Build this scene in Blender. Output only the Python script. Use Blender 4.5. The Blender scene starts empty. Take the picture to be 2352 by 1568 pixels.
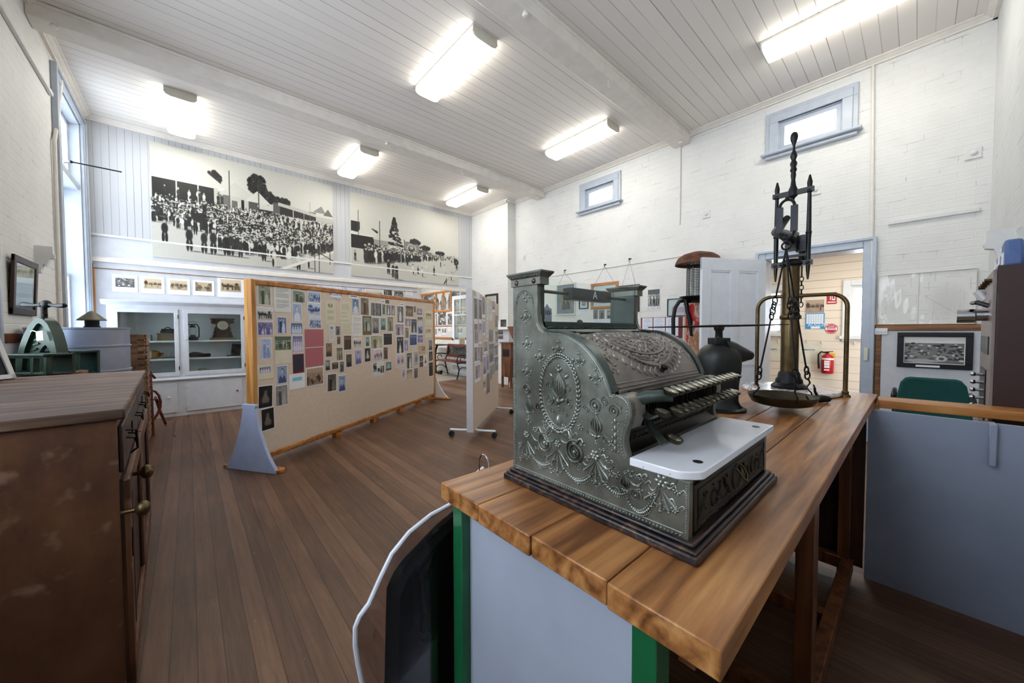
import bpy, math, random
import numpy as np
from mathutils import Vector, Matrix
PI = math.pi
random.seed(7)
C = bpy.context.scene.collection

# ------------------------------------------------------------------ camera geometry (frame taken as 2352 x 1568)
F = 831.0; YAW = math.radians(41.8); PITCH = math.radians(-1.75); ROLL = math.radians(-0.1)
CX, CY, H = 1176.0, 784.0, 1.28
FW = Vector((math.sin(YAW)*math.cos(PITCH), math.cos(YAW)*math.cos(PITCH), math.sin(PITCH)))
_r = Vector((math.cos(YAW), -math.sin(YAW), 0)); _u = _r.cross(FW)
RT = _r*math.cos(ROLL) + _u*math.sin(ROLL)
UP = -_r*math.sin(ROLL) + _u*math.cos(ROLL)
def ray(px, py): return FW + RT*((px-CX)/F) - UP*((py-CY)/F)
def on(px, py, axis, val):                     # the point of a picture position on the plane axis = val
    d = ray(px, py); c = Vector((0, 0, H)); t = (val - c[axis])/d[axis]
    return c + d*t
def onx(px, py, v): return on(px, py, 0, v)
def ony(px, py, v): return on(px, py, 1, v)
def onz(px, py, v): return on(px, py, 2, v)

cam = bpy.data.cameras.new('camera'); camo = bpy.data.objects.new('camera', cam); C.objects.link(camo)
cam.sensor_width = 36.0; cam.lens = F*36.0/2352.0; cam.clip_start = 0.02
M3 = Matrix((RT, UP, -FW)).transposed()
camo.matrix_world = Matrix.Translation((0, 0, H)) @ M3.to_4x4()
bpy.context.scene.camera = camo

class Plane:
    def __init__(s, O, U, N): s.O, s.U, s.N = Vector(O), Vector(U).normalized(), Vector(N).normalized(); s.Z = Vector((0, 0, 1))
    def pt(s, u, z, d=0): return s.O + s.U*u + s.Z*z + s.N*d
    def hit(s, px, py):
        d = ray(px, py); c = Vector((0, 0, H)); t = (s.O - c).dot(s.N)/d.dot(s.N); p = c + d*t - s.O
        return p.dot(s.U), p.z
    def rect(s, q):
        x0, y0, x1, y1 = q; xm, ym = (x0+x1)/2, (y0+y1)/2
        return s.hit(x0, ym)[0], s.hit(x1, ym)[0], s.hit(xm, y1)[1], s.hit(xm, y0)[1]

# ------------------------------------------------------------------ mesh builder
_er = random.Random(11)
def _ep(): return _er.uniform(.00003, .0004)   # keeps joined members from sharing a face exactly
class MB:
    def __init__(s): s.v, s.f, s.m = [], [], []
    def add(s, vs, fs, m=0):
        b = len(s.v); s.v += [tuple(p) for p in vs]; s.f += [[b+i for i in f] for f in fs]; s.m += [m]*len(fs); return s
    def box(s, x0, x1, y0, y1, z0, z1, m=0):
        e = _ep(); x0, x1 = min(x0, x1)-e, max(x0, x1)+e; y0, y1 = min(y0, y1)-e, max(y0, y1)+e; z0, z1 = min(z0, z1), max(z0, z1)+e
        return s.add([(x0,y0,z0),(x1,y0,z0),(x1,y1,z0),(x0,y1,z0),(x0,y0,z1),(x1,y0,z1),(x1,y1,z1),(x0,y1,z1)],
                     [(0,3,2,1),(4,5,6,7),(0,1,5,4),(1,2,6,5),(2,3,7,6),(3,0,4,7)], m)
    def obox(s, c, a, b, d, m=0):                # centre and three half-axis vectors
        c, a, b, d = Vector(c), Vector(a), Vector(b), Vector(d)
        if a.cross(b).dot(d) < 0: a = -a
        P = [c+a*i+b*j+d*k for k in (-1,1) for i, j in ((-1,-1),(1,-1),(1,1),(-1,1))]
        return s.add(P, [(0,3,2,1),(4,5,6,7),(0,1,5,4),(1,2,6,5),(2,3,7,6),(3,0,4,7)], m)
    def bar(s, p0, p1, w, h, up=(0,0,1), m=0):   # a beam between two points
        p0, p1 = Vector(p0), Vector(p1); d = p1-p0; n = d.normalized(); up = Vector(up)
        if abs(n.dot(up)) > .98: up = Vector((1,0,0))
        r = n.cross(up).normalized(); u = r.cross(n)
        return s.obox((p0+p1)/2, d/2, r*w/2, u*h/2, m)
    def tube(s, pts, r, n=8, closed=False, m=0):
        pts = [Vector(p) for p in pts]; k = len(pts)
        rs = r if isinstance(r, (list, tuple)) else [r]*k
        tang = []
        for i in range(k):
            a = pts[i-1] if (i or closed) else pts[i]; b = pts[(i+1) % k] if (i < k-1 or closed) else pts[i]
            t = (b-a); tang.append(t.normalized() if t.length > 1e-9 else Vector((0,0,1)))
        ref = Vector((0,0,1)) if abs(tang[0].z) < .9 else Vector((1,0,0))
        side = tang[0].cross(ref).normalized(); vs = []
        for i in range(k):
            side = (side - tang[i]*side.dot(tang[i]))
            side = side.normalized() if side.length > 1e-6 else tang[i].orthogonal().normalized()
            w = tang[i].cross(side)
            for j in range(n):
                an = 2*PI*j/n; vs.append(pts[i] + (side*math.cos(an) + w*math.sin(an))*rs[i])
        fs = []
        for i in range(k if closed else k-1):
            i2 = (i+1) % k
            for j in range(n): fs.append((i*n+j, i*n+(j+1)%n, i2*n+(j+1)%n, i2*n+j))
        if not closed: fs += [tuple(range(n-1,-1,-1)), tuple((k-1)*n+j for j in range(n))]
        return s.add(vs, fs, m)
    def cyl(s, p0, p1, r0, r1=None, n=16, m=0): return s.tube([p0, p1], [r0, r0 if r1 is None else r1], n, m=m)
    def lathe(s, prof, o=(0,0,0), n=24, m=0, ax=None):
        o = Vector(o)
        if ax is None: X, Y, Z = Vector((1,0,0)), Vector((0,1,0)), Vector((0,0,1))
        else:
            Z = Vector(ax).normalized(); X = Z.orthogonal().normalized(); Y = Z.cross(X)
        vs = [o + X*(r*math.cos(2*PI*j/n)) + Y*(r*math.sin(2*PI*j/n)) + Z*z for r, z in prof for j in range(n)]
        fs = [(i*n+j, i*n+(j+1)%n, (i+1)*n+(j+1)%n, (i+1)*n+j) for i in range(len(prof)-1) for j in range(n)]
        if prof[0][0] > 1e-5: fs.append(tuple(range(n-1,-1,-1)))
        if prof[-1][0] > 1e-5: fs.append(tuple((len(prof)-1)*n+j for j in range(n)))
        return s.add(vs, fs, m)
    def prism(s, poly, fn, d0, d1, m=0):         # polygon (a,b) swept along the third coordinate of fn(a,b,d)
        e = _ep(); d0, d1 = (d0-e, d1+e) if d1 > d0 else (d0+e, d1-e)
        k = len(poly); ar = sum(poly[i][0]*poly[(i+1)%k][1]-poly[(i+1)%k][0]*poly[i][1] for i in range(k))
        if ar < 0: poly = poly[::-1]
        vs = [fn(a,b,d0) for a,b in poly] + [fn(a,b,d1) for a,b in poly]
        fs = [tuple(range(k-1,-1,-1)), tuple(range(k,2*k))] + [(i,(i+1)%k,k+(i+1)%k,k+i) for i in range(k)]
        return s.add(vs, fs, m)
    def ball(s, c, r, n=12, k=8, sc=(1,1,1), m=0):
        c = Vector(c); vs = [c+Vector((0,0,-r*sc[2]))]
        for i in range(1,k):
            a = -PI/2+PI*i/k
            for j in range(n): vs.append(c+Vector((r*sc[0]*math.cos(a)*math.cos(2*PI*j/n), r*sc[1]*math.cos(a)*math.sin(2*PI*j/n), r*sc[2]*math.sin(a))))
        vs.append(c+Vector((0,0,r*sc[2]))); fs = [(0,1+(j+1)%n,1+j) for j in range(n)]
        for i in range(k-2):
            for j in range(n): fs.append((1+i*n+j,1+i*n+(j+1)%n,1+(i+1)*n+(j+1)%n,1+(i+1)*n+j))
        e = len(vs)-1; b = 1+(k-2)*n
        fs += [(b+j,b+(j+1)%n,e) for j in range(n)]
        return s.add(vs, fs, m)
    def dome(s, fn, a, b, ra, rb, h, rot=0, n=10, m=0):   # a raised oval on the surface fn(a,b,height)
        ca, sa = math.cos(rot), math.sin(rot); vs = []
        for rr, hh in ((1,0),(.82,.6),(.45,.92)):
            for j in range(n):
                x, y = ra*rr*math.cos(2*PI*j/n), rb*rr*math.sin(2*PI*j/n)
                vs.append(fn(a+x*ca-y*sa, b+x*sa+y*ca, h*hh))
        vs.append(fn(a,b,h)); fs = []
        for i in range(2):
            for j in range(n): fs.append((i*n+j,i*n+(j+1)%n,(i+1)*n+(j+1)%n,(i+1)*n+j))
        fs += [(2*n+j,2*n+(j+1)%n,3*n) for j in range(n)]
        return s.add(vs, fs, m)
    def rail(s, fn, pts, w, h, m=0):             # a raised cord on the surface; w, h may vary along it
        k = len(pts); vs = []
        ws = w if isinstance(w, (list, tuple)) else [w]*k; hs = h if isinstance(h, (list, tuple)) else [h]*k
        for i in range(k):
            p, q = pts[max(0,i-1)], pts[min(k-1,i+1)]; dx, dy = q[0]-p[0], q[1]-p[1]; L = math.hypot(dx,dy) or 1
            nx, ny = -dy/L, dx/L
            for t, hh in ((-1,0),(-.6,.8),(0,1),(.6,.8),(1,0)): vs.append(fn(pts[i][0]+nx*ws[i]*t, pts[i][1]+ny*ws[i]*t, hs[i]*hh))
        fs = [(i*5+j,(i+1)*5+j,(i+1)*5+j+1,i*5+j+1) for i in range(k-1) for j in range(4)]
        return s.add(vs, fs, m)
    def grid(s, fn, nu, nv, m=0):
        vs = [fn(i/nu, j/nv) for j in range(nv+1) for i in range(nu+1)]
        fs = [(j*(nu+1)+i, j*(nu+1)+i+1, (j+1)*(nu+1)+i+1, (j+1)*(nu+1)+i) for j in range(nv) for i in range(nu)]
        return s.add(vs, fs, m)
    def xf(s, M): s.v = [tuple(M @ Vector(p)) for p in s.v]; return s

def arc(c, r, a0, a1, n, fn=lambda x, y: (x, y)):
    return [fn(c[0]+r*math.cos(a0+(a1-a0)*i/n), c[1]+r*math.sin(a0+(a1-a0)*i/n)) for i in range(n+1)]

def obj(name, mb, mat, parent=None, bevel=0, flat=False, kind=None, label=None, ang=38, solid=0):
    me = bpy.data.meshes.new(name); me.from_pydata(mb.v, [], mb.f)
    for mm in (mat if isinstance(mat, (list, tuple)) else [mat]): me.materials.append(mm)
    if any(mb.m): me.polygons.foreach_set('material_index', mb.m)
    if not flat:
        me.polygons.foreach_set('use_smooth', [True]*len(me.polygons)); me.set_sharp_from_angle(angle=math.radians(ang))
    me.update()
    o = bpy.data.objects.new(name, me); C.objects.link(o)
    if parent: o.parent = parent
    if solid:
        s_ = o.modifiers.new('thickness','SOLIDIFY'); s_.thickness = solid; s_.offset = 0
    if bevel:
        b = o.modifiers.new('edge','BEVEL'); b.width = bevel; b.segments = 2; b.limit_method = 'ANGLE'; b.angle_limit = math.radians(40)
    if kind: o['kind'] = kind
    if label: o['label'] = label
    return o
def tag(o, label, cat, group=None):
    o['label'] = label; o['category'] = cat
    if group: o['group'] = group
    return o
def thing(name, label, cat, loc=(0,0,0), rotz=0, group=None):
    o = bpy.data.objects.new(name, None); C.objects.link(o); o.location = loc; o.rotation_euler = (0,0,rotz); o.empty_display_size = .05
    return tag(o, label, cat, group)
def single(name, mb, mat, label, cat, group=None, **k):   # a thing that is one mesh, its origin at its base
    xs, ys, zs = zip(*mb.v); c = Vector(((min(xs)+max(xs))/2, (min(ys)+max(ys))/2, min(zs)))
    mb.v = [tuple(Vector(p)-c) for p in mb.v]
    o = obj(name, mb, mat, **k); o.location = c
    return tag(o, label, cat, group)
def struct(name, mb, mat, parent=None, **k): return obj(name, mb, mat, parent, kind='structure', **k)
def dup(root, loc, label, rotz=None):
    r = root.copy(); C.objects.link(r); r.location = loc; r['label'] = label
    if rotz is not None: r.rotation_euler = (0,0,rotz)
    for ch in root.children:
        c = ch.copy(); C.objects.link(c); c.parent = r
        for g in ch.children:
            d = g.copy(); C.objects.link(d); d.parent = c
    return r
def lettering(txt, size, mat, M, parent=None, name='lettering', align='CENTER', ext=.0004):
    cu = bpy.data.curves.new(name, 'FONT'); cu.body = txt; cu.size = size; cu.align_x = align; cu.align_y = 'CENTER'; cu.extrude = ext; cu.resolution_u = 3
    t = bpy.data.objects.new('tmp', cu); C.objects.link(t)
    dg = bpy.context.evaluated_depsgraph_get(); me = bpy.data.meshes.new_from_object(t.evaluated_get(dg))
    bpy.data.objects.remove(t); bpy.data.curves.remove(cu)
    me.materials.clear(); me.materials.append(mat)
    me.transform(M)
    o = bpy.data.objects.new(name, me); C.objects.link(o)
    if parent: o.parent = parent
    return o
def frameM(o, x, y):                             # matrix with given origin, x axis, y axis
    x, y = Vector(x).normalized(), Vector(y).normalized(); z = x.cross(y)
    m = Matrix((x, y, z)).transposed().to_4x4(); m.translation = Vector(o); return m

# ------------------------------------------------------------------ materials
def lin(c): return tuple(((v/255)/12.92 if v/255 <= .04045 else (((v/255)+.055)/1.055)**2.4) for v in c) + (1,)
class T:
    def __init__(s, name):
        s.mat = bpy.data.materials.new(name); s.mat.use_nodes = True; s.t = s.mat.node_tree; s.b = s.t.nodes['Principled BSDF']
        s.co = s.n('ShaderNodeTexCoord').outputs['Object']
    def n(s, typ, ins=None, **pr):
        d = s.t.nodes.new(typ)
        for k, v in pr.items(): setattr(d, k, v)
        for k, v in (ins or {}).items():
            if isinstance(v, bpy.types.NodeSocket): s.t.links.new(v, d.inputs[k])
            else: d.inputs[k].default_value = v
        return d
    def set(s, **k):
        for a, v in k.items():
            a = {'color':'Base Color','rough':'Roughness','metal':'Metallic','normal':'Normal','emit':'Emission Color','es':'Emission Strength','spec':'Specular IOR Level','alpha':'Alpha','trans':'Transmission Weight','coat':'Coat Weight'}[a]
            if isinstance(v, bpy.types.NodeSocket): s.t.links.new(v, s.b.inputs[a])
            else: s.b.inputs[a].default_value = v
        return s
    def math(s, op, a, b=0.0, c=0.0):
        return s.n('ShaderNodeMath', {0:a, 1:b, 2:c}, operation=op).outputs[0]
    def noise(s, scale, vec=None, detail=4, rough=.55, out=0, dist=0.0):
        return s.n('ShaderNodeTexNoise', {'Vector': vec or s.co, 'Scale': scale, 'Detail': detail, 'Roughness': rough, 'Distortion': dist}).outputs[out]
    def map(s, scale=(1,1,1), rot=(0,0,0), loc=(0,0,0), vec=None):
        return s.n('ShaderNodeMapping', {'Vector': vec or s.co, 'Scale': scale, 'Rotation': rot, 'Location': loc}).outputs[0]
    def ramp(s, fac, stops, interp='LINEAR'):
        r = s.n('ShaderNodeValToRGB', {'Fac': fac}); e = r.color_ramp.elements; r.color_ramp.interpolation = interp
        while len(e) < len(stops): e.new(.5)
        for i, (p, c) in enumerate(stops): e[i].position = p; e[i].color = c if len(c) == 4 else lin(c)
        return r.outputs['Color']
    def mix(s, f, a, b, blend='MIX'):
        d = s.n('ShaderNodeMix', {}, data_type='RGBA', blend_type=blend)
        for k, v in ((0,f),(6,a),(7,b)):
            if isinstance(v, bpy.types.NodeSocket): s.t.links.new(v, d.inputs[k])
            else: d.inputs[k].default_value = v
        return d.outputs[2]
    def bump(s, h, strength=.3, dist=.01, nrm=None):
        i = {'Height': h, 'Strength': strength, 'Distance': dist}
        if nrm: i['Normal'] = nrm
        return s.n('ShaderNodeBump', i).outputs[0]
    def xyz(s, vec=None):
        o = s.n('ShaderNodeSeparateXYZ', {0: vec or s.co}).outputs; return o[0], o[1], o[2]
    def comb(s, x, y, z=0.0): return s.n('ShaderNodeCombineXYZ', {0:x,1:y,2:z}).outputs[0]

def plain(name, col, rough=.6, metal=0, var=.06, scale=9, bump=.0, spec=.5, coat=0):
    t = T(name); c = lin(col); nz = t.noise(scale)
    d = tuple(max(0,v*(1-var*2.2)) for v in c[:3])+(1,); l = tuple(min(1,v*(1+var)) for v in c[:3])+(1,)
    t.set(color=t.ramp(nz, [(.3,d),(.7,l)]), rough=rough, metal=metal, spec=spec, coat=coat)
    if bump: t.set(normal=t.bump(t.noise(scale*6, detail=6), bump, .004))
    return t.mat
def wood(name, cols, axis=0, scale=1.0, rough=.5, ring=18, bump=.08, stain=.35):
    t = T(name); sc = [7*scale]*3; sc[axis] = .45*scale
    v = t.map(tuple(sc)); nz = t.noise(2.2, v, 6, .6, dist=.5); fine = t.noise(9, v, 3, .5)
    rings = t.math('PINGPONG', t.math('MULTIPLY', t.noise(.7, v, 2, .4), ring), .5)
    g = t.math('ADD', t.math('ADD', t.math('MULTIPLY', nz, .52), t.math('MULTIPLY', fine, .28)), t.math('MULTIPLY', rings, .36))
    c = t.ramp(g, [(.34, cols[0]), (.5, cols[1]), (.66, cols[2])])
    st = t.ramp(t.noise(2.5*scale, detail=4), [(.35, (150,130,115)), (.6, (255,255,255))])
    c = t.mix(stain, c, st, 'MULTIPLY')
    t.set(color=c, rough=t.math('ADD', t.math('MULTIPLY', nz, .25), rough-.12), normal=t.bump(g, bump, .003))
    return t.mat
def glass(name, tint=(255,255,255), refl=.06, rough=.0, k=.35):
    m = bpy.data.materials.new(name); m.use_nodes = True; t = m.node_tree; t.nodes.clear()
    o = t.nodes.new('ShaderNodeOutputMaterial'); mx = t.nodes.new('ShaderNodeMixShader'); a = t.nodes.new('ShaderNodeBsdfTransparent'); g = t.nodes.new('ShaderNodeBsdfGlossy')
    a.inputs['Color'].default_value = lin(tint); g.inputs['Roughness'].default_value = rough
    lw = t.nodes.new('ShaderNodeLayerWeight'); lw.inputs['Blend'].default_value = .25
    mt = t.nodes.new('ShaderNodeMath'); mt.operation = 'MULTIPLY_ADD'; mt.inputs[1].default_value = k; mt.inputs[2].default_value = refl*.5
    t.links.new(lw.outputs['Fresnel'], mt.inputs[0]); t.links.new(mt.outputs[0], mx.inputs[0])
    t.links.new(a.outputs[0], mx.inputs[1]); t.links.new(g.outputs[0], mx.inputs[2]); t.links.new(mx.outputs[0], o.inputs['Surface'])
    return m
def brick(name, ax, base=(237,236,233)):
    t = T(name); x, y, z = t.xyz(); v = t.comb(y if ax == 0 else x, z)
    wob = t.noise(1.7, v, 2); v2 = t.n('ShaderNodeVectorMath', {0: v, 1: t.n('ShaderNodeVectorMath', {0: t.noise(3, v, 2, out=1), 'Scale': .012}, operation='SCALE').outputs[0]}, operation='ADD').outputs[0]
    br = t.n('ShaderNodeTexBrick', {'Vector': v2, 'Scale': 1.0, 'Mortar Size': .006, 'Mortar Smooth': .6, 'Brick Width': .235, 'Row Height': .084, 'Color1': (1,1,1,1), 'Color2': (.93,.93,.93,1), 'Mortar': (.0,.0,.0,1)})
    fac = br.outputs['Fac']; soft = t.noise(26, v, 5, .6)
    b = lin(base); d = tuple(k*.93 for k in b[:3])+(1,)
    c = t.ramp(t.noise(2.6, v, 5, .6), [(.25, d), (.6, b)])
    patch = t.ramp(t.noise(3.4, t.map((1,2.2,1), vec=v), 3), [(.57,(0,0,0)),(.74,(255,255,255))])
    crack = t.math('MULTIPLY', t.math('MULTIPLY', fac, patch), .45)
    c = t.mix(crack, c, lin((120,112,100)))
    hgt = t.math('SUBTRACT', t.math('MULTIPLY', soft, .35), fac)
    t.set(color=c, rough=.62, normal=t.bump(hgt, .38, .006)); return t.mat
def boards(name, coord, pitch, col, line=(110,104,98), gap=.05, rough=.5, peel=False, phase=0.0):
    t = T(name); xyz = t.xyz(); q = t.math('ADD', t.math('DIVIDE', xyz[coord], pitch), phase+100.0)
    fr = t.math('FRACT', q); idn = t.math('FLOOR', q)
    e = t.math('MINIMUM', fr, t.math('SUBTRACT', 1.0, fr))
    ln = t.math('LESS_THAN', e, gap/2)
    wn = t.n('ShaderNodeTexWhiteNoise', {'W': idn}, noise_dimensions='1D').outputs['Value']
    long = t.noise(1.3, t.map(tuple(.4 if i != coord else 9 for i in range(3))), 3)
    c = lin(col); a = tuple(k*.9 for k in c[:3])+(1,)
    cc = t.mix(t.math('MULTIPLY', wn, .6), c, a)
    cc = t.mix(t.math('MULTIPLY', t.noise(1.1, detail=3), .25), cc, tuple(k*.8 for k in c[:3])+(1,))
    lf = t.math('MULTIPLY', ln, t.ramp(long, [(.3,(60,60,60)),(.7,(255,255,255))]))
    cc = t.mix(lf, cc, lin(line))
    h = t.math('MULTIPLY', t.math('GREATER_THAN', e, gap/2), 1.0)
    nr = t.bump(h, .5, .004)
    if peel:
        pl = t.ramp(t.noise(9, t.map((.55,1.4,1)), 5, .65), [(.68,(0,0,0)),(.70,(255,255,255))])
        nr = t.bump(pl, .5, .003, nr)
    t.set(color=cc, rough=rough, normal=nr); return t.mat

M = {}
M['wall_x'] = brick('painted brick across x', 0); M['wall_y'] = brick('painted brick across y', 1, (228,229,228))
M['ceiling'] = boards('painted ceiling boards', 1, .125, (244,238,232), line=(128,120,114), gap=.055, peel=True, phase=.49)
M['vboards'] = boards('painted lining boards', 0, .0785, (203,205,209), line=(108,104,100), gap=.07, phase=.12)
M['weather'] = boards('cream weatherboards', 2, .135, (243,226,203), line=(170,150,128), gap=.07)
M['weather2'] = boards('cream ceiling boards', 1, .12, (238,222,198), line=(180,160,138), gap=.06)
M['paint'] = plain('white paint', (231,231,229), .45, var=.03)
M['cream'] = plain('cream white paint', (240,234,226), .5, var=.03)
M['lower'] = plain('pale blue grey wall lining', (212,214,221), .55, var=.03)
M['cupb'] = plain('white gloss cupboard paint', (226,231,240), .32, var=.03)
M['trimblue'] = plain('pale blue grey gloss trim', (186,196,210), .3, var=.04)
M['trimblue2'] = plain('pale grey blue window trim', (192,200,212), .3, var=.04)
M['door'] = plain('white gloss door paint', (226,232,242), .3, var=.02)
M['pane'] = glass('window glass')
M['clear'] = glass('clear glass sheet', (246,250,249), .05)
M['plastic'] = glass('clear plastic film', (222,214,212), .06, .14, .2)
def floor_mat():
    t = T('worn timber floorboards'); x, y, z = t.xyz(); q = t.math('ADD', t.math('DIVIDE', x, .0815), 100.0)
    fr = t.math('FRACT', q); e = t.math('MINIMUM', fr, t.math('SUBTRACT', 1.0, fr)); ln = t.math('LESS_THAN', e, .022)
    wn = t.n('ShaderNodeTexWhiteNoise', {'W': t.math('FLOOR', q)}, noise_dimensions='1D').outputs['Value']
    g = t.noise(2, t.map((22, 1.1, 1)), 6, .65)
    c = t.ramp(t.math('ADD', t.math('MULTIPLY', g, .75), t.math('MULTIPLY', wn, .25)), [(.25, (80,54,38)), (.5, (114,81,58)), (.8, (144,107,80))])
    st = t.ramp(t.noise(.9, detail=5), [(.3, (170,160,150)), (.65, (255,255,255))])
    c = t.mix(.7, c, st, 'MULTIPLY')
    spot = t.ramp(t.noise(7, detail=2), [(.70, (0,0,0)), (.76, (255,255,255))])
    c = t.mix(t.math('MULTIPLY', spot, .45), c, lin((62,48,40)))
    speck = t.ramp(t.noise(34, detail=1), [(.80, (0,0,0)), (.83, (255,255,255))])
    c = t.mix(t.math('MULTIPLY', speck, .5), c, lin((190,175,160)))
    c = t.mix(t.math('MULTIPLY', ln, .75), c, lin((44,30,22)))
    t.set(color=c, rough=t.math('ADD', t.math('MULTIPLY', g, .2), .38), normal=t.bump(t.math('SUBTRACT', t.math('MULTIPLY', g, .3), ln), .25, .004)); return t.mat
M['floor'] = floor_mat()
M['annexfloor'] = plain('grey annex floor', (150,142,134), .5, var=.08, scale=4)
M['pine'] = wood('oiled pine counter boards', [(112,68,34), (164,108,60), (196,142,86)], 0, 1.6, .34, 9)
M['pine_y'] = wood('orange stained pine', [(150,92,38), (186,122,60), (206,146,84)], 1, 1.0, .35, 8, stain=.15)
M['pine_x'] = wood('orange stained pine rail', [(150,92,38), (186,122,60), (206,146,84)], 0, 1.0, .35, 8, stain=.15)
M['pine_z'] = wood('orange stained pine post', [(170,112,52), (206,146,78), (222,168,100)], 2, 1.0, .35, 8, stain=.12)
M['brownwood'] = wood('brown varnished timber', [(78,44,24), (120,72,40), (142,92,56)], 2, 1.0, .4, 9)
M['brownrail'] = wood('brown varnished rail', [(104,66,34), (146,98,56), (168,118,74)], 1, 1.0, .45, 7)
M['darkwood'] = wood('dark stained timber', [(30,16,10), (52,28,16), (74,42,26)], 2, 1.0, .45, 9)
M['mould'] = wood('worn dark base moulding', [(18,16,22), (44,34,34), (108,78,62)], 0, 2.4, .35, 12, stain=.2)
M['black'] = plain('black iron paint', (22,23,26), .38, .3, .1)
M['iron'] = plain('dark iron', (38,38,42), .42, .75, .12)
M['deepgreen'] = plain('very dark green cast iron', (7,15,14), .45, .1, .1)
M['pressgreen'] = plain('green machine paint', (34,58,44), .38, .15, .12, 14)
M['pressgreen2'] = plain('teal green machine paint', (24,64,56), .38, .15, .1)
M['legreen'] = plain('bright green paint', (22,98,58), .32, 0, .08)
M['brass'] = plain('tarnished brass', (100,82,54), .36, .85, .2, 16)
M['brassdark'] = plain('dark tarnished brass', (72,66,52), .38, .85, .2, 16)
M['chrome'] = plain('bright steel', (190,192,196), .2, 1, .05)
M['zinc'] = plain('galvanised tank sheet', (150,160,180), .36, .6, .06, 5, bump=.06)
M['zincdark'] = plain('dull zinc sheet', (112,108,94), .5, .4, .1)
M['marble'] = plain('white marble', (232,232,238), .16, 0, .02, 5, coat=.2)
def veined():
    t = T('veined marble'); v = t.noise(9, detail=6, dist=1.6); e = t.math('ABSOLUTE', t.math('SUBTRACT', v, .5))
    t.set(color=t.ramp(e, [(.0,(120,110,110)),(.05,(225,222,222)),(.2,(238,237,238))]), rough=.18); return t.mat
M['veined'] = veined()
def shaded_patina(name, c0, c1, c2, metal=.55, rough=.38, lo=.12, hi=.62):
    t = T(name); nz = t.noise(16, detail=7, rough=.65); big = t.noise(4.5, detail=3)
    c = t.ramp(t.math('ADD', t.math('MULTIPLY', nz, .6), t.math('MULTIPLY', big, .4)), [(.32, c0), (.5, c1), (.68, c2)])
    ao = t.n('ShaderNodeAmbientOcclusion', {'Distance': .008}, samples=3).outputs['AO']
    c = t.mix(t.ramp(ao, [(lo,(255,255,255)),(hi,(0,0,0))]), c, lin((44,46,38)))  # crevice shade from ambient occlusion, mixed into the casting colour
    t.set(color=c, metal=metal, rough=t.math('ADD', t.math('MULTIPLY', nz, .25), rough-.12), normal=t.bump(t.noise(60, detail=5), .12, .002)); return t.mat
M['reg'] = shaded_patina('grey green nickel casting', (76,75,66), (111,112,103), (140,143,136))
M['regrel'] = shaded_patina('bright nickel relief', (112,116,106), (154,159,152), (184,188,182), .75, .30, .0, .35)
M['reglid'] = shaded_patina('dusty brown nickel casting', (104,96,90), (138,129,122), (160,150,142), .35, .5)
M['lidrel'] = shaded_patina('worn lid relief', (116,108,102), (152,144,137), (174,167,160), .5, .42, .0, .4)
M['regdark'] = shaded_patina('dark bronze casting', (24,21,16), (44,39,31), (62,56,42), .5, .42)
M['regrim'] = shaded_patina('dark green metal rim', (40,50,46), (66,78,74), (92,100,92), .6, .36)
M['keytop'] = plain('pale key cap', (140,138,118), .22, .6, .3, 40)
M['fabric'] = plain('beige felt', (226,208,190), .9, 0, .03, 30, bump=.1, spec=.2)
M['fabric2'] = plain('pale grey felt edge', (204,196,196), .9, 0, .03, 30, bump=.1, spec=.2)
M['wedge'] = plain('pale lavender blue paint', (176,186,216), .5, 0, .04)
M['paper'] = plain('white photo paper', (246,246,250), .38, 0, .01)
M['cream_paper'] = plain('cream card', (230,222,200), .6, 0, .05)
M['partition'] = plain('blue grey partition paint', (150,158,178), .5, 0, .05, 3)
M['endpanel'] = plain('pale blue grey counter end panel', (168,174,190), .5, 0, .05, 4)
M['maroon'] = plain('dark maroon cabinet paint', (52,24,20), .5, 0, .1, 4)
M['teal'] = plain('teal green upholstery', (14,78,76), .85, 0, .08, 40)
M['bluebox'] = plain('blue card box', (84,108,160), .55, 0, .06)
M['white_plastic'] = plain('white plastic', (232,234,238), .3, 0, .01)
M['fit'] = plain('cream light fitting', (222,218,204), .4, 0, .03)
M['rust'] = plain('rusty brown tin', (104,58,36), .62, .2, .3, 12)
def rustred():
    t = T('flaking red paint over rust'); n = t.noise(5, t.map((1,1,.35)), 7, .7)
    t.set(color=t.ramp(n, [(.34,(178,32,34)),(.47,(182,40,38)),(.5,(206,196,186)),(.56,(150,92,56)),(.62,(190,150,110))]), rough=.55); return t.mat
M['rustred'] = rustred()
M['rubber'] = plain('black rubber', (18,18,20), .6)
M['red'] = plain('red paint', (190,28,32), .3, 0, .04)
M['ink'] = plain('black ink', (14,14,20), .5, 0, 0)
M['blueink'] = plain('navy ink', (52,58,120), .5, 0, 0)
M['white'] = plain('white print', (240,240,240), .5, 0, 0)
M['yellow'] = plain('yellow print', (230,180,40), .5, 0, 0)
M['skyblue'] = plain('blue print', (60,150,205), .5, 0, .02)
M['suit'] = plain('black suit cloth', (9,10,13), .85, 0, .15, 6, spec=.2)
M['piping'] = plain('white piping', (226,228,238), .4, 0, .03)
M['crate'] = wood('weathered slat timber', [(98,72,52), (140,108,80), (166,134,104)], 0, 2.0, .7, 6)
M['redbrown'] = wood('red brown varnished chair timber', [(60,20,14), (104,40,24), (126,56,34)], 2, 1.5, .35, 6)
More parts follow.
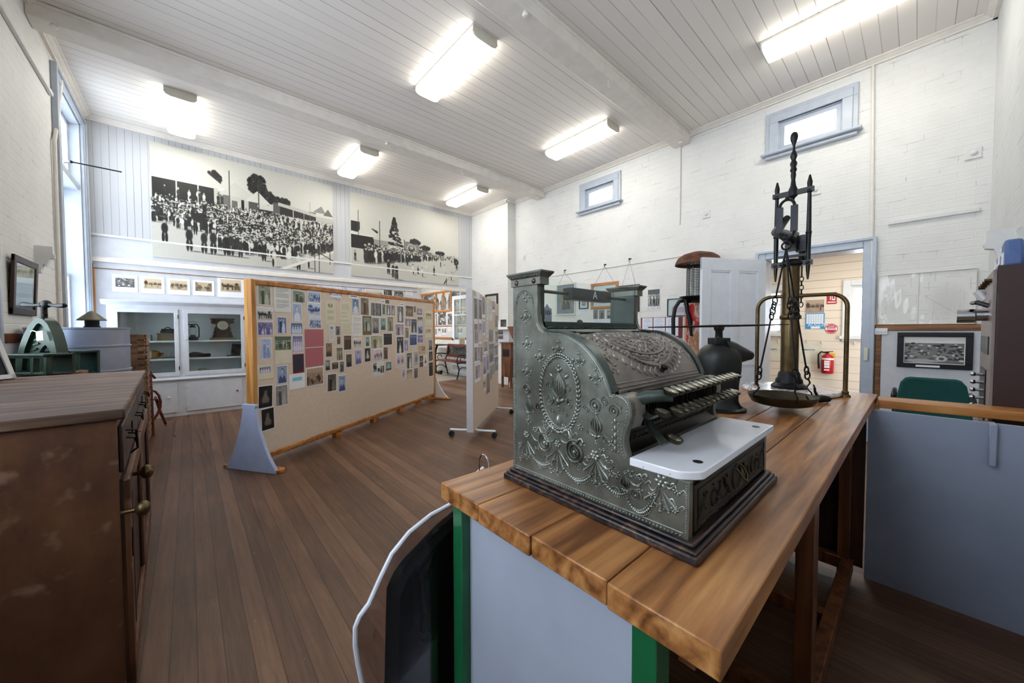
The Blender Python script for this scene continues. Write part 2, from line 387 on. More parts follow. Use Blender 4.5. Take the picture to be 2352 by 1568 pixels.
def sideboard():
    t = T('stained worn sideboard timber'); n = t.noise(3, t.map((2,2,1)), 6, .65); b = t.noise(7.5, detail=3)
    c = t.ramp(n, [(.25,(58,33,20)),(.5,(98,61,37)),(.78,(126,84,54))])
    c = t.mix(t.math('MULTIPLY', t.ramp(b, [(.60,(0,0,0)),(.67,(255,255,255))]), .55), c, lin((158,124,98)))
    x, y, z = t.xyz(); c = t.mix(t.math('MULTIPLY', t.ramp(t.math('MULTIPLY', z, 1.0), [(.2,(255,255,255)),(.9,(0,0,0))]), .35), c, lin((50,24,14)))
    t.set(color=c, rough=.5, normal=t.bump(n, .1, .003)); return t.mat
M['sideboard'] = sideboard()
M['sidetop'] = wood('scuffed sideboard top', [(64,42,30), (104,76,57), (146,120,100)], 0, 1.2, .58, 7, stain=.6)
M['stone'] = plain('stoneware glaze', (196,190,172), .3)
M['ochre'] = plain('ochre glaze', (150,104,44), .3)
M['clockface'] = plain('aged clock face', (206,198,176), .5)
M['olive'] = plain('olive brown card', (120,100,70), .6)
def emit(name, col, strength):
    t = T(name); t.set(color=lin(col), emit=lin(col), es=strength, rough=.4); return t.mat
M['tube'] = emit('lit fluorescent diffuser', (255,251,240), 12.5)
def printmat(name, rough=.35):
    t = T(name); a = t.n('ShaderNodeVertexColor'); a.layer_name = 'print'
    t.set(color=a.outputs['Color'], rough=rough, spec=.4); return t.mat
M['print'] = printmat('photographic print'); M['mural'] = printmat('mural print', .45)
def palegreen():
    t = T('pale greenish seascape print'); x, y, z = t.xyz()
    t.set(color=t.ramp(t.math('ADD', t.math('MULTIPLY', z, 1.9), t.math('MULTIPLY', t.noise(5), .15)), [(.10,(120,140,144)),(.28,(168,176,172)),(.5,(150,166,166)),(.72,(188,196,190)),(.95,(140,158,158))]), rough=.5); return t.mat
M['palegreen'] = palegreen()
M['pinkp'] = plain('pink print', (226,196,222), .5); M['maroon2'] = plain('dark red card', (120,34,44), .6)
M['filmgloss'] = glass('glossy clear film', (254,254,253), .07, .05, .03); M['grey_face'] = plain('grey mauve panel paint', (138,124,120), .45, 0, .06)
M['cupb_lit'] = plain('cupboard paint lightened inside', (246,249,252), .5, 0, .01); M['regglass'] = glass('thin housing glass', (250,253,252), .02, 0.0, .10)  # inside the cupboard the paint colour is lightened to stand in for light
# ------------------------------------------------------------------ room shell
XL, XR, YB, YF, ZC = -1.04, 5.8, 7.8, -.45, 4.29
XB = 5.57                                         # face of the chimney breast in the far right corner
def wall_holes(name, ax, c0, c1, a0, a1, z0, z1, holes, mat):
    mb = MB(); cuts = sorted({a0, a1} | {h[0] for h in holes} | {h[1] for h in holes})
    for p, q in zip(cuts, cuts[1:]):
        hs = sorted((h[2], h[3]) for h in holes if h[0] <= p+1e-6 and h[1] >= q-1e-6); z = z0
        for b, t in hs + [(z1, z1)]:
            if b > z + 1e-6:
                if ax == 0: mb.box(c0, c1, p, q, z, b)
                else: mb.box(p, q, c0, c1, z, b)
            z = t
    return struct(name, mb, mat, flat=True)
struct('floor', MB().box(-1.4, 9.2, -2.6, 8.0, -.1, 0), M['floor'], flat=True)
struct('floor_annex', MB().box(2.4, 6.0, 8.0, 11.4, -.1, 0), M['annexfloor'], flat=True)
struct('ceiling', MB().box(XL-.3, XR+.3, YF-.3, YB+.2, ZC, ZC+.1), M['ceiling'], flat=True)
LW_ = [(6.38, 7.60), (2.94, 4.22), (.30, 1.58)]   # the tall windows of the left wall
wall_holes('wall_left', 0, XL-.3, XL, YF-.3, YB+.2, 0, ZC, [(a, b, 1.05, 4.07) for a, b in LW_], M['wall_x'])
W1, W2 = (.64, 1.255, 3.62, 3.98), (3.70, 4.33, 3.62, 3.98)
wall_holes('wall_right', 0, XR, XR+.3, YF-.3, YB+.2, 0, ZC, [(.427, 1.371, 0, 2.217), W1, W2], M['wall_x'])
wall_holes('wall_front', 1, YF-.3, YF, XL, XR, 0, ZC, [], M['wall_y'])
mb = MB().box(XL, 4.0, YB, YB+.2, 0, 2.28).box(4.0, XB, YB, YB+.2, 2.30, 2.66).box(XL, 4.0, YB, YB+.2, 2.28, 2.66)
struct('wall_back', mb, M['lower'], flat=True)
struct('wall_back_upper', MB().box(XL, XB+.23, YB, YB+.2, 2.66, ZC), M['vboards'], flat=True)
struct('wall_breast', MB().box(XB, XR, 6.37, YB, 0, ZC), M['wall_x'], flat=True)
# annex behind the back wall, and the weatherboarded room through the right-hand doorway
XA = 5.85
struct('wall_annex_right', MB().box(XA, XA+.2, YB+.2, 11.2, 0, 3.1), M['paint'], flat=True)
struct('wall_annex_far', MB().box(2.4, XA, 11.1, 11.3, 0, 3.1), M['paint'], flat=True)
struct('wall_annex_left', MB().box(2.4, 2.6, YB+.2, 11.1, 0, 3.1), M['paint'], flat=True)
struct('ceiling_annex', MB().box(2.4, XA+.2, YB+.2, 11.3, 3.1, 3.2), M['cream'], flat=True)
XO = 8.4
OW = [(.18, .76, 1.18, 2.03), (1.70, 2.28, 1.22, 2.03)]
wall_holes('wall_back_room', 0, XO, XO+.2, -2.5, 4.5, 0, 2.62, OW, M['weather'])
struct('wall_back_room_side', MB().box(XR+.3, XO, 4.4, 4.6, 0, 2.62), M['weather'], flat=True)
struct('wall_back_room_near', MB().box(XR+.3, XO, -2.6, -2.4, 0, 2.62), M['weather'], flat=True)
struct('ceiling_back_room', MB().box(XR+.3, XO+.2, -2.6, 4.6, 2.62, 2.72), M['weather2'], flat=True)
# cornices, rails, beams
CP = [(0,0),(.03,0),(.034,.012),(.05,.02),(.072,.038),(.09,.042),(.09,.056),(0,.056)]
def cornice(name, p0, p1, n, mat='cream', z=ZC-.056):
    p0, p1, n = Vector((*p0, 0)), Vector((*p1, 0)), Vector((*n, 0)); d = (p1-p0)
    mb = MB().prism(CP, lambda a, b, t: p0 + d*t + n*a + Vector((0,0,z+b)), 0, 1)
    return struct(name, mb, M[mat], ang=25)
cornice('trim_1', (XR, YF), (XR, 6.37), (-1,0)); cornice('trim_2', (XB, 6.28), (XB, YB), (-1,0)); cornice('trim_3', (XB-.09, 6.37), (XR, 6.37), (0,-1))
cornice('trim_4', (XL, YB), (XB, YB), (0,-1)); cornice('trim_5', (XL, YF), (XL, YB), (1,0)); cornice('trim_6', (XL, YF), (XR, YF), (0,1))
for i, y in enumerate((5.41, 2.38)):
    mb = MB().box(XL, XR, y, y+.24, 4.14, ZC+.02).box(XL, XR, y-.018, y+.258, ZC-.035, ZC)
    struct('trim_%d' % (7+i), mb, M['cream'], bevel=.012)
def railing(name, pts, mat, kind=True):           # picture rails: boxes given directly
    mb = MB()
    for b in pts: mb.box(*b)
    return struct(name, mb, M[mat], bevel=.006)
railing('trim_9', [(XL, 4.0, YB-.03, YB, 2.27, 2.33), (4.0, XB, YB-.03, YB, 2.27, 2.33), (XL, XB, YB-.018, YB, 2.33, 2.345)], 'cream')
railing('trim_10', [(XL, XB, YB-.02, YB, 2.635, 2.67)], 'paint')
railing('trim_11', [(-.99, 4.0, YB-.012, YB, 2.172, 2.184), (-1.0, -.985, YB-.02, YB, 2.184, 2.24)], 'brownrail')
railing('trim_12', [(-1.0, -.972, YB-.02, YB, 1.45, 2.172)], 'pine_z')
railing('trim_13', [(XR-.02, XR, YF, .315, 1.268, 1.335)], 'brownrail'); railing('trim_14', [(XR-.02, XR, .262, .312, 0, 1.262)], 'brownrail')
struct('trim_15', MB().box(XR-.012, XR, YF, .262, 0, 1.268), M['lower'], flat=True)
railing('trim_16', [(XL, XL+.02, 4.42, 6.18, 1.19, 1.265)], 'brownwood'); struct('trim_17', MB().box(XL, XL+.012, YF, 6.18, 0, 1.19), M['lower'], flat=True)
railing('trim_18', [(XL, XL+.03, 4.42, 6.15, 3.76, 3.80)], 'paint')
railing('baseboard_back', [(.8, 4.0, YB-.02, YB, 0, .14)], 'paint'); railing('baseboard_right', [(XR-.02, XR, 1.5, 6.37, 0, .16)], 'paint')

# tall windows of the left wall: architrave, reveal, hopper above a transom, two sashes below
def tall_window(n, y0, y1):
    root = bpy.data.objects.new('window_%d' % n, None); C.objects.link(root); root['kind'] = 'structure'; root['label'] = ('tall white framed sash window with hopper light beside the mural wall','tall sash window at the left edge of the picture','tall sash window nearest the camera, beyond the left picture edge')[n-1]; root['category'] = 'window'
    z0, z1 = 1.05, 4.07; a = MB()
    for yy, s in ((y0, -1), (y1, 1)):
        a.box(XL, XL+.03, yy, yy+s*.17, z0-.1, z1+.10); a.box(XL, XL+.05, yy+s*.12, yy+s*.17, z0-.1, z1+.10); a.box(XL, XL+.042, yy+s*.03, yy+s*.055, z0-.1, z1+.03)
    a.box(XL, XL+.03, y0, y1, z1, z1+.10); a.box(XL, XL+.05, y0-.17, y1+.17, z1+.07, z1+.10)
    a.box(XL, XL+.09, y0-.2, y1+.2, z0-.05, z0)
    obj('architrave', a, M['trimblue'], root, bevel=.008, kind='structure')
    r = MB().box(XL-.3, XL, y0, y0+.02, z0, z1).box(XL-.3, XL, y1-.02, y1, z0, z1).box(XL-.3, XL, y0, y1, z1-.02, z1).box(XL-.3, XL, y0, y1, z0, z0+.03)
    r.box(XL-.26, XL-.02, y0, y1, 3.18, 3.26)
    obj('window_frame', r, M['trimblue2'], root, bevel=.004, kind='structure')
    x = XL-.17; g = MB()
    def sash(za, zb, xx, nh, nv):
        m = MB(); w = .05
        m.box(xx-.02, xx+.02, y0+.02, y0+.02+w, za, zb).box(xx-.02, xx+.02, y1-.02-w, y1-.02, za, zb).box(xx-.02, xx+.02, y0, y1, za, za+w).box(xx-.02, xx+.02, y0, y1, zb-w, zb)
        for k in range(1, nh+1): m.box(xx-.012, xx+.012, y0+.05, y1-.05, za+(zb-za)*k/(nh+1)-.011, za+(zb-za)*k/(nh+1)+.011)
        for k in range(1, nv+1): m.box(xx-.012, xx+.012, y0+(y1-y0)*k/(nv+1)-.011, y0+(y1-y0)*k/(nv+1)+.011, za, zb)
        obj('sash', m, M['door'], root, bevel=.003, kind='structure'); g.box(xx-.003, xx+.003, y0+.05, y1-.05, za+.03, zb-.03)
    sash(3.26, 4.05, x+.05, 0, 1); sash(2.00, 3.18, x-.04, 3, 2); sash(1.08, 2.05, x+.02, 1, 2)
    obj('pane', g, M['pane'], root, flat=True, kind='structure')
    st = MB().cyl((XL-.05, (y0+y1)/2-.05, 3.33), (XL+.02, (y0+y1)/2-.05, 3.35), .02, .012, 10)
    obj('stay_bracket', st, M['white_plastic'], root)
    st = MB().cyl((XL+.01, (y0+y1)/2-.05, 3.35), (XL+.44, (y0+y1)/2-.06, 3.345), .008, .008, 8).ball((XL+.015, (y0+y1)/2-.05, 3.35), .018, 10, 6)
    obj('stay_rod', st, M['black'], root)
for i, (a, b) in enumerate(LW_): tall_window(i+1, a, b)
# small high windows of the right wall
def high_window(n, h, label):
    y0, y1, z0, z1 = h; root = bpy.data.objects.new('window_%d' % n, None); C.objects.link(root); root['kind'] = 'structure'; root['label'] = label; root['category'] = 'window'
    a = MB(); w = .14
    for e, t in ((0, .03), (.045, .045), (.09, .02)):
        k = w-e
        a.box(XR-t, XR, y0-k, y0, z0-.02, z1).box(XR-t, XR, y1, y1+k, z0-.02, z1).box(XR-t, XR, y0-k, y1+k, z1, z1+k)
    a.box(XR-.03, XR, y0, y1, z0-.04, z0)
    obj('architrave', a, M['trimblue2'], root, bevel=.006, kind='structure')
    s = MB().box(XR-.10, XR, y0-w-.04, y1+w+.04, z0-.055, z0-.02).box(XR-.06, XR, y0-w, y1+w, z0-.10, z0-.055)
    obj('sill', s, M['trimblue2'], root, bevel=.014, kind='structure')
    f = MB(); b = .055
    f.box(XR+.02, XR+.07, y0, y0+b, z0, z1).box(XR+.02, XR+.07, y1-b, y1, z0, z1).box(XR+.02, XR+.07, y0, y1, z0, z0+b).box(XR+.02, XR+.07, y0, y1, z1-b, z1)
    f.box(XR, XR+.3, y0-.004, y0+.012, z0, z1).box(XR, XR+.3, y1-.012, y1+.004, z0, z1).box(XR, XR+.3, y0, y1, z1-.012, z1+.004).box(XR, XR+.3, y0, y1, z0-.004, z0+.012)
    obj('sash', f, M['trimblue2'], root, bevel=.004, kind='structure')
    obj('pane', MB().box(XR+.04, XR+.046, y0+b, y1-b, z0+b, z1-b), M['pane'], root, flat=True, kind='structure')
high_window(4, W1, 'small high window above the doorway side of the right wall, larger in view')
high_window(5, W2, 'small high window farther along the right wall towards the murals')
# doorway in the right wall and its open leaf
y0, y1, zt = .427, 1.371, 2.217; root = bpy.data.objects.new('door_1', None); C.objects.link(root); root['kind'] = 'structure'; root['category'] = 'door'; root['label'] = 'white panelled door standing open beside the blue grey door frame'
a = MB()
for yy, s in ((y0, -1), (y1, 1)):
    a.box(XR-.03, XR, yy, yy+s*.11, 0, zt+.11); a.box(XR-.05, XR, yy+s*.075, yy+s*.11, 0, zt+.11); a.box(XR, XR+.3, yy-s*.004, yy+s*.02, 0, zt)
a.box(XR-.03, XR, y0, y1, zt, zt+.11).box(XR-.05, XR, y0-.11, y1+.11, zt+.075, zt+.11).box(XR, XR+.3, y0, y1, zt-.004, zt+.02)
obj('architrave', a, M['trimblue'], root, bevel=.008, kind='structure')
P0, P1 = Vector((5.77, 1.372, 0)), Vector((4.925, 1.862, 0)); dU = (P1-P0).normalized(); dN = Vector((dU.y, -dU.x, 0)); L = (P1-P0).length
if dN.dot(-P0) < 0: dN = -dN
def leaf(u, z, d): return P0 + dU*u + dN*d + Vector((0,0,z+.012))
zt2 = 2.20; lf = MB()
def lbox(u0, u1, z0, z1, d0, d1, m=lf): m.prism([(u0,z0),(u1,z0),(u1,z1),(u0,z1)], leaf, d0, d1)
st, pan = .125, [(.30,.62),(.74,1.02)]
for u in (0, L/2-.055, L-st): lbox(u, u+(st if u != L/2-.055 else .11), 0, zt2, -.02, .02)
for z0, z1 in ((0,.22),(.80,1.02),(zt2-.16,zt2)): lbox(0, L, z0, z1, -.02, .02)
lbox(.05, L-.05, .1, zt2-.1, -.008, .008)
for u0, u1 in ((st, L/2-.055), (L/2+.055, L-st)):
    for z0, z1 in ((.22,.80),(1.02,zt2-.16)):
        for q in ((u0,u0+.02,z0,z1),(u1-.02,u1,z0,z1),(u0,u1,z0,z0+.02),(u0,u1,z1-.02,z1)): lbox(*q, .008, .016)
obj('door_leaf', lf, M['door'], root, bevel=.004, kind='structure')
k = MB().lathe([(.0,.075),(.022,.07),(.03,.055),(.024,.04),(.01,.03),(.01,0),(.026,0),(.026,.006)], leaf(L-.065, 1.0, .02), 16, ax=dN)
obj('door_knob', k, M['brassdark'], root)
obj('strike_plate', MB().box(XR-.056, XR-.05, y0-.062, y0-.028, .93, 1.08), M['fit'], root, bevel=.002)
# windows of the room beyond
for i, (a0, a1, z0, z1) in enumerate(OW):
    root = bpy.data.objects.new('window_%d' % (6+i), None); C.objects.link(root); root['kind'] = 'structure'; root['category'] = 'window'; root['label'] = ('white window at the right of the cream boarded room through the doorway', 'window of the cream boarded room seen behind the brass scale column')[i]
    f = MB(); w = .10
    f.box(XO-.03, XO, a0-w, a0, z0-w, z1+w).box(XO-.03, XO, a1, a1+w, z0-w, z1+w).box(XO-.03, XO, a0, a1, z1, z1+w).box(XO-.06, XO, a0-w-.03, a1+w+.03, z0-.06, z0)
    obj('window_frame', f, M['paint'], root, bevel=.006, kind='structure')
    f = MB(); b = .05
    f.box(XO+.04, XO+.08, a0, a0+b, z0, z1).box(XO+.04, XO+.08, a1-b, a1, z0, z1).box(XO+.04, XO+.08, a0, a1, z0, z0+b).box(XO+.04, XO+.08, a0, a1, z1-b, z1)
    for k in (1, 2): f.box(XO+.05, XO+.07, a0, a1, z0+(z1-z0)*k/3-.01, z0+(z1-z0)*k/3+.01)
    f.box(XO+.05, XO+.07, (a0+a1)/2-.01, (a0+a1)/2+.01, z0, z1)
    obj('sash', f, M['paint'], root, kind='structure'); obj('pane', MB().box(XO+.055, XO+.06, a0, a1, z0, z1), M['pane'], root, flat=True, kind='structure')
# conduits, rosettes, small fittings on the walls
def conduit(pts, r, label, mat='cream'):
    return single('conduit', MB().tube(pts, r, 10), M[mat], label, 'conduit', 'painted conduits')
conduit([(XR-.02, .39, ZC-.06), (XR-.02, .36, 2.3), (XR-.02, .322, 1.335)], .014, 'white vertical conduit running down from the cornice to the door frame corner')
conduit([(XR-.012, 2.52, 4.14), (XR-.012, 2.52, 2.94)], .009, 'thin white conduit dropping from the end of the second beam')
conduit([(XL+.02, 6.6, 4.23), (XL+.03, 6.30, 3.6), (XL+.025, 6.14, 3.3), (XL+.02, 6.13, 1.2)], .016, 'white conduit leaning beside the tall window frame')
single('conduit', MB().tube([(XR-.008, 6.3, 2.425), (XR-.008, 4.2, 2.43), (XR-.008, 2.35, 2.437)], .006, 6), M['fit'], 'thin horizontal cable stapled along the right wall above the pictures', 'cable')
for px, py, lab in ((1623, 492, 'small white block on the brick left of the thin conduit end'), (1873, 437, 'small white wall block above the open doorway beside the scale top'), (2236, 352, 'small white wall block high near the front right corner'), (1205, 590, 'small white wall block low beside the chimney breast')):
    p = onx(px, py, XR); mb = MB().box(XR-.012, XR, p.y-.05, p.y+.05, p.z-.05, p.z+.05).ball((XR-.012, p.y, p.z), .026, 12, 6, (.8,1,1)).box(XR-.016, XR, p.y-.055, p.y+.055, p.z-.055, p.z-.046)
    single('wall_block', mb, M['paint'], lab, 'wall block', 'small square blocks on the right wall', bevel=.002)
single('batten', MB().box(XR-.025, XR, -.386, .237, 2.435, 2.475), M['paint'], 'long white horizontal batten on the brick above the framed map', 'batten', bevel=.004)
mb = MB().box(XR-.03, XR-.012, .215, .318, 1.225, 1.298); t = thing('light_switch', 'white three gang light switch beside the doorway', 'light switch', (XR-.02, .265, 1.225))
mb.xf(Matrix.Translation((-(XR-.02), -.265, -1.225))); obj('switch_plate', mb, M['white_plastic'], t, bevel=.004)
for k in range(3): obj('rocker', MB().box(-.018, -.008, -.03+.027*k, -.014+.027*k, .028, .048), M['white_plastic'], t, bevel=.002)
for px, py, z, lab in ((1207, 34, 4.14, 'white knob under the second beam nearest the camera'), (889, 330, 4.14, 'white knob under the middle of the far beam'), (124, 62, 4.14, 'white knob under the left end of the far beam'), (1563, 327, 4.14, 'white knob under the right end of the second beam'), (1235, 455, 4.14, 'white knob under the right end of the far beam')):
    p = onz(px, py, z-.03); single('porcelain_insulator', MB().lathe([(.0,-.05),(.02,-.045),(.03,-.03),(.024,-.015),(.012,-.008),(.014,0)], (p.x, p.y, z), 14), M['cream'], lab, 'insulator', 'white knobs under the beams')
for px, py, lab in ((1397, 197, 'white hook hanging under the second beam'), (1061, 398, 'white hook hanging under the far beam')):
    p = onz(px, py, 4.08); q = [(p.x, p.y, 4.14), (p.x, p.y, 4.09)] + [(p.x+.015-.015*math.cos(a), p.y, 4.085-.018*math.sin(a)) for a in np.linspace(0, PI*1.1, 9)]
    single('ceiling_hook', MB().tube(q, .004, 8), M['cream'], lab, 'hook', 'white ceiling hooks')
# carved wall brackets
BR = [(0,0),(.155,0),(.155,.02),(.14,.035),(.125,.02),(.118,.03),(.10,.06),(.075,.075),(.05,.09),(.045,.10),(.045,.115),(.0,.115)]
def bracket(M4, label):
    k = [(0,.06),(.0,-.15),(.05,-.15),(.05,-.125)] + [(.055+.05*i/8, -.115+.035*math.sin(i/8*PI*2)*.6+.05*i/8) for i in range(9)] + [(.115,-.05),(.12,-.035),(.155,-.03),(.165,-.01),(.15,.005),(.15,.06)]
    mb = MB().prism(k, lambda a, b, d: M4 @ Vector((a, d, b)), -.02, .02)
    return single('wall_bracket', mb, M['paint'], label, 'bracket', 'carved white wall brackets', ang=30)
p = ony(2345, 560, YF)
bracket(Matrix.Translation((4.02, YF, 1.86)) @ Matrix.Rotation(PI/2, 4, 'Z') @ Matrix.Diagonal((1,1.6,1.3,1)), 'scrolled white bracket on the wall above the blue box')
bracket(Matrix.Translation((XL, 5.45, 2.0)) @ Matrix.Diagonal((.72,1.6,1.2,1)), 'scrolled white bracket on the left wall above the dark picture frame')
# ceiling lights
t = thing('ceiling_light', 'long lit fluorescent batten light over the brass scale, cut by the picture top', 'ceiling light', (4.68, .55, ZC), 0, 'fluorescent ceiling lights')
obj('housing', MB().box(-.155,.155,-.6,.6,-.03,0), M['fit'], t, bevel=.006)
prof = [(-.15,-.03),(.15,-.03),(.155,-.06),(.135,-.088),(.09,-.10),(-.09,-.10),(-.135,-.088),(-.155,-.06)]
obj('diffuser', MB().prism(prof, lambda a, b, d: (a, d, b), -.592, .592), M['tube'], t, ang=50)
for e in (-1, 1): obj('end_cap', MB().prism([(a*1.02, b*1.03) for a, b in prof] , lambda a, b, d: (a, d*e, b), .59, .607).box(-.155,.155, e*.59, e*.607, -.035, 0), M['fit'], t, bevel=.004)
for loc, lab in (((2.30, 3.57, ZC), 'large lit fluorescent light in the middle of the ceiling between the beams'), ((4.66, 3.60, ZC), 'lit fluorescent light near the right wall between the two beams'), ((-.01, 6.82, ZC), 'lit fluorescent light near the tall left window beyond the far beam'), ((2.30, 6.70, ZC), 'lit fluorescent light above the gap between the two murals'), ((4.68, 6.75, ZC), 'smallest lit fluorescent light by the far right corner')):
    dup(t, loc, lab)
# ------------------------------------------------------------------ shop counter, cash register and what hangs beside it
def part(name, mb, mat, root, **k):
    mb.xf(Matrix.Translation(-Vector(root.location))); return obj(name, mb, mat, root, **k)
ZT = .92; X0, X1, Y0, Y1 = .44, 2.86, .137, .745
ct = thing('shop_counter', 'long plank topped counter with green legs under the cash register and scale', 'counter', (1.65, .44, 0))
ys = [Y1] + [onz(px, py, ZT).y for px, py in ((1100, 1158), (1222, 1228), (1392, 1337))] + [Y0]
for a, b in zip(ys, ys[1:]): part('plank', MB().box(X0+random.uniform(-.003,.003), X1, b+.0013, a-.0013, ZT-.038, ZT), M['pine'], ct, bevel=.0025)
for y in (.70, .24): part('leg', MB().box(.455, .495, y-.018, y+.018, 0, ZT-.038), M['legreen'], ct, bevel=.002, label='green painted leg')
for x, y in ((1.40, .21), (1.40, .70), (2.52, .70), (2.52, .23)): part('leg', MB().box(x-.035, x+.035, y-.022, y+.022, 0, ZT-.038), M['brownwood'], ct, bevel=.002)
part('end_panel', MB().box(.478, .49, .258, .682, .04, ZT-.04), M['endpanel'], ct, label='pale blue grey end panel')
part('back_panel', MB().box(.495, 2.5, .722, .735, .04, ZT-.04), M['darkwood'], ct)
part('far_panel', MB().box(2.545, 2.56, .16, .73, .06, ZT-.04), M['darkwood'], ct)
for b in ((1.42, 2.5, .19, .235, .05, .11), (.49, 1.38, .68, .72, .05, .11), (1.42, 2.5, .68, .72, .05, .11)): part('rail', MB().box(*b), M['brownwood'], ct, bevel=.003)
for x in (1.40, 1.95, 2.5): part('rail', MB().box(x-.022, x+.022, .23, .68, .05, .11), M['brownwood'], ct, bevel=.003)
part('rail', MB().box(.50, 2.52, .19, .212, ZT-.10, ZT-.038), M['brownwood'], ct)

RX0, RX1 = .583, 1.02
rg = thing('cash_register', 'ornate cast metal antique cash register with white marble ledge and key rows', 'cash register', (.80, .435, ZT))
def rp(name, mb, mat, **k): return part(name, mb, M[mat], rg, **k)
# moulded wooden base
mb = MB(); bx = (.571, 1.029, .219, .658)
for d, za, zb in ((.006, .920, .934), (.002, .934, .940), (-.004, .940, .947)):
    mb.box(bx[0]-d, bx[1]+d, bx[2]-d, bx[3]+d, za, zb)
rp('base_moulding', mb, 'mould', bevel=.005)
SIDE = [(.648,.942),(.648,1.387),(.567,1.387),(.567,1.318),(.564,1.300),(.557,1.287),(.546,1.279),(.527,1.2765),(.50,1.2755),(.48,1.271),(.458,1.2625),(.438,1.2515),(.423,1.240),(.409,1.2255),(.399,1.2125),(.39,1.1975),(.382,1.181),(.374,1.161),(.366,1.160),(.36,1.163),(.35,1.162),(.343,1.158),(.337,1.151),(.334,1.142),(.333,1.13),(.336,1.117),(.341,1.104),(.345,1.09),(.346,1.078),(.344,1.066),(.34,1.056),(.336,1.046),(.336,1.040),(.233,1.040),(.233,.942)]
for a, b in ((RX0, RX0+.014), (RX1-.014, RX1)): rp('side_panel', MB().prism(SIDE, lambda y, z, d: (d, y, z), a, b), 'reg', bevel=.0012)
LID = [(.55,1.268),(.53,1.271),(.505,1.2705),(.48,1.267),(.458,1.2585),(.438,1.2475),(.423,1.236),(.409,1.2215),(.399,1.2085),(.39,1.1935),(.382,1.177),(.376,1.162)]
cum = [0]
for p, q in zip(LID, LID[1:]): cum.append(cum[-1]+math.hypot(q[0]-p[0], q[1]-p[1]))
SL = cum[-1]
def lidp(x, s, h):
    s = max(0, min(SL-1e-6, s)); i = max(k for k in range(len(LID)-1) if cum[k] <= s); t = (s-cum[i])/(cum[i+1]-cum[i])
    def tg(j): j0, j1 = max(0,j-1), min(len(LID)-1,j+1); v = (LID[j1][0]-LID[j0][0], LID[j1][1]-LID[j0][1]); L = math.hypot(*v); return v[0]/L, v[1]/L
    ta, tb = tg(i), tg(i+1); ty, tz = ta[0]*(1-t)+tb[0]*t, ta[1]*(1-t)+tb[1]*t
    y = LID[i][0]+(LID[i+1][0]-LID[i][0])*t; z = LID[i][1]+(LID[i+1][1]-LID[i][1])*t
    return (x, y+tz*h, z-ty*h)
LX0, LX1 = RX0+.021, RX1-.021; LXC = (LX0+LX1)/2
mb = MB().grid(lambda u, v: lidp(LX0+(LX1-LX0)*u, SL*v, 0), 30, 26)
mb.v = mb.v; mb.f = [f[::-1] for f in mb.f]
mb.box(LX0, LX1, .370, .378, 1.158, 1.165)
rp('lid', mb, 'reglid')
# relief on the lid: double oval, leaves, garland
rl = MB(); sc = SL*.43; a_, b_ = .118, SL*.25
for k, (w, h) in ((1.0,(.0028,.0045)), (.945,(.0014,.003)), (1.28,(.0012,.002))):
    rl.rail(lidp, [(LXC+a_*k*math.cos(2*PI*i/60), sc+b_*k*math.sin(2*PI*i/60)) for i in range(61)], w, h)
rnd = random.Random(3)
for i in range(46):
    an = 2*PI*i/46; kk = 1.14
    rl.dome(lidp, LXC+a_*kk*math.cos(an), sc+b_*kk*math.sin(an), .0075, .0034, .0048, an+PI/2+(.6 if i % 2 else -.6), 8)
for r_ in (.25, .5, .75):
    for i in range(int(26*r_)+2):
        an = 2*PI*i/(int(26*r_)+2)+r_; x, s_ = LXC+a_*r_*math.cos(an), sc+b_*r_*math.sin(an)
        rl.dome(lidp, x, s_, .009, .0036, .0045, an+rnd.uniform(-.8,.8), 8); rl.dome(lidp, x+.005, s_+.006, .003, .003, .003, 0, 6)
for sgn in (-1, 1):
    g = [(LXC+sgn*(.006+.155*t), SL*(.80-.42*t**2.2)) for t in np.linspace(0, 1, 24)]
    for i, (x, s_) in enumerate(g):
        rl.dome(lidp, x, s_, .006, .003, .004, .7 if i % 2 else -.7, 8); rl.dome(lidp, x, s_+.003, .003, .003, .005, 0, 6)
    for j in range(7):
        x = LXC+sgn*(.018+.02*j); s_ = SL*(.885-.012*j*j*.5)
        rl.rail(lidp, [(x+sgn*.012*math.sin(t*2.4), s_-.012*math.cos(t*2.4)) for t in np.linspace(0,1,8)], [.001+.002*math.sin(PI*t) for t in np.linspace(0,1,8)], .0035)
    for cx_, cs in ((.165,.52),(.172,.66),(.178,.78),(.15,.16),(.172,.28)):
        for j in range(6): rl.dome(lidp, LXC+sgn*cx_+rnd.uniform(-.01,.01), SL*cs+rnd.uniform(-.012,.012), .0045, .003, .0035, rnd.uniform(0,3), 7)
for i in range(64): rl.dome(lidp, LX0+.008+(LX1-LX0-.016)*i/63, SL*.965, .0024, .0022, .0026, 0, 6)
rl.rail(lidp, [(LX0+.006, SL*.93), (LX1-.006, SL*.93)], .0012, .0018); rl.rail(lidp, [(LX0+.006, SL*.05), (LX0+.006, SL*.93)], .0012, .0016); rl.rail(lidp, [(LX1-.006, SL*.05), (LX1-.006, SL*.93)], .0012, .0016)
for i in range(7): rl.dome(lidp, LXC+.009*math.cos(2*PI*i/7), SL*.80+.009*math.sin(2*PI*i/7), .006, .0035, .005, 2*PI*i/7, 8)
rp('lid_relief', rl, 'lidrel')
rp('lid_knob', MB().lathe([(.0,.016),(.006,.015),(.0085,.010),(.006,.004),(.009,.0)], lidp(LXC+.006, SL*.86, 0), 14, ax=(0,-.8,.6)), 'regdark')
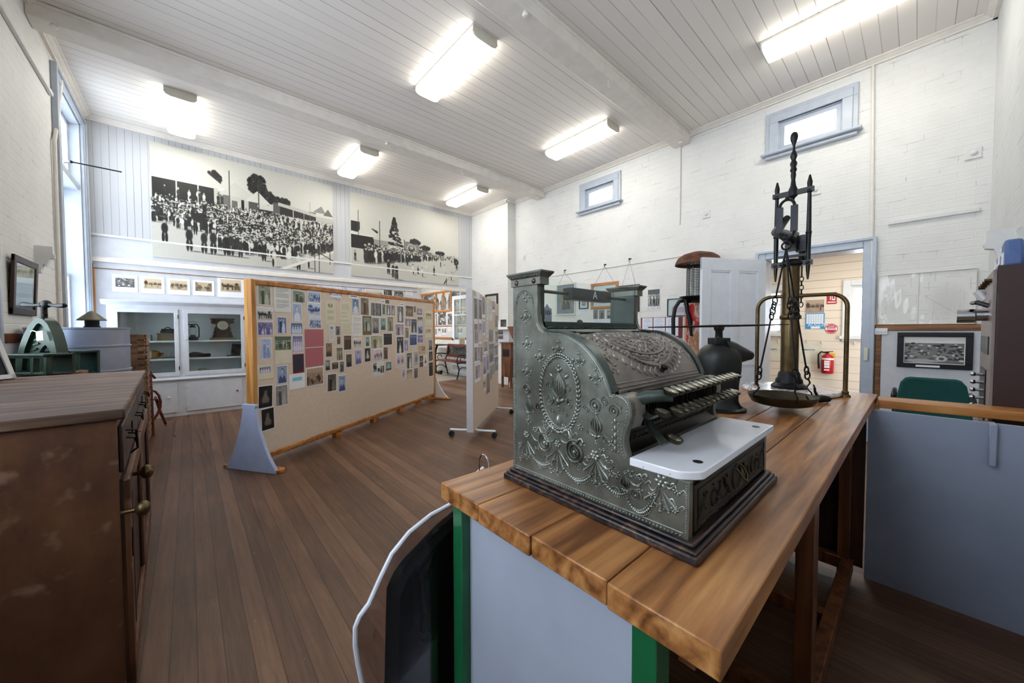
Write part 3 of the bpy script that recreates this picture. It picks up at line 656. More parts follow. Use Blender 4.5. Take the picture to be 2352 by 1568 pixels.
# rims of the side panels along the lid
def rim(x0, x1, name='rim'):
    path = SIDE[6:18]; mb = MB(); P = []
    for (y, z) in path: P += [(x0, y, z+.0), (x0, y-.001, z+.004), (x1, y-.001, z+.004), (x1, y, z-.004)]
    mb.add(P, [(4*i+j, 4*i+j+1, 4*i+5+j, 4*i+4+j) for i in range(len(path)-1) for j in range(3)]); return mb
for x0, x1 in ((RX0-.002, RX0+.021), (RX1-.021, RX1+.002)): rp('rim', rim(x0, x1), 'regrim')
# carcass behind the panels, keyboard well and cove
mb = MB().box(RX0+.014, RX1-.014, .605, .645, .945, 1.30).box(RX0+.014, RX1-.014, .36, .6, 1.04, 1.15)
mb.prism([(.60,1.15),(.60,1.262),(.53,1.262),(.47,1.252),(.42,1.222),(.392,1.18),(.385,1.15)], lambda y, z, d: (d, y, z), RX0+.014, RX1-.014)
rp('carcass', mb, 'regdark', flat=True)
COVE = [(.40,1.045),(.340,1.045),(.336,1.052),(.338,1.058),(.346,1.062),(.354,1.071),(.358,1.082),(.357,1.089),(.349,1.092),(.349,1.099),(.40,1.099)]
rp('cove_moulding', MB().prism(COVE, lambda y, z, d: (d, y, z), RX0+.014, RX1-.014), 'regdark', ang=25)
mb = MB()
for i in range(24):
    x = RX0+.03+(RX1-RX0-.06)*i/23; mb.dome(lambda a, b, h: (a, .3525-(b-1.077)*.55-h*.8, b+h*.3), x, 1.077, .0045, .006, .003)
rp('cove_beads', mb, 'regdark')
mb = MB()
for i in range(30):
    x = .642+.345*i/29; mb.box(x-.0012, x+.0012, .340, .375, 1.099, 1.150)
rp('comb_plate', mb, 'regdark', flat=True)
NOSE = [(.376,1.100),(.376,1.160),(.366,1.1595),(.36,1.1625),(.35,1.1615),(.343,1.1575),(.337,1.1505),(.3345,1.142),(.3335,1.13),(.3365,1.117),(.3415,1.104),(.343,1.100)]
for x0, x1 in ((RX0+.014, .632), (.992, RX1-.014)): rp('cheek', MB().prism(NOSE, lambda y, z, d: (d, y, z), x0, x1), 'reglid' if x0 < .7 else 'reg', ang=30)
rp('key_shroud', MB().prism([(.378,1.150),(.378,1.163),(.366,1.162),(.356,1.160),(.352,1.150)], lambda y, z, d: (d, y, z), .632, .992), 'regdark', ang=30)
rp('key_shroud', MB().tube([(.622,.352,1.148),(.634,.330,1.156),(.642,.308,1.160),(.648,.290,1.160)], [.012,.012,.011,.009], 10), 'regrim')
# keys on their levers
def key(x, y, z, r=.0132, y0=.36, z0=1.14, wide=0):
    root = obj('key', MB().lathe([(.0,-.008),(r*.8,-.008),(r,-.004),(r,.0),(r*.84,.0)], (0,0,0), 18, ax=(0,-.30,.954)).xf(Matrix.Translation(Vector((x,y,z))-Vector(rg.location))), M['brassdark'], rg)
    obj('key_cap', MB().lathe([(.0,.0012),(r*.6,.001),(r*.86,-.0002)], (0,0,0), 18, ax=(0,-.30,.954)).xf(Matrix.Translation(Vector((x,y,z))-Vector(rg.location))), M['keytop'], root)
    p = [Vector((x, y+.004, z-.007)), Vector((x, y+.02, z-.016)), Vector((x, (y+y0)/2+.008, (z+z0)/2-.012)), Vector((x, y0, z0))]
    m = MB()
    for a, b in zip(p, p[1:]): m.bar(a-Vector(rg.location), b-Vector(rg.location), .003 if not wide else .022, .012 if not wide else .004, m=0)
    obj('key_lever', m, M['regrim'] if wide else M['regdark'], root)
for i in range(14): key(.640+.0266*i, .290, 1.173, y0=.362, z0=1.146)
for i in range(13): key(.668+.0266*i, .291, 1.133, y0=.355, z0=1.122)
key(.636, .302, 1.134, .014, .345, 1.128, 1); key(.658, .290, 1.084, .015, .35, 1.115, 1)
# marble ledge
MP = [(.580,.336),(.580,.254),(.583,.246),(.592,.236),(.604,.226),(.612,.222),(1.034,.222),(1.034,.336)]
rp('marble_ledge', MB().prism(MP, lambda x, y, d: (x, y, d), 1.040, 1.0535), 'marble', bevel=.002)
for x, y in ((.648, .246), (.985, .246)): rp('screw_hole', MB().lathe([(.0,.0),(.0075,.0),(.0085,.0006)], (x, y, 1.0538), 14), 'black')
# drawer below it
dr = rp('drawer', MB().box(RX0+.014, RX1-.014, .238, .60, .948, 1.038).box(RX0+.018, RX1-.018, .232, .24, .952, 1.030), 'regdark', bevel=.002)
def fF(x, z, h): return (x, .232-h, z)
mb = MB(); xa, xb, za, zb = RX0+.03, RX1-.03, .962, 1.02
mb.rail(fF, [(xa,za),(xb,za),(xb,zb),(xa,zb),(xa,za)], .0012, .002)
for i in range(56): mb.dome(fF, xa+(xb-xa)*i/55, .9565, .002, .002, .002, 0, 6)
for sgn in (-1, 1):
    for cx_ in (.06, .115, .165):
        c0 = ((xa+xb)/2+sgn*cx_, .991)
        mb.rail(fF, [(c0[0]+sgn*(.004+.0032*t)*math.cos(t*sgn*1.0+cx_*30), c0[1]+(.004+.0032*t)*math.sin(t)) for t in np.linspace(0, 7, 26)], .0016, .003)
        for j in range(5): mb.dome(fF, c0[0]+random.uniform(-.02,.02), c0[1]+random.uniform(-.02,.02), .005, .0028, .003, random.uniform(0,3), 8)
mb.rail(fF, [((xa+xb)/2+.022*math.cos(t), .991+.024*math.sin(t)) for t in np.linspace(0, 2*PI, 30)], .002, .003)
o = rp('drawer_relief', mb, 'regdark'); o.parent = dr
xc = (RX0+RX1)/2+.01
mb = MB().tube([(xc-.016,.232,1.008),(xc-.016,.226,1.004),(xc-.012,.219,.992),(xc,.216,.984),(xc+.012,.219,.992),(xc+.016,.226,1.004),(xc+.016,.232,1.008)], .0022, 8)
o = rp('handle', mb, 'brass'); o.parent = dr
# pillars' caps, glass housing, indicator
for xa_, xb_ in ((RX0-.002, RX0+.022), (RX1-.022, RX1+.004)):
    mb = MB().box(xa_-.001, xb_+.004, .556, .652, 1.383, 1.399)
    mb.add([(xa_-.001,.556,1.399),(xb_+.004,.556,1.399),(xb_+.004,.652,1.399),(xa_-.001,.652,1.399),(xa_-.008,.546,1.4095),(xb_+.011,.546,1.4095),(xb_+.011,.661,1.4095),(xa_-.008,.661,1.4095)], [(0,1,5,4),(1,2,6,5),(2,3,7,6),(3,0,4,7),(4,5,6,7),(3,2,1,0)])
    mb.box(xa_-.008, xb_+.011, .546, .661, 1.4095, 1.413)
    if xa_ < .7:
        for i in range(14): mb.dome(lambda a, b, h: (xa_-.004-h, a, b), .562+.086*i/13, 1.403, .0022, .003, .003, 0, 6)
        for y in (.575, .632): mb.dome(lambda a, b, h: (xa_-.001-h, a, b), y, 1.391, .0065, .0065, .004, 0, 12, 1)
    part('pillar_cap', mb, [M['reg'], M['mould']], rg, bevel=.001)
for xa_, xb_ in ((RX0+.012, RX0+.022), (RX1-.022, RX1-.012)): rp('pillar', MB().box(xa_, xb_, .567, .648, 1.27, 1.386), 'regrim')
mb = MB().box(RX0+.02, RX1-.02, .560, .570, 1.288, 1.300).box(RX0+.02, RX1-.02, .632, .645, 1.28, 1.300)
mb.prism([(.60,1.27),(.60,1.295),(.568,1.295),(.548,1.276),(.548,1.268)], lambda y, z, d: (d, y, z), RX0+.014, RX1-.014)
mb.dome(lambda a, b, h: (a, .563-h, b), (RX0+RX1)/2-.07, 1.301, .012, .006, .003)
rp('glass_rail', mb, 'regrim', bevel=.001)
mb = MB()
for i in range(60): mb.dome(lambda a, b, h: (a, .558-(b-1.286)*-1.0-h*.7, b+h*.7), RX0+.026+(RX1-RX0-.052)*i/59, 1.286, .0024, .0026, .003, 0, 6)
rp('bead_strip', mb, 'regrim')
for x in (.655, .955): rp('hinge', MB().box(x-.018, x+.018, .528, .540, 1.272, 1.278), 'black', bevel=.001)
rp('glass_pane', MB().box(RX0+.02, RX1-.02, .5625, .565, 1.298, 1.398), 'regglass', flat=True); rp('glass_pane', MB().box(RX0+.02, RX1-.02, .637, .6395, 1.298, 1.398), 'regglass', flat=True)
rp('indicator_rod', MB().cyl((RX0+.02,.60,1.374), (RX1-.02,.60,1.374), .0042, n=12), 'brassdark')
ib = rp('indicator_block', MB().box(.728,.904,.585,.615,1.359,1.389), 'black', bevel=.0015)
def rel(M4): return Matrix.Translation(-Vector(rg.location)) @ M4
lettering('A', .030, M['white'], rel(frameM((.826,.5845,1.374), (1,0,0), (0,0,1))), ib)
fl = rp('price_flag', MB().prism([(.655,1.300),(.655,1.334),(.664,1.338),(.671,1.346),(.678,1.338),(.688,1.334),(.688,1.300)], lambda x, z, d: (x, d, z), .618, .620), 'trimblue', label='price tab')
lettering('1', .034, M['ink'], rel(frameM((.6585,.6175,1.318), (1,0,0), (0,0,1))), fl); lettering('10/-', .017, M['ink'], rel(frameM((.675,.6175,1.324), (1,0,0), (0,0,1))), fl)
# relief on the side panels -----------------------------------------------------------
def relief(xp, sg):
    R_ = MB(); s2 = 2.119
    def fn(y, z, h): return (xp-sg*h, y, z)
    def P(cx, cy):
        q = onx(1140+cx/s2, 580+cy/s2, RX0); return q.y, q.z
    bead = lambda y, z, r, h=None: R_.dome(fn, y, z, r, r, h or r*1.1, 0, 8)
    def fleur(c, s):
        y, z = c
        R_.dome(fn, y, z, s*.13, s*.22, s*.16); R_.dome(fn, y, z+s*.02, s*.05, s*.16, s*.22)
        for sg_ in (-1, 1):
            R_.rail(fn, [(y+sg_*s*(.1+.3*t), z-s*.18+s*.16*math.sin(PI*t)) for t in np.linspace(0,1,7)], s*.04, s*.09)
            bead(y+sg_*s*.38, z-s*.02, s*.09); bead(y+sg_*s*.24, z-s*.22, s*.08); bead(y+sg_*s*.12, z+s*.32, s*.06)
        bead(y, z+s*.36, s*.08); bead(y, z+s*.50, s*.05); bead(y, z+s*.62, s*.03)
        bead(y, z-s*.36, s*.09); bead(y, z-s*.52, s*.06); bead(y, z-s*.64, s*.035)
        bead(y-s*.1, z-s*.42, s*.05); bead(y+s*.1, z-s*.42, s*.05)
    def pear(c, s, n=5):
        y, z = c
        for i in range(n):
            k = (i-(n-1)/2)/((n-1)/2)
            R_.rail(fn, [(y+k*s*.30*math.sin(PI*t**.8)*(1-.12*t), z-s*.38+s*.95*t) for t in np.linspace(0,1,12)], [s*(.02+.035*math.sin(PI*t)) for t in np.linspace(0,1,12)], [s*(.06+.14*math.sin(PI*t)*(1-.4*abs(k))) for t in np.linspace(0,1,12)])
        bead(y, z+s*.62, s*.09); bead(y, z+s*.78, s*.06); bead(y-s*.1, z+s*.68, s*.06); bead(y+s*.1, z+s*.68, s*.06)
        for sg_ in (-1, 1):
            scroll((y+sg_*s*.34, z-s*.42), s*.16, sg_, 1.3); R_.dome(fn, y+sg_*s*.16, z-s*.46, s*.14, s*.07, s*.1, sg_*.5)
        R_.dome(fn, y, z-s*.5, s*.08, s*.13, s*.14); bead(y, z-s*.7, s*.06); bead(y, z-s*.82, s*.04)
    def scroll(c, r, d, turns=1.8, ph=0.0):
        n = int(14*turns)+4
        R_.rail(fn, [(c[0]+d*r*(1-.75*i/n)*math.cos(ph+2*PI*turns*i/n), c[1]+r*(1-.75*i/n)*math.sin(ph+2*PI*turns*i/n)) for i in range(n+1)], [r*.10*(1-.4*i/n) for i in range(n+1)], r*.22)
        bead(c[0], c[1], r*.24, r*.3)
    def rosette(c, s, n=6):
        for i in range(n):
            a = 2*PI*i/n; R_.dome(fn, c[0]+s*.55*math.cos(a), c[1]+s*.55*math.sin(a), s*.42, s*.30, s*.35, a, 8)
        bead(c[0], c[1], s*.32, s*.5)
    def fan(c, s, n=5, spread=1.5):
        for i in range(n):
            a = -PI/2+(i/(n-1)-.5)*spread
            R_.rail(fn, [(c[0]+s*t*math.cos(a)*(1+.12*t), c[1]+s*t*math.sin(a)) for t in np.linspace(.1,1,8)], [s*(.02+.06*t) for t in np.linspace(0,1,8)], [s*.12*(.4+.6*t) for t in np.linspace(0,1,8)])
            bead(c[0]+s*1.1*math.cos(a), c[1]+s*1.08*math.sin(a), s*.08)
    def swag(p, q, sag, n):
        for i in range(n+1):
            t = i/n; y, z = p[0]+(q[0]-p[0])*t, p[1]+(q[1]-p[1])*t-sag*4*t*(1-t); r = .0024+.0014*math.sin(PI*t)
            bead(y, z, r, .004); bead(y+.0028, z+.0035, r*.65, .003); bead(y-.0026, z-.0038, r*.6, .003)
    def ribbon(c, s, d):
        R_.rail(fn, [(c[0]+d*s*t, c[1]+s*.20*math.sin(2*PI*t*1.4)-s*.35*t) for t in np.linspace(0,1,20)], [s*.085*(1-.5*t) for t in np.linspace(0,1,20)], [s*.10*(.35+.65*abs(math.cos(2*PI*t*1.4))) for t in np.linspace(0,1,20)])
        for k in range(4): bead(c[0]+d*s*(.1+.27*k), c[1]-s*.12-s*.3*(.27*k), s*.05)
    for cx, cy in ((145,308),(152,436),(153,572),(215,500),(302,462),(402,520),(486,600)): fleur(P(cx, cy), .036)
    y, z = P(148, 218)
    for a in range(4): R_.dome(fn, y+.008*math.cos(a*PI/2), z+.008*math.sin(a*PI/2), .004, .0028, .004, a*PI/2)
    # wreath, lock plate and pear within
    yc, zc = P(306, 682); ry, rz = .052, .079
    for i in range(54):
        a = 2*PI*i/54
        for k, rr in ((-.5,.97),(.5,1.05)): R_.dome(fn, yc+ry*rr*math.cos(a), zc+rz*rr*math.sin(a), .0055, .0026, .0045, a+PI/2+k, 7)
    R_.rail(fn, [(yc+ry*.9*math.cos(2*PI*i/48), zc+rz*.92*math.sin(2*PI*i/48)) for i in range(49)], .0010, .0016)
    pear((yc, zc+.012), .058, 7)
    for d in (-1, 1):
        scroll((yc+d*.026, zc+.012), .010, d, 1.5); scroll((yc+d*.028, zc-.020), .012, d, 1.6, 1); scroll((yc+d*.018, zc-.040), .009, d, 1.3, 2); R_.dome(fn, yc+d*.02, zc+.036, .008, .004, .005, d*.7)
    R_.dome(fn, yc, zc-.058, .006, .013, .007)
    for i in range(7): bead(yc+(i-3)*.008, zc-.084+abs(i-3)*.003, .004, .005)
    for d in (-1, 1): ribbon((yc+d*.014, zc-.080), .05, d)
    # hanging ornaments right and left of the wreath
    pear(P(160, 745), .032, 5); scroll(P(150, 665), .013, 1, 1.6); fleur(P(158, 815), .022)
    pear(P(487, 845), .040, 5); scroll(P(484, 745), .017, -1, 1.9); scroll(P(440, 760), .009, 1, 1.5); scroll(P(530, 725), .011, -1, 1.5); scroll(P(455, 880), .008, 1, 1.4); scroll(P(530, 912), .008, -1, 1.4)
    scroll(P(575, 772), .014, -1, 1.8); scroll(P(600, 750), .008, 1, 1.3)
    for k, cy in enumerate((820, 855, 890, 925, 955)):
        c = P(580, cy); R_.dome(fn, c[0], c[1], .003, .007, .004); bead(c[0]-.006, c[1]-.004, .0022); bead(c[0]+.006, c[1]-.004, .0022)
    # lower band: scrolls, rosettes, fans, swags
    for cx, cy, r, d in ((240,922,.022,-1),(385,968,.025,-1)): scroll(P(cx, cy), r, d, 2.2, 1.2); rosette(P(cx, cy), .009, 5)
    for cx, cy, s_ in ((148,885,.010),(300,930,.010),(481,985,.0125),(806,1112,.014)): rosette(P(cx, cy), s_)
    for cx, cy, s_ in ((150,910,.034),(300,950,.04),(486,1010,.036),(800,1145,.036)): fan(P(cx, cy), s_)
    for (a, b), (c_, d_), sag, n in (((165,965),(285,1005),.022,16),((320,1020),(470,1075),.026,18),((505,1080),(640,1165),.016,13),((640,1195),(770,1205),.024,16)): swag(P(a,b), P(c_,d_), sag, n)
    for cx, cy, s_ in ((150,985,.022),(300,1060,.022),(487,1115,.024),(800,1225,.026)): fleur(P(cx, cy), s_)
    for cx, cy in ((340,1020),(250,1005),(400,1040)): scroll(P(cx, cy), .010, 1, 1.4)
    pear(P(628, 1120), .028, 5); scroll(P(585,1165), .012, 1, 1.5); scroll(P(680,1180), .012, -1, 1.5)
    for cx, cy, d in ((515,990,-1),(520,1045,-1),(735,1090,1),(690,1085,-1),(850,1130,-1),(845,1205,-1),(350,860,-1),(265,850,1)): ribbon(P(cx, cy), .024, d)
    rr = random.Random(5)
    for cx, cy in ((190,860),(235,830),(365,905),(420,930),(445,1000),(545,1010),(560,1075),(200,950),(215,1040),(270,1060),(395,1110),(530,1120),(590,1080),(655,1075),(720,1040),(700,1150),(760,1180),(850,1075),(870,1250),(880,1160),(560,930),(515,960),(120,930),(125,1000),(330,850),(410,850),(250,880)):
        q = P(cx, cy); nb = rr.choice((4,5))
        for k in range(nb): a = 2*PI*k/nb+rr.random(); R_.dome(fn, q[0]+.0050*math.cos(a), q[1]+.0050*math.sin(a), .0034, .0020, .0030, a, 7)
        bead(q[0], q[1], .0022, .0036)
    for (a, b), (c_, d_) in (((225,880),(290,905)),((315,905),(372,890)),((420,1010),(470,1000)),((500,1000),(575,1040)),((170,870),(215,905)),((640,1090),(720,1110)),((740,1120),(790,1125)),((820,1120),(880,1105))):
        p0, p1 = P(a, b), P(c_, d_); R_.rail(fn, [(p0[0]+(p1[0]-p0[0])*t, p0[1]+(p1[1]-p0[1])*t-.012*math.sin(PI*t)) for t in np.linspace(0,1,12)], [.0006+.0016*math.sin(PI*t) for t in np.linspace(0,1,12)], .0026)
    # bead borders
    for i in range(70): bead(.6425, .955+.355*i/69, .0019, .0026)
    R_.rail(fn, [(.6375,.958),(.6375,1.33)] + arc((.6075,1.342), .030, 0, PI, 14) + [(.5775,1.33),(.5775,1.312)], .0010, .002)
    for t in np.linspace(0, 1, 24):
        a = PI*t; bead(.6075+.0265*math.cos(a), 1.342+.0265*math.sin(a), .0018, .0024)
    R_.rail(fn, [(.6375,.956),(.242,.956)], .0010, .0018)
    for i in range(62): bead(.634-.388*i/61, .9505, .0020, .0026)
    for i in range(22): bead(.2375, .958+.075*i/21, .0015, .002)
    pth = [(y+.0045*(1 if z > 1.1 else .8), z-.0035) for y, z in SIDE[4:31]]
    R_.rail(fn, pth, .0012, .0018)
    for (a, b), (c_, d_) in zip(SIDE[18:31], SIDE[19:32]):
        for t in (0, .5): bead(a+(c_-a)*t+.009, b+(d_-b)*t-.002, .0017, .002)
    return R_, P
mb, P_ = relief(RX0, 1)
rp('side_relief', mb, 'regrel', ang=60)
mb, _q = relief(RX1, -1); rp('side_relief', mb, 'regrel', ang=60)
for cx, cy in ((296, 722), (211, 745)):
    q = onx(1140+cx/2.119, 580+cy/2.119, RX0)
    lk = rp('lock', MB().lathe([(.0,.004),(.0035,.004),(.0042,.007),(.0062,.007),(.0066,.0)], (RX0, q.y, q.z), 16, ax=(-1,0,0)), 'chrome')
    o = rp('keyhole', MB().box(RX0-.0048, RX0-.004, q.y-.0007, q.y+.0007, q.z-.003, q.z+.003), 'black'); o.parent = lk

# garment bag on its hanger at the counter side
gy = .79
def gp(x, z, d=0): return Vector((x, gy+d, z))
gb = thing('garment_bag', 'black garment in clear plastic bag with white piping hanging on the counter side', 'garment bag', (.60, gy, 0))
right = [(px, py) for px, py in ((1040,1155),(990,1182),(940,1222),(900,1272),(872,1330),(848,1385),(826,1415),(816,1440),(816,1480),(822,1520),(832,1568))]
edge = []
for px, py in right: q = ony(px, py, gy); edge.append((q.x, q.z))
edge += [(edge[-1][0]+.012, .30), (edge[-1][0]+.016, .12)]
out = [(.60, .90), (.56, .885)] + edge
full = out + [(1.2-x, z) for x, z in out[::-1][:-1]]
def bulge(poly, d0, shrink=1.0, cx=.60, cz=.5):
    mb = MB(); n = len(poly); ins = [(cx+(x-cx)*.93*shrink, cz+(z-cz)*.94*shrink) for x, z in poly]; o_ = [(cx+(x-cx)*shrink, cz+(z-cz)*shrink) for x, z in poly]
    vs = [gp(x, z, 0) for x, z in o_] + [gp(x, z, d0) for x, z in ins] + [gp(x, z, -d0) for x, z in ins]
    fs = [(i, (i+1)%n, n+(i+1)%n, n+i) for i in range(n)] + [((i+1)%n, i, 2*n+i, 2*n+(i+1)%n) for i in range(n)] + [tuple(n+i for i in range(n)), tuple(2*n+i for i in range(n-1,-1,-1))]
    return mb.add(vs, fs)
ge = [ony(px, py, gy) for px, py in ((1040,1175),(1018,1192),(1000,1208),(960,1250),(925,1285),(905,1312),(888,1350),(886,1420),(883,1568))]
gar = [(.60,.865)] + [(q.x, q.z) for q in ge] + [(ge[-1].x+.002, .2)]
gfull = gar + [(1.2-x, z) for x, z in gar[::-1][:-1]]
part('garment', bulge(gfull, .028), M['suit'], gb, ang=50)
part('plastic_cover', bulge(full, .034), M['plastic'], gb, ang=50)
part('piping', MB().tube([gp(x, z) for x, z in full], .0055, 8), M['piping'], gb)
hk = [(.60,.79,.885),(.60,.788,.925)] + [(.60-.0, .775+.020*math.cos(a)-.006, .945+.024*math.sin(a)) for a in np.linspace(.2, PI, 12)] + [(.60,.748,.93)]
part('hanger_hook', MB().tube([(.575, .755+.022*math.cos(a), .922+.030*math.sin(a)) for a in np.linspace(PI*1.02, -.0, 16)] + [(.578,.779,.90),(.60,.787,.86)], .0019, 8), M['chrome'], gb)
# ------------------------------------------------------------------ beam scale, press and the things behind the counter
sc_ = thing('beam_scale', 'tall antique beam scale with brass column on a round marble base', 'scale', (2.60, .49, ZT))
def sp(name, mb, mat, root=None, **k): return part(name, mb, M[mat], sc_, **k)
bx_, by_ = 2.60, .49
sp('marble_base', MB().lathe([(.0,.0),(.225,.0),(.232,.006),(.232,.018),(.226,.024),(.0,.024)], (bx_+.02, by_, ZT), 48), 'veined')
zb = ZT+.024
sp('column_foot', MB().lathe([(.0,0),(.085,0),(.088,.012),(.078,.022),(.066,.03),(.064,.05),(.056,.06),(.052,.085),(.046,.095),(.0,.095)], (bx_, by_, zb), 28), 'iron')
sp('column', MB().lathe([(.0,.09),(.043,.09),(.0425,.38),(.041,.395),(.05,.40),(.053,.41),(.05,.42),(.041,.425),(.040,.70),(.0,.70)], (bx_, by_, zb), 28), 'brass')
zc_ = zb+.70
sp('column_cap', MB().lathe([(.0,0),(.046,0),(.056,.012),(.05,.028),(.035,.04),(.0,.04)], (bx_, by_, zc_), 24), 'black')
# the beam runs along X towards the camera; the shear frame stands across it
for yy in (-.075, .075):
    mb = MB(); y = by_+yy
    mb.tube([(bx_, y, zc_-.08), (bx_, y, zc_-.03), (bx_, y, zc_+.02), (bx_, y, zc_+.20), (bx_, y, zc_+.40), (bx_, y, zc_+.46), (bx_, y, zc_+.50)], [.004,.009,.011,.012,.009,.013,.004], 10)
    for z in (.0, .17, .40): mb.ball((bx_, y, zc_+z+.012), .017, 10, 7, (.9,.9,.8))
    sp('upright', mb, 'black')
mb = MB()
sp('cross_bar', MB().bar((bx_, by_-.095, zc_+.015), (bx_, by_+.095, zc_+.015), .022, .026), 'black'); sp('cross_bar', MB().bar((bx_, by_-.07, zc_+.06), (bx_, by_+.07, zc_+.06), .014, .014), 'black')
mb.bar((bx_, by_-.095, zc_+.42), (bx_, by_+.095, zc_+.42), .022, .026)
mb.lathe([(.0,-.062),(.006,-.05),(.010,-.03),(.022,-.018),(.022,.018),(.014,.04),(.009,.08)], (bx_, by_, zc_+.42), 14)
sp('cross_bar', mb, 'black')
fin = [(.009,.07),(.013,.10),(.011,.115),(.017,.13),(.012,.145),(.018,.165),(.010,.185),(.017,.205),(.013,.225),(.007,.24),(.006,.265),(.010,.28),(.016,.295),(.019,.315),(.016,.333),(.008,.342),(.0,.344)]
sp('finial', MB().lathe(fin, (bx_, by_, zc_+.42), 14), 'black')
bz = zc_+.145; ex = 1.965
mb = MB()
for s_ in (-1, 1):
    x1 = bx_+s_*(bx_-ex)
    mb.tube([(bx_, by_, bz), (bx_+s_*.12, by_-.002*s_, bz+.012), (bx_+s_*.35, by_-.035*-s_*0, bz-.01), (x1, by_+(-.10 if s_ < 0 else .06), bz-.02)], [.032,.03,.022,.013], 10)
mb.box(bx_-.04, bx_+.04, by_-.026, by_+.026, bz-.05, bz+.05)
sp('balance_beam', mb, 'black')
sp('pointer', MB().lathe([(.012,.0),(.009,.06),(.006,.13),(.013,.136),(.005,.145),(.006,.165),(.0,.185)], (bx_, by_-.005, bz+.03), 10), 'black')
ey = by_-.10
pl = [(-.04,-.10),(.04,-.10),(.045,.02),(.03,.05),(.012,.06),(.012,.075),(-.012,.075),(-.012,.06),(-.03,.05),(-.045,.02)]
mb = MB()
for q in ((-.038,-.014),(.014,.038)): mb.box(ex-.006, ex+.006, ey+q[0], ey+q[1], bz-.08, bz+.03)
mb.tube([(ex, ey+.026*math.cos(a), bz+.03+.03*math.sin(a)) for a in np.linspace(0, PI, 11)], .006, 8)
mb.tube([(ex, ey+.026*math.cos(a), bz-.08-.03*math.sin(a)) for a in np.linspace(0, PI, 11)], .006, 8); mb.ball((ex, ey, bz+.065), .009, 10, 6)
sp('end_shackle', mb, 'iron')
sp('counter_block', MB().box(bx_+.02, bx_+.07, by_-.065, by_-.015, bz-.06, bz+.03).cyl((bx_+.045, by_-.04, bz-.06), (bx_+.045, by_-.04, bz-.12), .014, .02, 10).bar((bx_+.045, by_-.08, bz+.03), (bx_+.045, by_-.03, bz+.03), .012, .014), 'black')
# pan and its hanging rods
pz, px_, py_, pr = .946, 1.955, .392, .128
sp('pan', MB().lathe([(.0,.0),(.05,.001),(.09,.005),(.112,.013),(.122,.030),(.128,.044),(.128,.048),(.122,.044),(.111,.022),(.09,.012),(.0,.007)], (px_, py_, pz), 48), 'brassdark')
hx, hz = ex, bz-.16
sp('hook_ring', MB().tube([(hx, ey+.016*math.cos(a), hz+.02+.016*math.sin(a)) for a in np.linspace(0, 2*PI, 16)[:-1]], .0042, 8, True).tube([(hx, ey, bz-.10), (hx, ey+.006, hz+.07), (hx, ey-.004, hz+.04)], .005, 8), 'iron')
def link(c, r, ax): 
    c = Vector(c); m = MB(); u = Vector(ax); 
    return m.tube([c+u*(r*.75*math.cos(a))+Vector((0,0,1.25*r*math.sin(a))) for a in np.linspace(0, 2*PI, 14)[:-1]], .0032, 6, True)
for k, an in enumerate((2.45, 3.75, -.75)):
    rx, ry = px_+pr*.97*math.cos(an), py_+pr*.97*math.sin(an)
    top = Vector((hx, ey, hz+.006)); bot = Vector((rx, ry, pz+.05)); mb = MB()
    if k == 0: d0 = Vector((0,.004,0))
    def at(t): return top+(bot-top)*t
    mb.tube([at(.0), at(.2), at(.33)], [.0042,.0036,.0036], 8)
    side = Vector((-(ry-py_), rx-px_, 0)).normalized(); out_ = Vector((rx-px_, ry-py_, 0)).normalized()
    for j, t in enumerate((.355, .39, .425, .46)):
        mb2 = link(at(t), .0145, side if j % 2 else out_); mb.add(mb2.v, mb2.f)
    mb.tube([at(.475), at(.65), at(.82)], .0035, 8)
    for t, q in ((.835, side), (.87, out_)):
        mb2 = link(at(t), .0145, q); mb.add(mb2.v, mb2.f)
    p = at(.89); mb.tube([p, p+out_*.010+Vector((0,0,-.02)), p-out_*.006+Vector((0,0,-.042)), bot+out_*.004+Vector((0,0,.006)), bot+out_*.006+Vector((0,0,-.01)), bot+out_*-.012+Vector((0,0,-.022)), bot-out_*.02+Vector((0,0,-.006))], .0034, 8)
    sp('hanging_rod', mb, 'iron')
mb = MB(); c = Vector((bx_-(ex-bx_), by_+.06, bz-.02)); 
mb.tube([c, c+Vector((0,0,-.12))], .005, 8)
for j in range(7):
    m2 = link(c+Vector((0,0,-.13-.03*j)), .015, (1,0,0) if j % 2 else (0,1,0)); mb.add(m2.v, m2.f)
sp('far_chain', mb, 'iron')
# bent brass rail either side of the column
fl_, fr_ = onz(1737, 893, ZT), onz(1941, 911, ZT); top_ = 1.475
dv = (fr_-fl_).normalized(); pts = [fl_+Vector((0,0,.0)), fl_+Vector((0,0,top_-ZT-.07))]
for a in np.linspace(PI, PI/2, 8)[1:]: pts.append(fl_+dv*(.07+.07*math.cos(a))+Vector((0,0,top_-ZT-.07+.07*math.sin(a))))
for a in np.linspace(PI/2, 0, 8): pts.append(fr_-dv*.07+dv*.07*math.cos(a)+Vector((0,0,top_-ZT-.07+.07*math.sin(a))))
pts.append(fr_); mb = MB().tube(pts, .0105, 12)
for q in (fl_, fr_): mb.lathe([(.0,0),(.024,0),(.022,.008),(.014,.016),(.016,.026),(.011,.034)], q, 14)
sp('brass_rail', mb, 'brass')
ri = onz(1885, 925, ZT); hk = thing('iron_hook', 'small black iron hook lying on the counter at the right edge of the scale pan', 'hook', ri)
part('shank', MB().tube([ri+Vector((-.04,.02,.02)), ri+Vector((0,0,.022)), ri+Vector((.035,-.025,.018))], [.016,.02,.014], 10), M['black'], hk)
part('hook', MB().tube([ri+Vector((-.01,.01,.03)), ri+Vector((-.02,.02,.055)), ri+Vector((-.03,.02,.075)), ri+Vector((-.024,.026,.09))], [.007,.006,.005,.003], 8), M['black'], hk)

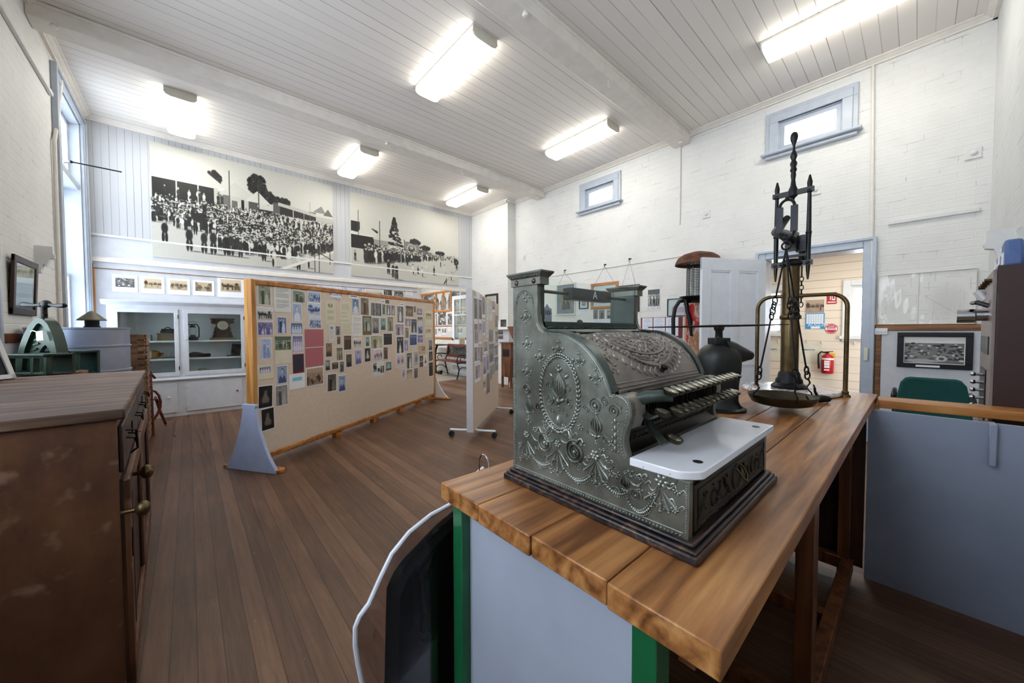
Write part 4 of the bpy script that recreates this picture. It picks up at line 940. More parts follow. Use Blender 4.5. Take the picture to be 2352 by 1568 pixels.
# cast iron press with long thin bar between register and scale
q = Vector((1.80, .60, ZT)); pr_ = thing('cast_iron_press', 'very dark green cast iron press with a pointed spout and long thin crossbar', 'press', q)
rv = Vector((RT.x, RT.y, 0)).normalized(); fv = Vector((FW.x, FW.y, 0)).normalized()
part('body', MB().lathe([(.0,0),(.098,0),(.102,.012),(.088,.025),(.080,.045),(.082,.12),(.090,.18),(.091,.22),(.088,.245),(.076,.272),(.055,.290),(.034,.298),(.0,.299)], q, 32), M['deepgreen'], pr_)
b0 = q+Vector((0,0,.252))
part('spout', MB().tube([b0+rv*.01, b0+rv*.065+Vector((0,0,.0)), b0+rv*.105+Vector((0,0,-.004)), b0+rv*.135+Vector((0,0,-.007)), b0+rv*.150+Vector((0,0,-.009)), b0+rv*.157+Vector((0,0,-.010))], [.074,.054,.036,.0235,.0185,.009], 20), M['deepgreen'], pr_)
cl = q+Vector((0,0,.296)); part('collar', MB().obox(cl+Vector((0,0,.014)), rv*.034, fv*.034, Vector((0,0,.015))), M['deepgreen'], pr_, bevel=.003)
part('shaft', MB().lathe([(.016,0),(.015,.032),(.021,.042),(.022,.05),(.022,.053),(.0,.053)], cl+Vector((0,0,.026)), 16), M['black'], pr_)
mb = MB(); zz = cl+Vector((0,0,.083)); bd = (rv*.985+fv*-.08).normalized()
P_l = zz-bd*.315+Vector((0,0,-.006)); P_r = zz+bd*.30+Vector((0,0,.006))
mb.tube([P_l, zz-bd*.14+Vector((0,0,-.003)), zz, zz+bd*.14+Vector((0,0,.002)), P_r], [.0022,.0045,.006,.0045,.0022], 8)
part('crossbar', mb, M['black'], pr_)
part('foot', MB().lathe([(.098,0),(.112,0),(.112,.010),(.098,.016)], q, 32), M['deepgreen'], pr_)

# low partition joining the counter to the front wall
lp = thing('low_partition', 'low blue grey partition with timber capping running off the counter end', 'partition', (2.6, -.15, 0))
part('panel', MB().box(2.575, 2.60, YF+.004, .155, .0, .875), M['partition'], lp)
part('cap', MB().obox(((2.72+2.80)/2, -.16, .898), (.035, -.288, 0), (.075, .004, 0), (0, 0, .021)), M['pine_y'], lp, bevel=.004)
part('bracket', MB().prism([(2.575,.877),(2.66,.877),(2.60,.70),(2.575,.70)], lambda x, z, d: (x-.045, d, z), -.236, -.216), M['partition'], lp, bevel=.003)
# green chair behind it
gc = thing('office_chair', 'teal green upholstered chair back showing above the low partition', 'chair', (5.0, -.10, 0))
bk = MB(); W_ = .23
prof = [(-W_, .50), (-W_+.01,.62), (-W_*.83,.80), (-W_*.70,.845), (-W_*.58,.855), (W_*.58,.855), (W_*.70,.845), (W_*.83,.80), (W_-.01,.62), (W_,.50)]
part('backrest', MB().prism(prof, lambda y, z, d: (4.86+d-.06*(z-.5), -.10+y, z), 0, .055), M['teal'], gc, bevel=.016)
part('seat', MB().box(4.90, 5.36, -.34, .14, .42, .49), M['teal'], gc, bevel=.02)
for y in (-.31, .11):
    for x in (4.93, 5.33): part('leg', MB().cyl((x, y, 0), (x, y, .42), .013, n=10), M['black'], gc)
for y in (-.335, .135): part('armrest', MB().tube([(4.92, y, .55), (4.93, y, .66), (5.0, y, .69), (5.25, y, .69), (5.30, y, .64), (5.30, y, .45)], .017, 10), M['black'], gc)
# switchboard cabinet
sw = thing('switchboard_cabinet', 'tall dark maroon cabinet with a grey instrument face behind the low partition', 'cabinet', (3.2, -.33, 0))
c0, c1 = Vector((2.86, -.250, 0)), Vector((3.60, -.272, 0)); zt_ = 1.583
part('case', MB().prism([(c0.x, c0.y), (c1.x, c1.y), (c1.x, YF+.012), (c0.x, YF+.012)], lambda x, y, d: (x, y, d), 0, zt_), M['maroon'], sw, bevel=.004)
FP = Plane(c0, c1-c0, Vector((-(c1-c0).y*-1, 1, 0))); FP.N = Vector(((c1-c0).y, -(c1-c0).x, 0)).normalized()*-1
part('instrument_face', MB().obox((c0+c1)/2+Vector((0,.006,.79)), (c1-c0)/2*.97, (0,.006,0), (0,0,.775)), M['grey_face'], sw, bevel=.002, label='grey instrument face')
def fpt(t, z, d=.012): return c0+(c1-c0)*t+FP.N*d+Vector((0,0,z))
part('receiver', MB().tube([fpt(.30,1.355), fpt(.30,1.355,.05), fpt(.30,1.352,.055), fpt(.30,1.352,.115)], [.03,.03,.036,.036], 18), M['chrome'], sw)
part('crank', MB().tube([fpt(.25,1.40), fpt(.25,1.42,.05), fpt(.45,1.425,.06)], .011, 8), M['black'], sw)
part('window_slot', MB().obox(fpt(.5,1.20,.013), (c1-c0)/2*.7, FP.N*.003, (0,0,.045)), M['black'], sw)
part('jack_panel', MB().obox(fpt(.5,.94,.013), (c1-c0)/2*.45, FP.N*.004, (0,0,.13)), M['black'], sw)
for i in range(6): part('jack', MB().cyl(fpt(.42,.83+.042*i), fpt(.42,.83+.042*i,.05), .008, n=8).ball(fpt(.42,.83+.042*i,.05), .012, 8, 6), M['chrome'], sw)
for i in range(4): part('terminal', MB().cyl(fpt(.12+.2*i,1.52), fpt(.12+.2*i,1.52,.035), .011, n=8), M['brass'], sw)
for t_ in (.82, .66): part('fuse', MB().cyl(fpt(t_,1.45), fpt(t_,1.50,.04), .015, n=10), M['white_plastic'], sw)
# blue card box leaning on top of the cabinet
bb = thing('blue_box', 'tilted blue card box with white labels on top of the maroon cabinet', 'box', (3.02, -.32, zt_))
ang = .52; ux = Vector((math.cos(ang), 0, -math.sin(ang)*-1)); 
R3 = Matrix.Translation((2.93, -.335, zt_+.001)) @ Matrix.Rotation(-.03, 4, 'Z')
part('box', MB().prism([(0,0),(.52,0),(.52,.075),(.50,.085),(.10,.135),(.05,.135),(.0,.06)], lambda a, b, d: (a, d, b), .005, .06).xf(R3), M['bluebox'], bb, bevel=.012)
for a in ((.06,.13,.015,.075),(.17,.20,.07,.11),(.24,.31,.035,.095),(.33,.36,.02,.05),(.42,.50,.008,.075)): part('paper_label', MB().box(a[0], a[1], .058, .063, a[2], a[3]).xf(R3), M['paper'], bb)
single('cord', MB().tube([(4.02, YF+.02, 1.95), (3.8, YF+.06, 1.88), (3.3, YF+.10, 1.74)], .003, 6), M['fit'], 'thin grey cord running from the wall bracket to the blue box', 'cord')
# ------------------------------------------------------------------ printed pictures: colours painted onto a fine grid of the print itself
TONES = {'bw':((22,22,24),(236,236,232)), 'sepia':((54,40,28),(226,208,176)), 'brown':((52,34,28),(196,172,146)), 'blue':((34,52,104),(222,234,252)), 'pale':((120,140,190),(236,240,250)),
 'violet':((78,72,130),(226,222,240)), 'green':((44,60,48),(214,218,196)), 'dark':((10,10,12),(150,140,132)), 'grey':((60,60,64),(204,202,198)), 'tan':((112,92,64),(222,202,166)), 'yellow':((84,82,60),(232,226,200)), 'mauve':((90,70,86),(226,214,220)), 'teal':((26,66,66),(206,224,216))}
def blob(g, X, Y, cx, cy, rx, ry, val, soft=.3):
    m = np.clip((1-((X-cx)/rx)**2-((Y-cy)/ry)**2)/soft, 0, 1); g[:] = g*(1-m)+val*m
def base(w, h, rs, lo=.45, hi=.75):
    n = rs.rand(6, 6); xi, yi = np.linspace(0, 4.99, w), np.linspace(0, 4.99, h)
    x0, y0 = xi.astype(int), yi.astype(int); fx, fy = (xi-x0)[None,:], (yi-y0)[:,None]
    g = (n[y0][:,x0]*(1-fx)*(1-fy)+n[y0][:,x0+1]*fx*(1-fy)+n[y0+1][:,x0]*(1-fx)*fy+n[y0+1][:,x0+1]*fx*fy)
    return lo+(hi-lo)*g
def figure(g, X, Y, cx, by, hgt, wid, coat, face=.85, hat=None, dress=False):
    if dress: 
        blob(g, X, Y, cx, by+hgt*.22, wid*1.25, hgt*.34, coat); blob(g, X, Y, cx, by+hgt*.55, wid*.8, hgt*.24, coat)
    else:
        blob(g, X, Y, cx-wid*.35, by+hgt*.22, wid*.42, hgt*.34, coat*.8); blob(g, X, Y, cx+wid*.35, by+hgt*.22, wid*.42, hgt*.34, coat*.8); blob(g, X, Y, cx, by+hgt*.58, wid*.9, hgt*.26, coat)
    blob(g, X, Y, cx, by+hgt*.90, wid*.42, hgt*.105, face, .6)
    blob(g, X, Y, cx, by+hgt*.97, wid*.48, hgt*.05, hat if hat is not None else coat*.6, .6)
def paint(style, w, h, seed):
    rs = np.random.RandomState(seed); X, Y = np.meshgrid(np.linspace(0, 1, w), np.linspace(0, 1, h)); g = base(w, h, rs)
    if style == 'portrait':
        g = base(w, h, rs, .5, .75); blob(g, X, Y, .5, .05, .42, .45, .18); blob(g, X, Y, .5, .42, .10, .14, .7); blob(g, X, Y, .52, .72, .17, .17, .22); blob(g, X, Y, .51, .66, .13, .155, .86, .5); blob(g, X, Y, .47, .67, .02, .02, .3); blob(g, X, Y, .55, .67, .02, .02, .3); blob(g, X, Y, .51, .57, .05, .015, .4)
    elif style == 'white_blouse':
        g = base(w, h, rs, .35, .55); blob(g, X, Y, .5, .12, .42, .42, .95); blob(g, X, Y, .45, .74, .18, .18, .2); blob(g, X, Y, .47, .68, .13, .15, .85, .5)
    elif style in ('single', 'bride'):
        g = base(w, h, rs, .3, .6); figure(g, X, Y, .5, .04, .86, .17, .92 if style == 'bride' else .14, dress=style == 'bride', hat=.9 if style == 'bride' else .1); blob(g, X, Y, .5, .02, .5, .06, .35)
    elif style == 'couple':
        g = base(w, h, rs, .45, .75); figure(g, X, Y, .35, .04, .86, .16, .15, hat=.15); figure(g, X, Y, .68, .04, .68, .17, rs.choice([.2, .85]), dress=True); 
    elif style == 'wedding':
        g = base(w, h, rs, .3, .55); figure(g, X, Y, .34, .03, .9, .16, .07); figure(g, X, Y, .66, .03, .84, .17, .95, dress=True, hat=.9)
    elif style == 'family':
        g = base(w, h, rs, .15, .35); figure(g, X, Y, .28, .05, .88, .17, .1); figure(g, X, Y, .72, .05, .9, .17, .08); figure(g, X, Y, .5, .03, .6, .16, .92, dress=True)
    elif style in ('child', 'child_dark'):
        g = base(w, h, rs, .08, .22) if style == 'child_dark' else base(w, h, rs, .4, .6); blob(g, X, Y, .5, .34, .30, .20, .78); blob(g, X, Y, .48, .50, .17, .18, .82); blob(g, X, Y, .5, .70, .13, .11, .75, .5); blob(g, X, Y, .5, .08, .6, .14, .1)
    elif style == 'group':
        g = base(w, h, rs, .45, .7); blob(g, X, Y, .5, .92, .9, .25, .3)
        for r_, n in ((.34, 7), (.18, 6)):
            for i in range(n): figure(g, X, Y, (i+.6+rs.rand()*.3)/(n+.4), r_-.14, .52, .055, rs.choice([.12, .12, .85]), hat=rs.choice([.1, .9]))
    elif style in ('women', 'men'):
        g = base(w, h, rs, .2, .5)
        for i in range(4): figure(g, X, Y, .17+.22*i, .06, .82, .11, .93 if style == 'women' else (.1 if i % 2 else .2), dress=style == 'women', hat=.2)
    elif style == 'bush':
        g = base(w, h, rs, .2, .45)
        for i in range(40): blob(g, X, Y, rs.rand(), .45+.55*rs.rand(), .07, .09, rs.rand()*.55)
        for i in range(5): figure(g, X, Y, .12+.19*i, .05, .5, .07, rs.choice([.1, .9]), dress=bool(i % 2))
    elif style == 'crowd':
        g = base(w, h, rs, .6, .85); blob(g, X, Y, .5, 1, 1.2, .3, .92)
        for i in range(55): x, y = rs.rand(), .12+.42*rs.rand(); figure(g, X, Y, x, y-.1, .24, .028, rs.choice([.1, .15, .9]))
    elif style == 'horses':
        g = base(w, h, rs, .7, .85); blob(g, X, Y, .5, 1, 1.2, .35, .95)
        for cx in (.22, .48):
            blob(g, X, Y, cx, .46, .16, .12, .12); blob(g, X, Y, cx-.13, .58, .05, .10, .14)
            for d in (-.1, -.05, .07, .12): blob(g, X, Y, cx+d, .26, .015, .16, .15)
        blob(g, X, Y, .78, .42, .17, .15, .3); blob(g, X, Y, .72, .24, .07, .10, .2); blob(g, X, Y, .88, .24, .07, .10, .2); blob(g, X, Y, .78, .64, .10, .12, .15)
    elif style in ('street', 'house', 'parade'):
        g = base(w, h, rs, .72, .88); g[Y > .6] = .93
        for i in range(4): 
            x = .05+.24*i; hh = .62+.16*rs.rand(); m = (X > x) & (X < x+.2) & (Y > .4) & (Y < hh); g[m] = .55+.2*rs.rand(); m = (X > x) & (X < x+.2) & (Y > .4) & (Y < hh-.1); g[m] = rs.choice([.2, .35])
        for i in range(16 if style != 'house' else 3): figure(g, X, Y, rs.rand(), .12+.2*rs.rand(), .26, .022, .12)
        if style == 'parade': blob(g, X, Y, .5, .38, .5, .08, .15); blob(g, X, Y, .2, .72, .2, .14, .3)
        if style == 'house': blob(g, X, Y, .12, .6, .1, .22, .15)
    elif style in ('forest', 'valley', 'rocks', 'mine'):
        g = base(w, h, rs, .25, .6)
        if style == 'valley':
            g[:] = .85; k = np.abs(X-.5)*1.5; g[Y < .35+k+.06*np.sin(X*25)] = .42; g += (base(w, h, rs, -.25, .25)+rs.rand(h, w)*.3-.15)*(Y < .35+k); blob(g, X, Y, .5, .1, .2, .3, .75)
        elif style == 'forest':
            for i in range(16): x = rs.rand(); m = np.abs(X-x-.03*np.sin(Y*4)) < .018; g[m] = rs.choice([.08, .12, .8])
        elif style == 'rocks':
            for i in range(60): blob(g, X, Y, rs.rand(), rs.rand(), .04+.1*rs.rand(), .03+.05*rs.rand(), rs.choice([.1, .25, .6, .92]))
        else:
            for i in range(24): x, y = rs.rand(), rs.rand()*.8; m = (X > x) & (X < x+.05+.12*rs.rand()) & (Y > y) & (Y < y+.03+.08*rs.rand()); g[m] = rs.choice([.1, .3, .8, .95])
            g[Y > .85] = .9
    elif style in ('text', 'text2'):
        g[:] = .97; n = 17
        for i in range(n):
            y = .90-.78*i/n
            if i in (5, 10): continue
            g[(np.abs(Y-y) < .012) & (X > .14) & (X < .86-.25*(i in (4, 9, 16)))] = .70 if style == 'text' else .84
        if style == 'text': g[(np.abs(Y-.95) < .012) & (X > .3) & (X < .7)] = .3
    elif style == 'crest':
        g[:] = .93; blob(g, X, Y, .5, .80, .22, .10, .35); blob(g, X, Y, .5, .82, .10, .09, .75); blob(g, X, Y, .34, .80, .07, .06, .3); blob(g, X, Y, .66, .80, .07, .06, .3)
        for i in range(9): g[(np.abs(Y-(.58-.055*i)) < .008) & (X > .18) & (X < .82)] = .6
    elif style == 'letter':
        g[:] = .93; g[(Y > .62) & (Y < .92) & (X > .15) & (X < .85)] = .84
        for i in range(8): g[(np.abs(Y-(.5-.05*i)) < .006) & (X > .08) & (X < .6+.3*rs.rand())] = .72
    elif style == 'clipping':
        g[:] = .9
        for i in range(20): g[(np.abs(Y-(.95-.045*i)) < .012) & (X > .06) & (X < .94)] = .7
        m = (X > .5) & (X < .92) & (Y > .45) & (Y < .85); g[m] = .25; blob(g, X, Y, .7, .66, .09, .12, .7)
    elif style == 'plain': g[:] = .55+.1*rs.rand(h, w)
    elif style == 'oval':
        g[:] = .95
        for cx in (.28, .72): blob(g, X, Y, cx, .5, .19, .32, .68); blob(g, X, Y, cx, .4, .12, .18, .35); blob(g, X, Y, cx, .62, .06, .09, .8)
    elif style == 'oval1':
        g[:] = .94; blob(g, X, Y, .5, .55, .3, .34, .7); blob(g, X, Y, .5, .45, .16, .22, .42); blob(g, X, Y, .5, .68, .07, .08, .8)
    elif style == 'map':
        g[:] = .95
        for i in range(130): 
            x, y, l = rs.rand(), rs.rand(), .02+.16*rs.rand()
            if rs.rand() < .5: m = (np.abs(Y-y) < .0025) & (X > x) & (X < x+l)
            else: m = (np.abs(X-x) < .0015) & (Y > y) & (Y < y+l*1.6)
            g[m] = .70+.15*rs.rand()
        blob(g, X, Y, .74, .42, .22, .40, .84, 1.0); blob(g, X, Y, .18, .55, .16, .38, .88, 1.0)
        m = np.abs(Y-(.55-(X-.5)*1.1)) < .004; g[m & (X > .5) & (X < .9)] = .6; m = np.abs(X-.445) < .0014; g[m] = .6
    elif style == 'town':
        g = base(w, h, rs, .35, .6); g[Y > .78] = .97
        for i in range(160):
            x, y = rs.rand(), .05+.72*rs.rand(); rx = .01+.05*rs.rand(); blob(g, X, Y, x, y, rx, .015+.03*rs.rand(), rs.choice([.05, .1, .2, .5, .92]), .7)
        blob(g, X, Y, .64, .18, .11, .13, .85, .5); blob(g, X, Y, .64, .18, .05, .06, .3); blob(g, X, Y, .3, .08, .3, .08, .75)
    return np.clip(g + (rs.rand(h, w)-.5)*.05, 0, 1)
def colour(g, tone):
    d, l = (np.array(c)/255. for c in TONES[tone]); return d[None,None,:]*(1-g[:,:,None]) + l[None,None,:]*g[:,:,None]
def picture_mesh(W_, H_, img, border, thick, mats, pad_b=None):   # local x right, y up, z out; border: plain margin of the paper
    h, w = img.shape[:2]; mb = MB().box(-W_/2, W_/2, -H_/2, H_/2, -thick, 0, 0); bb_ = border if pad_b is None else pad_b
    x0, x1, y0, y1 = -W_/2+border, W_/2-border, -H_/2+bb_, H_/2-border
    n0 = len(mb.v); mb.grid(lambda u, v: (x0+(x1-x0)*u, y0+(y1-y0)*v, .0010), w-1, h-1, 1)
    me = bpy.data.meshes.new('print'); me.from_pydata(mb.v, [], mb.f)
    for m_ in mats: me.materials.append(m_)
    me.polygons.foreach_set('material_index', mb.m)
    at = me.color_attributes.new('print', 'BYTE_COLOR', 'POINT'); col = np.ones((len(mb.v), 4), np.float32); col[n0:, :3] = img.reshape(-1, 3)
    at.data.foreach_set('color_srgb', col.ravel()); me.update(); return me
def hang(plane, q, me_fn, name, label, cat, group, d=.004, tilt=0, rect=None):
    u0, u1, z0, z1 = rect or plane.rect(q); W_, H_ = abs(u1-u0), abs(z1-z0); me = me_fn(W_, H_)
    o = bpy.data.objects.new(name, me); C.objects.link(o); me.name = name
    o.matrix_world = frameM(plane.pt((u0+u1)/2, (z0+z1)/2, d), plane.U, plane.Z) @ Matrix.Rotation(tilt, 4, 'Z')
    if plane.U.cross(plane.Z).dot(plane.N) < 0: raise RuntimeError('plane handedness')
    return tag(o, label, cat, group)
_seed = [100]
def photo(plane, q, style, tone, label, group, paper='paper', border=.06, name='pinned_photograph', cat='photograph', d=.004, tilt=0, res=18, thick=.0025, rect=None, extra=None, gloss='print'):
    _seed[0] += 1; sd = _seed[0]
    def fn(W_, H_):
        b = border*min(W_, H_); w = max(8, int(res*math.sqrt(W_/H_))); h = max(8, int(res*math.sqrt(H_/W_)*1.0))
        k_ = 1.9 if style in ('text','text2','crest') else 1.3
        w, h = int(w*k_), int(h*k_); img = colour(paint(style, w, h, sd), tone) if not isinstance(style, np.ndarray) else style
        if extra: img = extra(img)
        return picture_mesh(W_, H_, img, b, thick, [M[paper], M[gloss]], b*2.2 if border > .07 else b)
    return hang(plane, q, fn, name, label, cat, group, d, tilt, rect)
LWp = Plane((XL,0,0),(0,1,0),(1,0,0)); BWp = Plane((0,YB,0),(1,0,0),(0,-1,0)); RWp = Plane((XR,0,0),(0,-1,0),(-1,0,0)); FWp = Plane((0,YF,0),(-1,0,0),(0,1,0)); AXp = Plane((XB,0,0),(0,-1,0),(-1,0,0)); XOp = Plane((XO,0,0),(0,-1,0),(-1,0,0))
# two sided panels keep a plane each
A0, A1 = onz(589,1063,.06), onz(1000,908,.06); A0.z = A1.z = 0; U1 = (A1-A0).normalized(); N1 = Vector((U1.y,-U1.x,0)); B1 = Plane(A0, U1, N1); L1 = (A1-A0).length
zt1 = B1.hit(589, 641)[1]; zt1b = B1.hit(998, 690)[1]; ZB = zt1
bd = thing('display_board', 'long felt display board in orange pine frame, covered with family photographs', 'display board', A0, 0)
def bp(name, mb, mat, **k): return part(name, mb, M[mat] if isinstance(mat, str) else mat, bd, **k)
def slope(u, z): return z+(zt1b-zt1)*u/L1 if z > 1 else z
def bbox(u0, u1, z0, z1, d0, d1): return MB().prism([(u0,z0),(u1,z0),(u1,slope(u1,z1)),(u0,slope(u0,z1))] if z0 < 1 else [(u0,slope(u0,z0)),(u1,slope(u1,z0)),(u1,slope(u1,z1)),(u0,slope(u0,z1))], lambda u, z, d: B1.pt(u, z, d), d0, d1)
fr = .055; dp = -.09
bp('felt_panel', bbox(fr*.6, L1-fr*.6, .06+fr*.6, ZB-fr*.6, -.03, -.012), 'fabric', flat=True)
bp('frame_post', bbox(-.012, fr*.62, .03, ZB, dp, .0), 'pine_z', bevel=.008); bp('frame_post', bbox(L1-fr*.62, L1+.012, .03, ZB, dp, .0), 'pine_z', bevel=.008)
bp('frame_rail', bbox(fr*.6, L1-fr*.6, ZB-fr, ZB, dp, .0), 'pine_x', bevel=.012); bp('frame_rail', bbox(fr*.6, L1-fr*.6, .06, .06+fr, dp, .0), 'pine_x', bevel=.012)
for t in (.30, .50, .68, .84): bp('spacer_block', bbox(L1*t-.05, L1*t+.05, .0, .06, dp+.02, -.005), 'pine_x')
WP0 = Plane(B1.pt(-.034, 0, 0), N1, N1.cross(Vector((0,0,1)))); ul, ur = WP0.hit(523, 1058)[0], WP0.hit(637, 1071)[0]
WP = Plane(WP0.pt(ul, 0), N1, N1.cross(Vector((0,0,1)))); wl = ur-ul; za = WP.hit(575, 928); wa, wb = WP.hit(561, 928)[0], WP.hit(588, 930)[0]
def wedge(P_, l, a, b, zt_):
    c = [(0,0),(l,0),(l-.012,.04)] + [(b+(l-b)*(1-t)**1.6*.93, zt_*t*.96+.02) for t in (.2,.4,.6,.8)] + [(b+.004,zt_-.03),(b+.012,zt_-.02),(b+.008,zt_),(a-.008,zt_),(a-.012,zt_-.02),(a-.004,zt_-.03)] + [(a*(1-(1-t)**1.6*.93), zt_*t*.96+.02) for t in (.8,.6,.4,.2)] + [(.012,.04)]
    return MB().prism(c, lambda u, z, d: P_.pt(u, z, d), -.016, .016)
bp('end_wedge', wedge(WP, wl, wa, wb, za[1]), 'wedge', bevel=.004, label='pale lavender end wedge')
WQ = Plane(B1.pt(L1+.03, 0, -.045-wl/2), N1, N1.cross(Vector((0,0,1))))
bp('end_wedge', wedge(WQ, wl, wl/2-.045, wl/2+.045, .47), 'paint', bevel=.004, label='white end wedge')
for u in (-.0, L1+.0): bp('foot', MB().prism([(u-.05,-.34),(u+.05,-.34),(u+.05,.27),(u+.02,.30),(u-.02,.30),(u-.05,.27)], lambda a, b, z: B1.pt(a, z, b), .0, .03), 'pine_y', bevel=.004)
sA = lambda x0, y0, x1, y1: (570+x0/4.126, 630+y0/4.126, 570+x1/4.126, 630+y1/4.126)
sB = lambda x0, y0, x1, y1: (735+x0/6.03, 650+y0/6.03, 735+x1/6.03, 650+y1/6.03)
G1 = None
PA = [((97,98,224,292),'couple','green','faded green portrait of a couple, top left of the framed board'),((248,85,412,357),'text','bw','tall typed page pinned beside the faded green couple'),
((424,153,547,270),'couple','green','two small prints on one card under the first name strip'),((571,140,693,270),'crowd','blue','blue crowd scene, topmost of three blue scenes in the fourth column'),
((425,275,515,444),'white_blouse','pale','pale blue profile of a woman under the two small prints'),((568,268,692,390),'parade','blue','blue street scene, middle of three blue scenes in the fourth column'),
((85,310,244,440),'horses','bw','horses and cart print under the faded green couple'),((94,446,245,580),'bush','violet','dark purplish group seated in bush below the horses and cart'),
((281,402,372,560),'wedding','blue','blue wedding couple print below the tall typed page'),((407,455,524,570),'women','blue','blue bridal party print below the pale blue profile'),
((583,398,700,514),'crowd','blue','blue crowd scene, lowest of three blue scenes above the red covers'),((122,604,230,802),'couple','pale','faded pale blue standing pair below the purplish bush group'),
((257,583,416,848),'group','green','greenish group print on a sheet with blank lower half'),((424,578,524,745),'women','violet','violet outdoor print of two women beside the blank half sheet'),
((541,518,722,688),'plain','redc','dull red book cover print, upper of two'),((432,755,536,934),'plain','navyc','navy blue book cover on red edged card'),
((545,692,720,874),'plain','redc','dull red book cover print, lower of two'),((88,850,244,994),'women','violet','violet women on a wide grey mount at left edge'),
((277,862,380,1034),'portrait','blue','blue portrait of a seated man left of the navy cover'),((397,940,545,1082),'plain','cyanc','bright cyan rectangle on a white card'),
((554,878,722,1055),'crowd','brown','brown gathering print below the red covers'),((99,1050,242,1268),'child_dark','dark','dark print of a baby with white border, second lowest at left'),
((263,1046,385,1245),'couple','grey','grey print of adult and child beside the dark baby'),((128,1264,257,1476),'child_dark','dark','lowest dark child print at the bottom left of the framed board')]
PB = [((80,246,224,562),'crest','yellow','cream certificate with crest below the main heading'),((283,258,436,570),'letter','yellow','cream handwritten letter page right of the crested certificate'),
((452,212,548,416),'white_blouse','blue','blue portrait of woman in white blouse'),((565,196,688,450),'single','sepia','large pale sepia print of a standing woman under the top rail'),
((912,232,965,282),'plain','dark','small dark tag tucked under the top rail'),((706,265,862,462),'forest','grey','dark group among trees with a caption strip'),
((868,290,915,438),'single','green','narrow dark portrait right of the tree group'),((923,298,986,450),'bride','bw','left of two narrow white portraits near the top rail'),
((993,305,1044,450),'bride','bw','right of two narrow white portraits near the top rail'),((1072,312,1166,553),'bride','bw','tall bride print below the right hand name strip'),
((1190,308,1304,472),'group','brown','sepia group with caption right of the tall bride'),((1304,315,1335,408),'single','sepia','very narrow dark portrait strip near the top right'),
((1345,345,1422,442),'child','mauve','mauve child print, top of the column of four by the right end'),((1450,378,1567,592),'women','tan','large cream mount with three women at the right end'),
((445,447,597,738),'text2','bw','white typed page in the middle of the framed board'),((128,572,214,802),'crest','bw','white card with tiny crest below the certificate'),
((222,592,290,726),'single','bw','tiny dark standing woman below the cream letter'),((305,575,446,684),'letter','yellow','wide cream letter fragment below the handwritten page'),
((600,456,722,714),'couple','green','grey green mount with two dark figures'),((725,472,830,704),'portrait','grey','grey portrait of a dark haired woman right of the green mount'),
((842,476,924,656),'portrait','teal','dark green portrait of an elderly sitter'),((935,458,1027,674),'single','yellow','dark olive portrait of a standing woman in long dress'),
((1048,560,1168,730),'couple','mauve','two small prints on a card below the tall bride'),((1183,485,1266,600),'bride','mauve','pinkish bride below the sepia captioned group'),
((1266,490,1350,692),'family','grey','dark grey print of mother and child'),((1355,465,1430,578),'women','bw','second print in the column of four by the right end'),
((1356,590,1434,704),'couple','blue','third print in the column of four by the right end'),((1355,715,1434,830),'group','violet','lowest print in the column of four by the right end'),
((1450,607,1555,760),'clipping','tan','tan newspaper clipping below the large cream mount'),((1183,612,1238,766),'single','yellow','small greenish portrait below the pinkish bride'),
((1246,704,1350,865),'men','blue','dark blue pair portrait below the mother and child'),((1066,735,1167,975),'family','bw','dark family print of three in formal dress'),
((1172,785,1227,940),'bride','violet','bluish faded woman right of the formal family'),((240,735,295,850),'single','sepia','tiny faded portrait below the tiny standing woman'),
((332,718,446,930),'men','brown','brown faded men below the letter fragment'),((468,758,582,900),'house','bw','landscape print of a house below the white typed page'),
((636,735,694,875),'portrait','teal','small blue green portrait left of the two prints card'),((706,718,872,912),'couple','yellow','pale bride and soldier prints side by side'),
((884,690,1008,862),'men','dark','two dark portraits mounted on one white card'),((84,822,181,1024),'portrait','brown','brown portrait of a seated woman right of the red cover'),
((233,886,326,1074),'group','yellow','yellow green group print with caption'),((488,918,590,1126),'portrait','violet','blue mauve mother with baby print'),
((624,892,710,1090),'child_dark','bw','white dressed child on dark ground'),((748,912,874,1080),'street','mauve','pale street scene with dark wagons'),
((886,882,948,1055),'single','brown','narrow sepia seated man right of the street scene'),((76,1055,156,1212),'portrait','bw','soldier portrait with slouch hat, left of three small prints'),
((168,1090,266,1196),'men','sepia','row of soldiers, middle of three small prints'),((278,1082,343,1236),'single','bw','lone soldier, right of three small prints'),
((366,978,452,1165),'portrait','dark','dark profile of a man in a hat'),((1056,980,1184,1158),'oval','mauve','pair of oval portraits on white card'),
((1204,958,1282,1190),'wedding','bw','black and white wedding couple right of the oval pair'),((1297,934,1380,1150),'oval1','grey','single faint oval portrait on white card'),
((1368,862,1470,990),'clipping','tan','old newspaper clipping above the medal print'),((1385,1000,1494,1155),'medal','bw','print of a red medal beside dark photographs'),
((1508,780,1565,935),'portrait','grey','faded grey portrait at the right end, above the dark pair'),((1512,940,1568,1080),'bride','dark','dark print with white figure at the right end'),
((1512,1090,1573,1292),'men','dark','strip of three dark prints at the lower right end'),((734,1092,897,1290),'collage','bw','white card with four small pictures'),
((914,1082,1000,1212),'child','teal','pale print of children right of the four picture card'),((1131,1175,1197,1345),'oval1','mauve','narrow faint oval portrait, left of the lowest three at the right'),
((1204,1190,1285,1330),'women','tan','faded brown print, middle of the lowest three at the right'),((1307,1172,1365,1320),'single','grey','dark standing figure, right of the lowest three at the right'),
((108,1254,238,1502),'couple','dark','large dark faded couple, lowest print right of the gathering'),((259,1272,370,1500),'portrait','blue','blue faded mother and child, lowest print in the middle')]
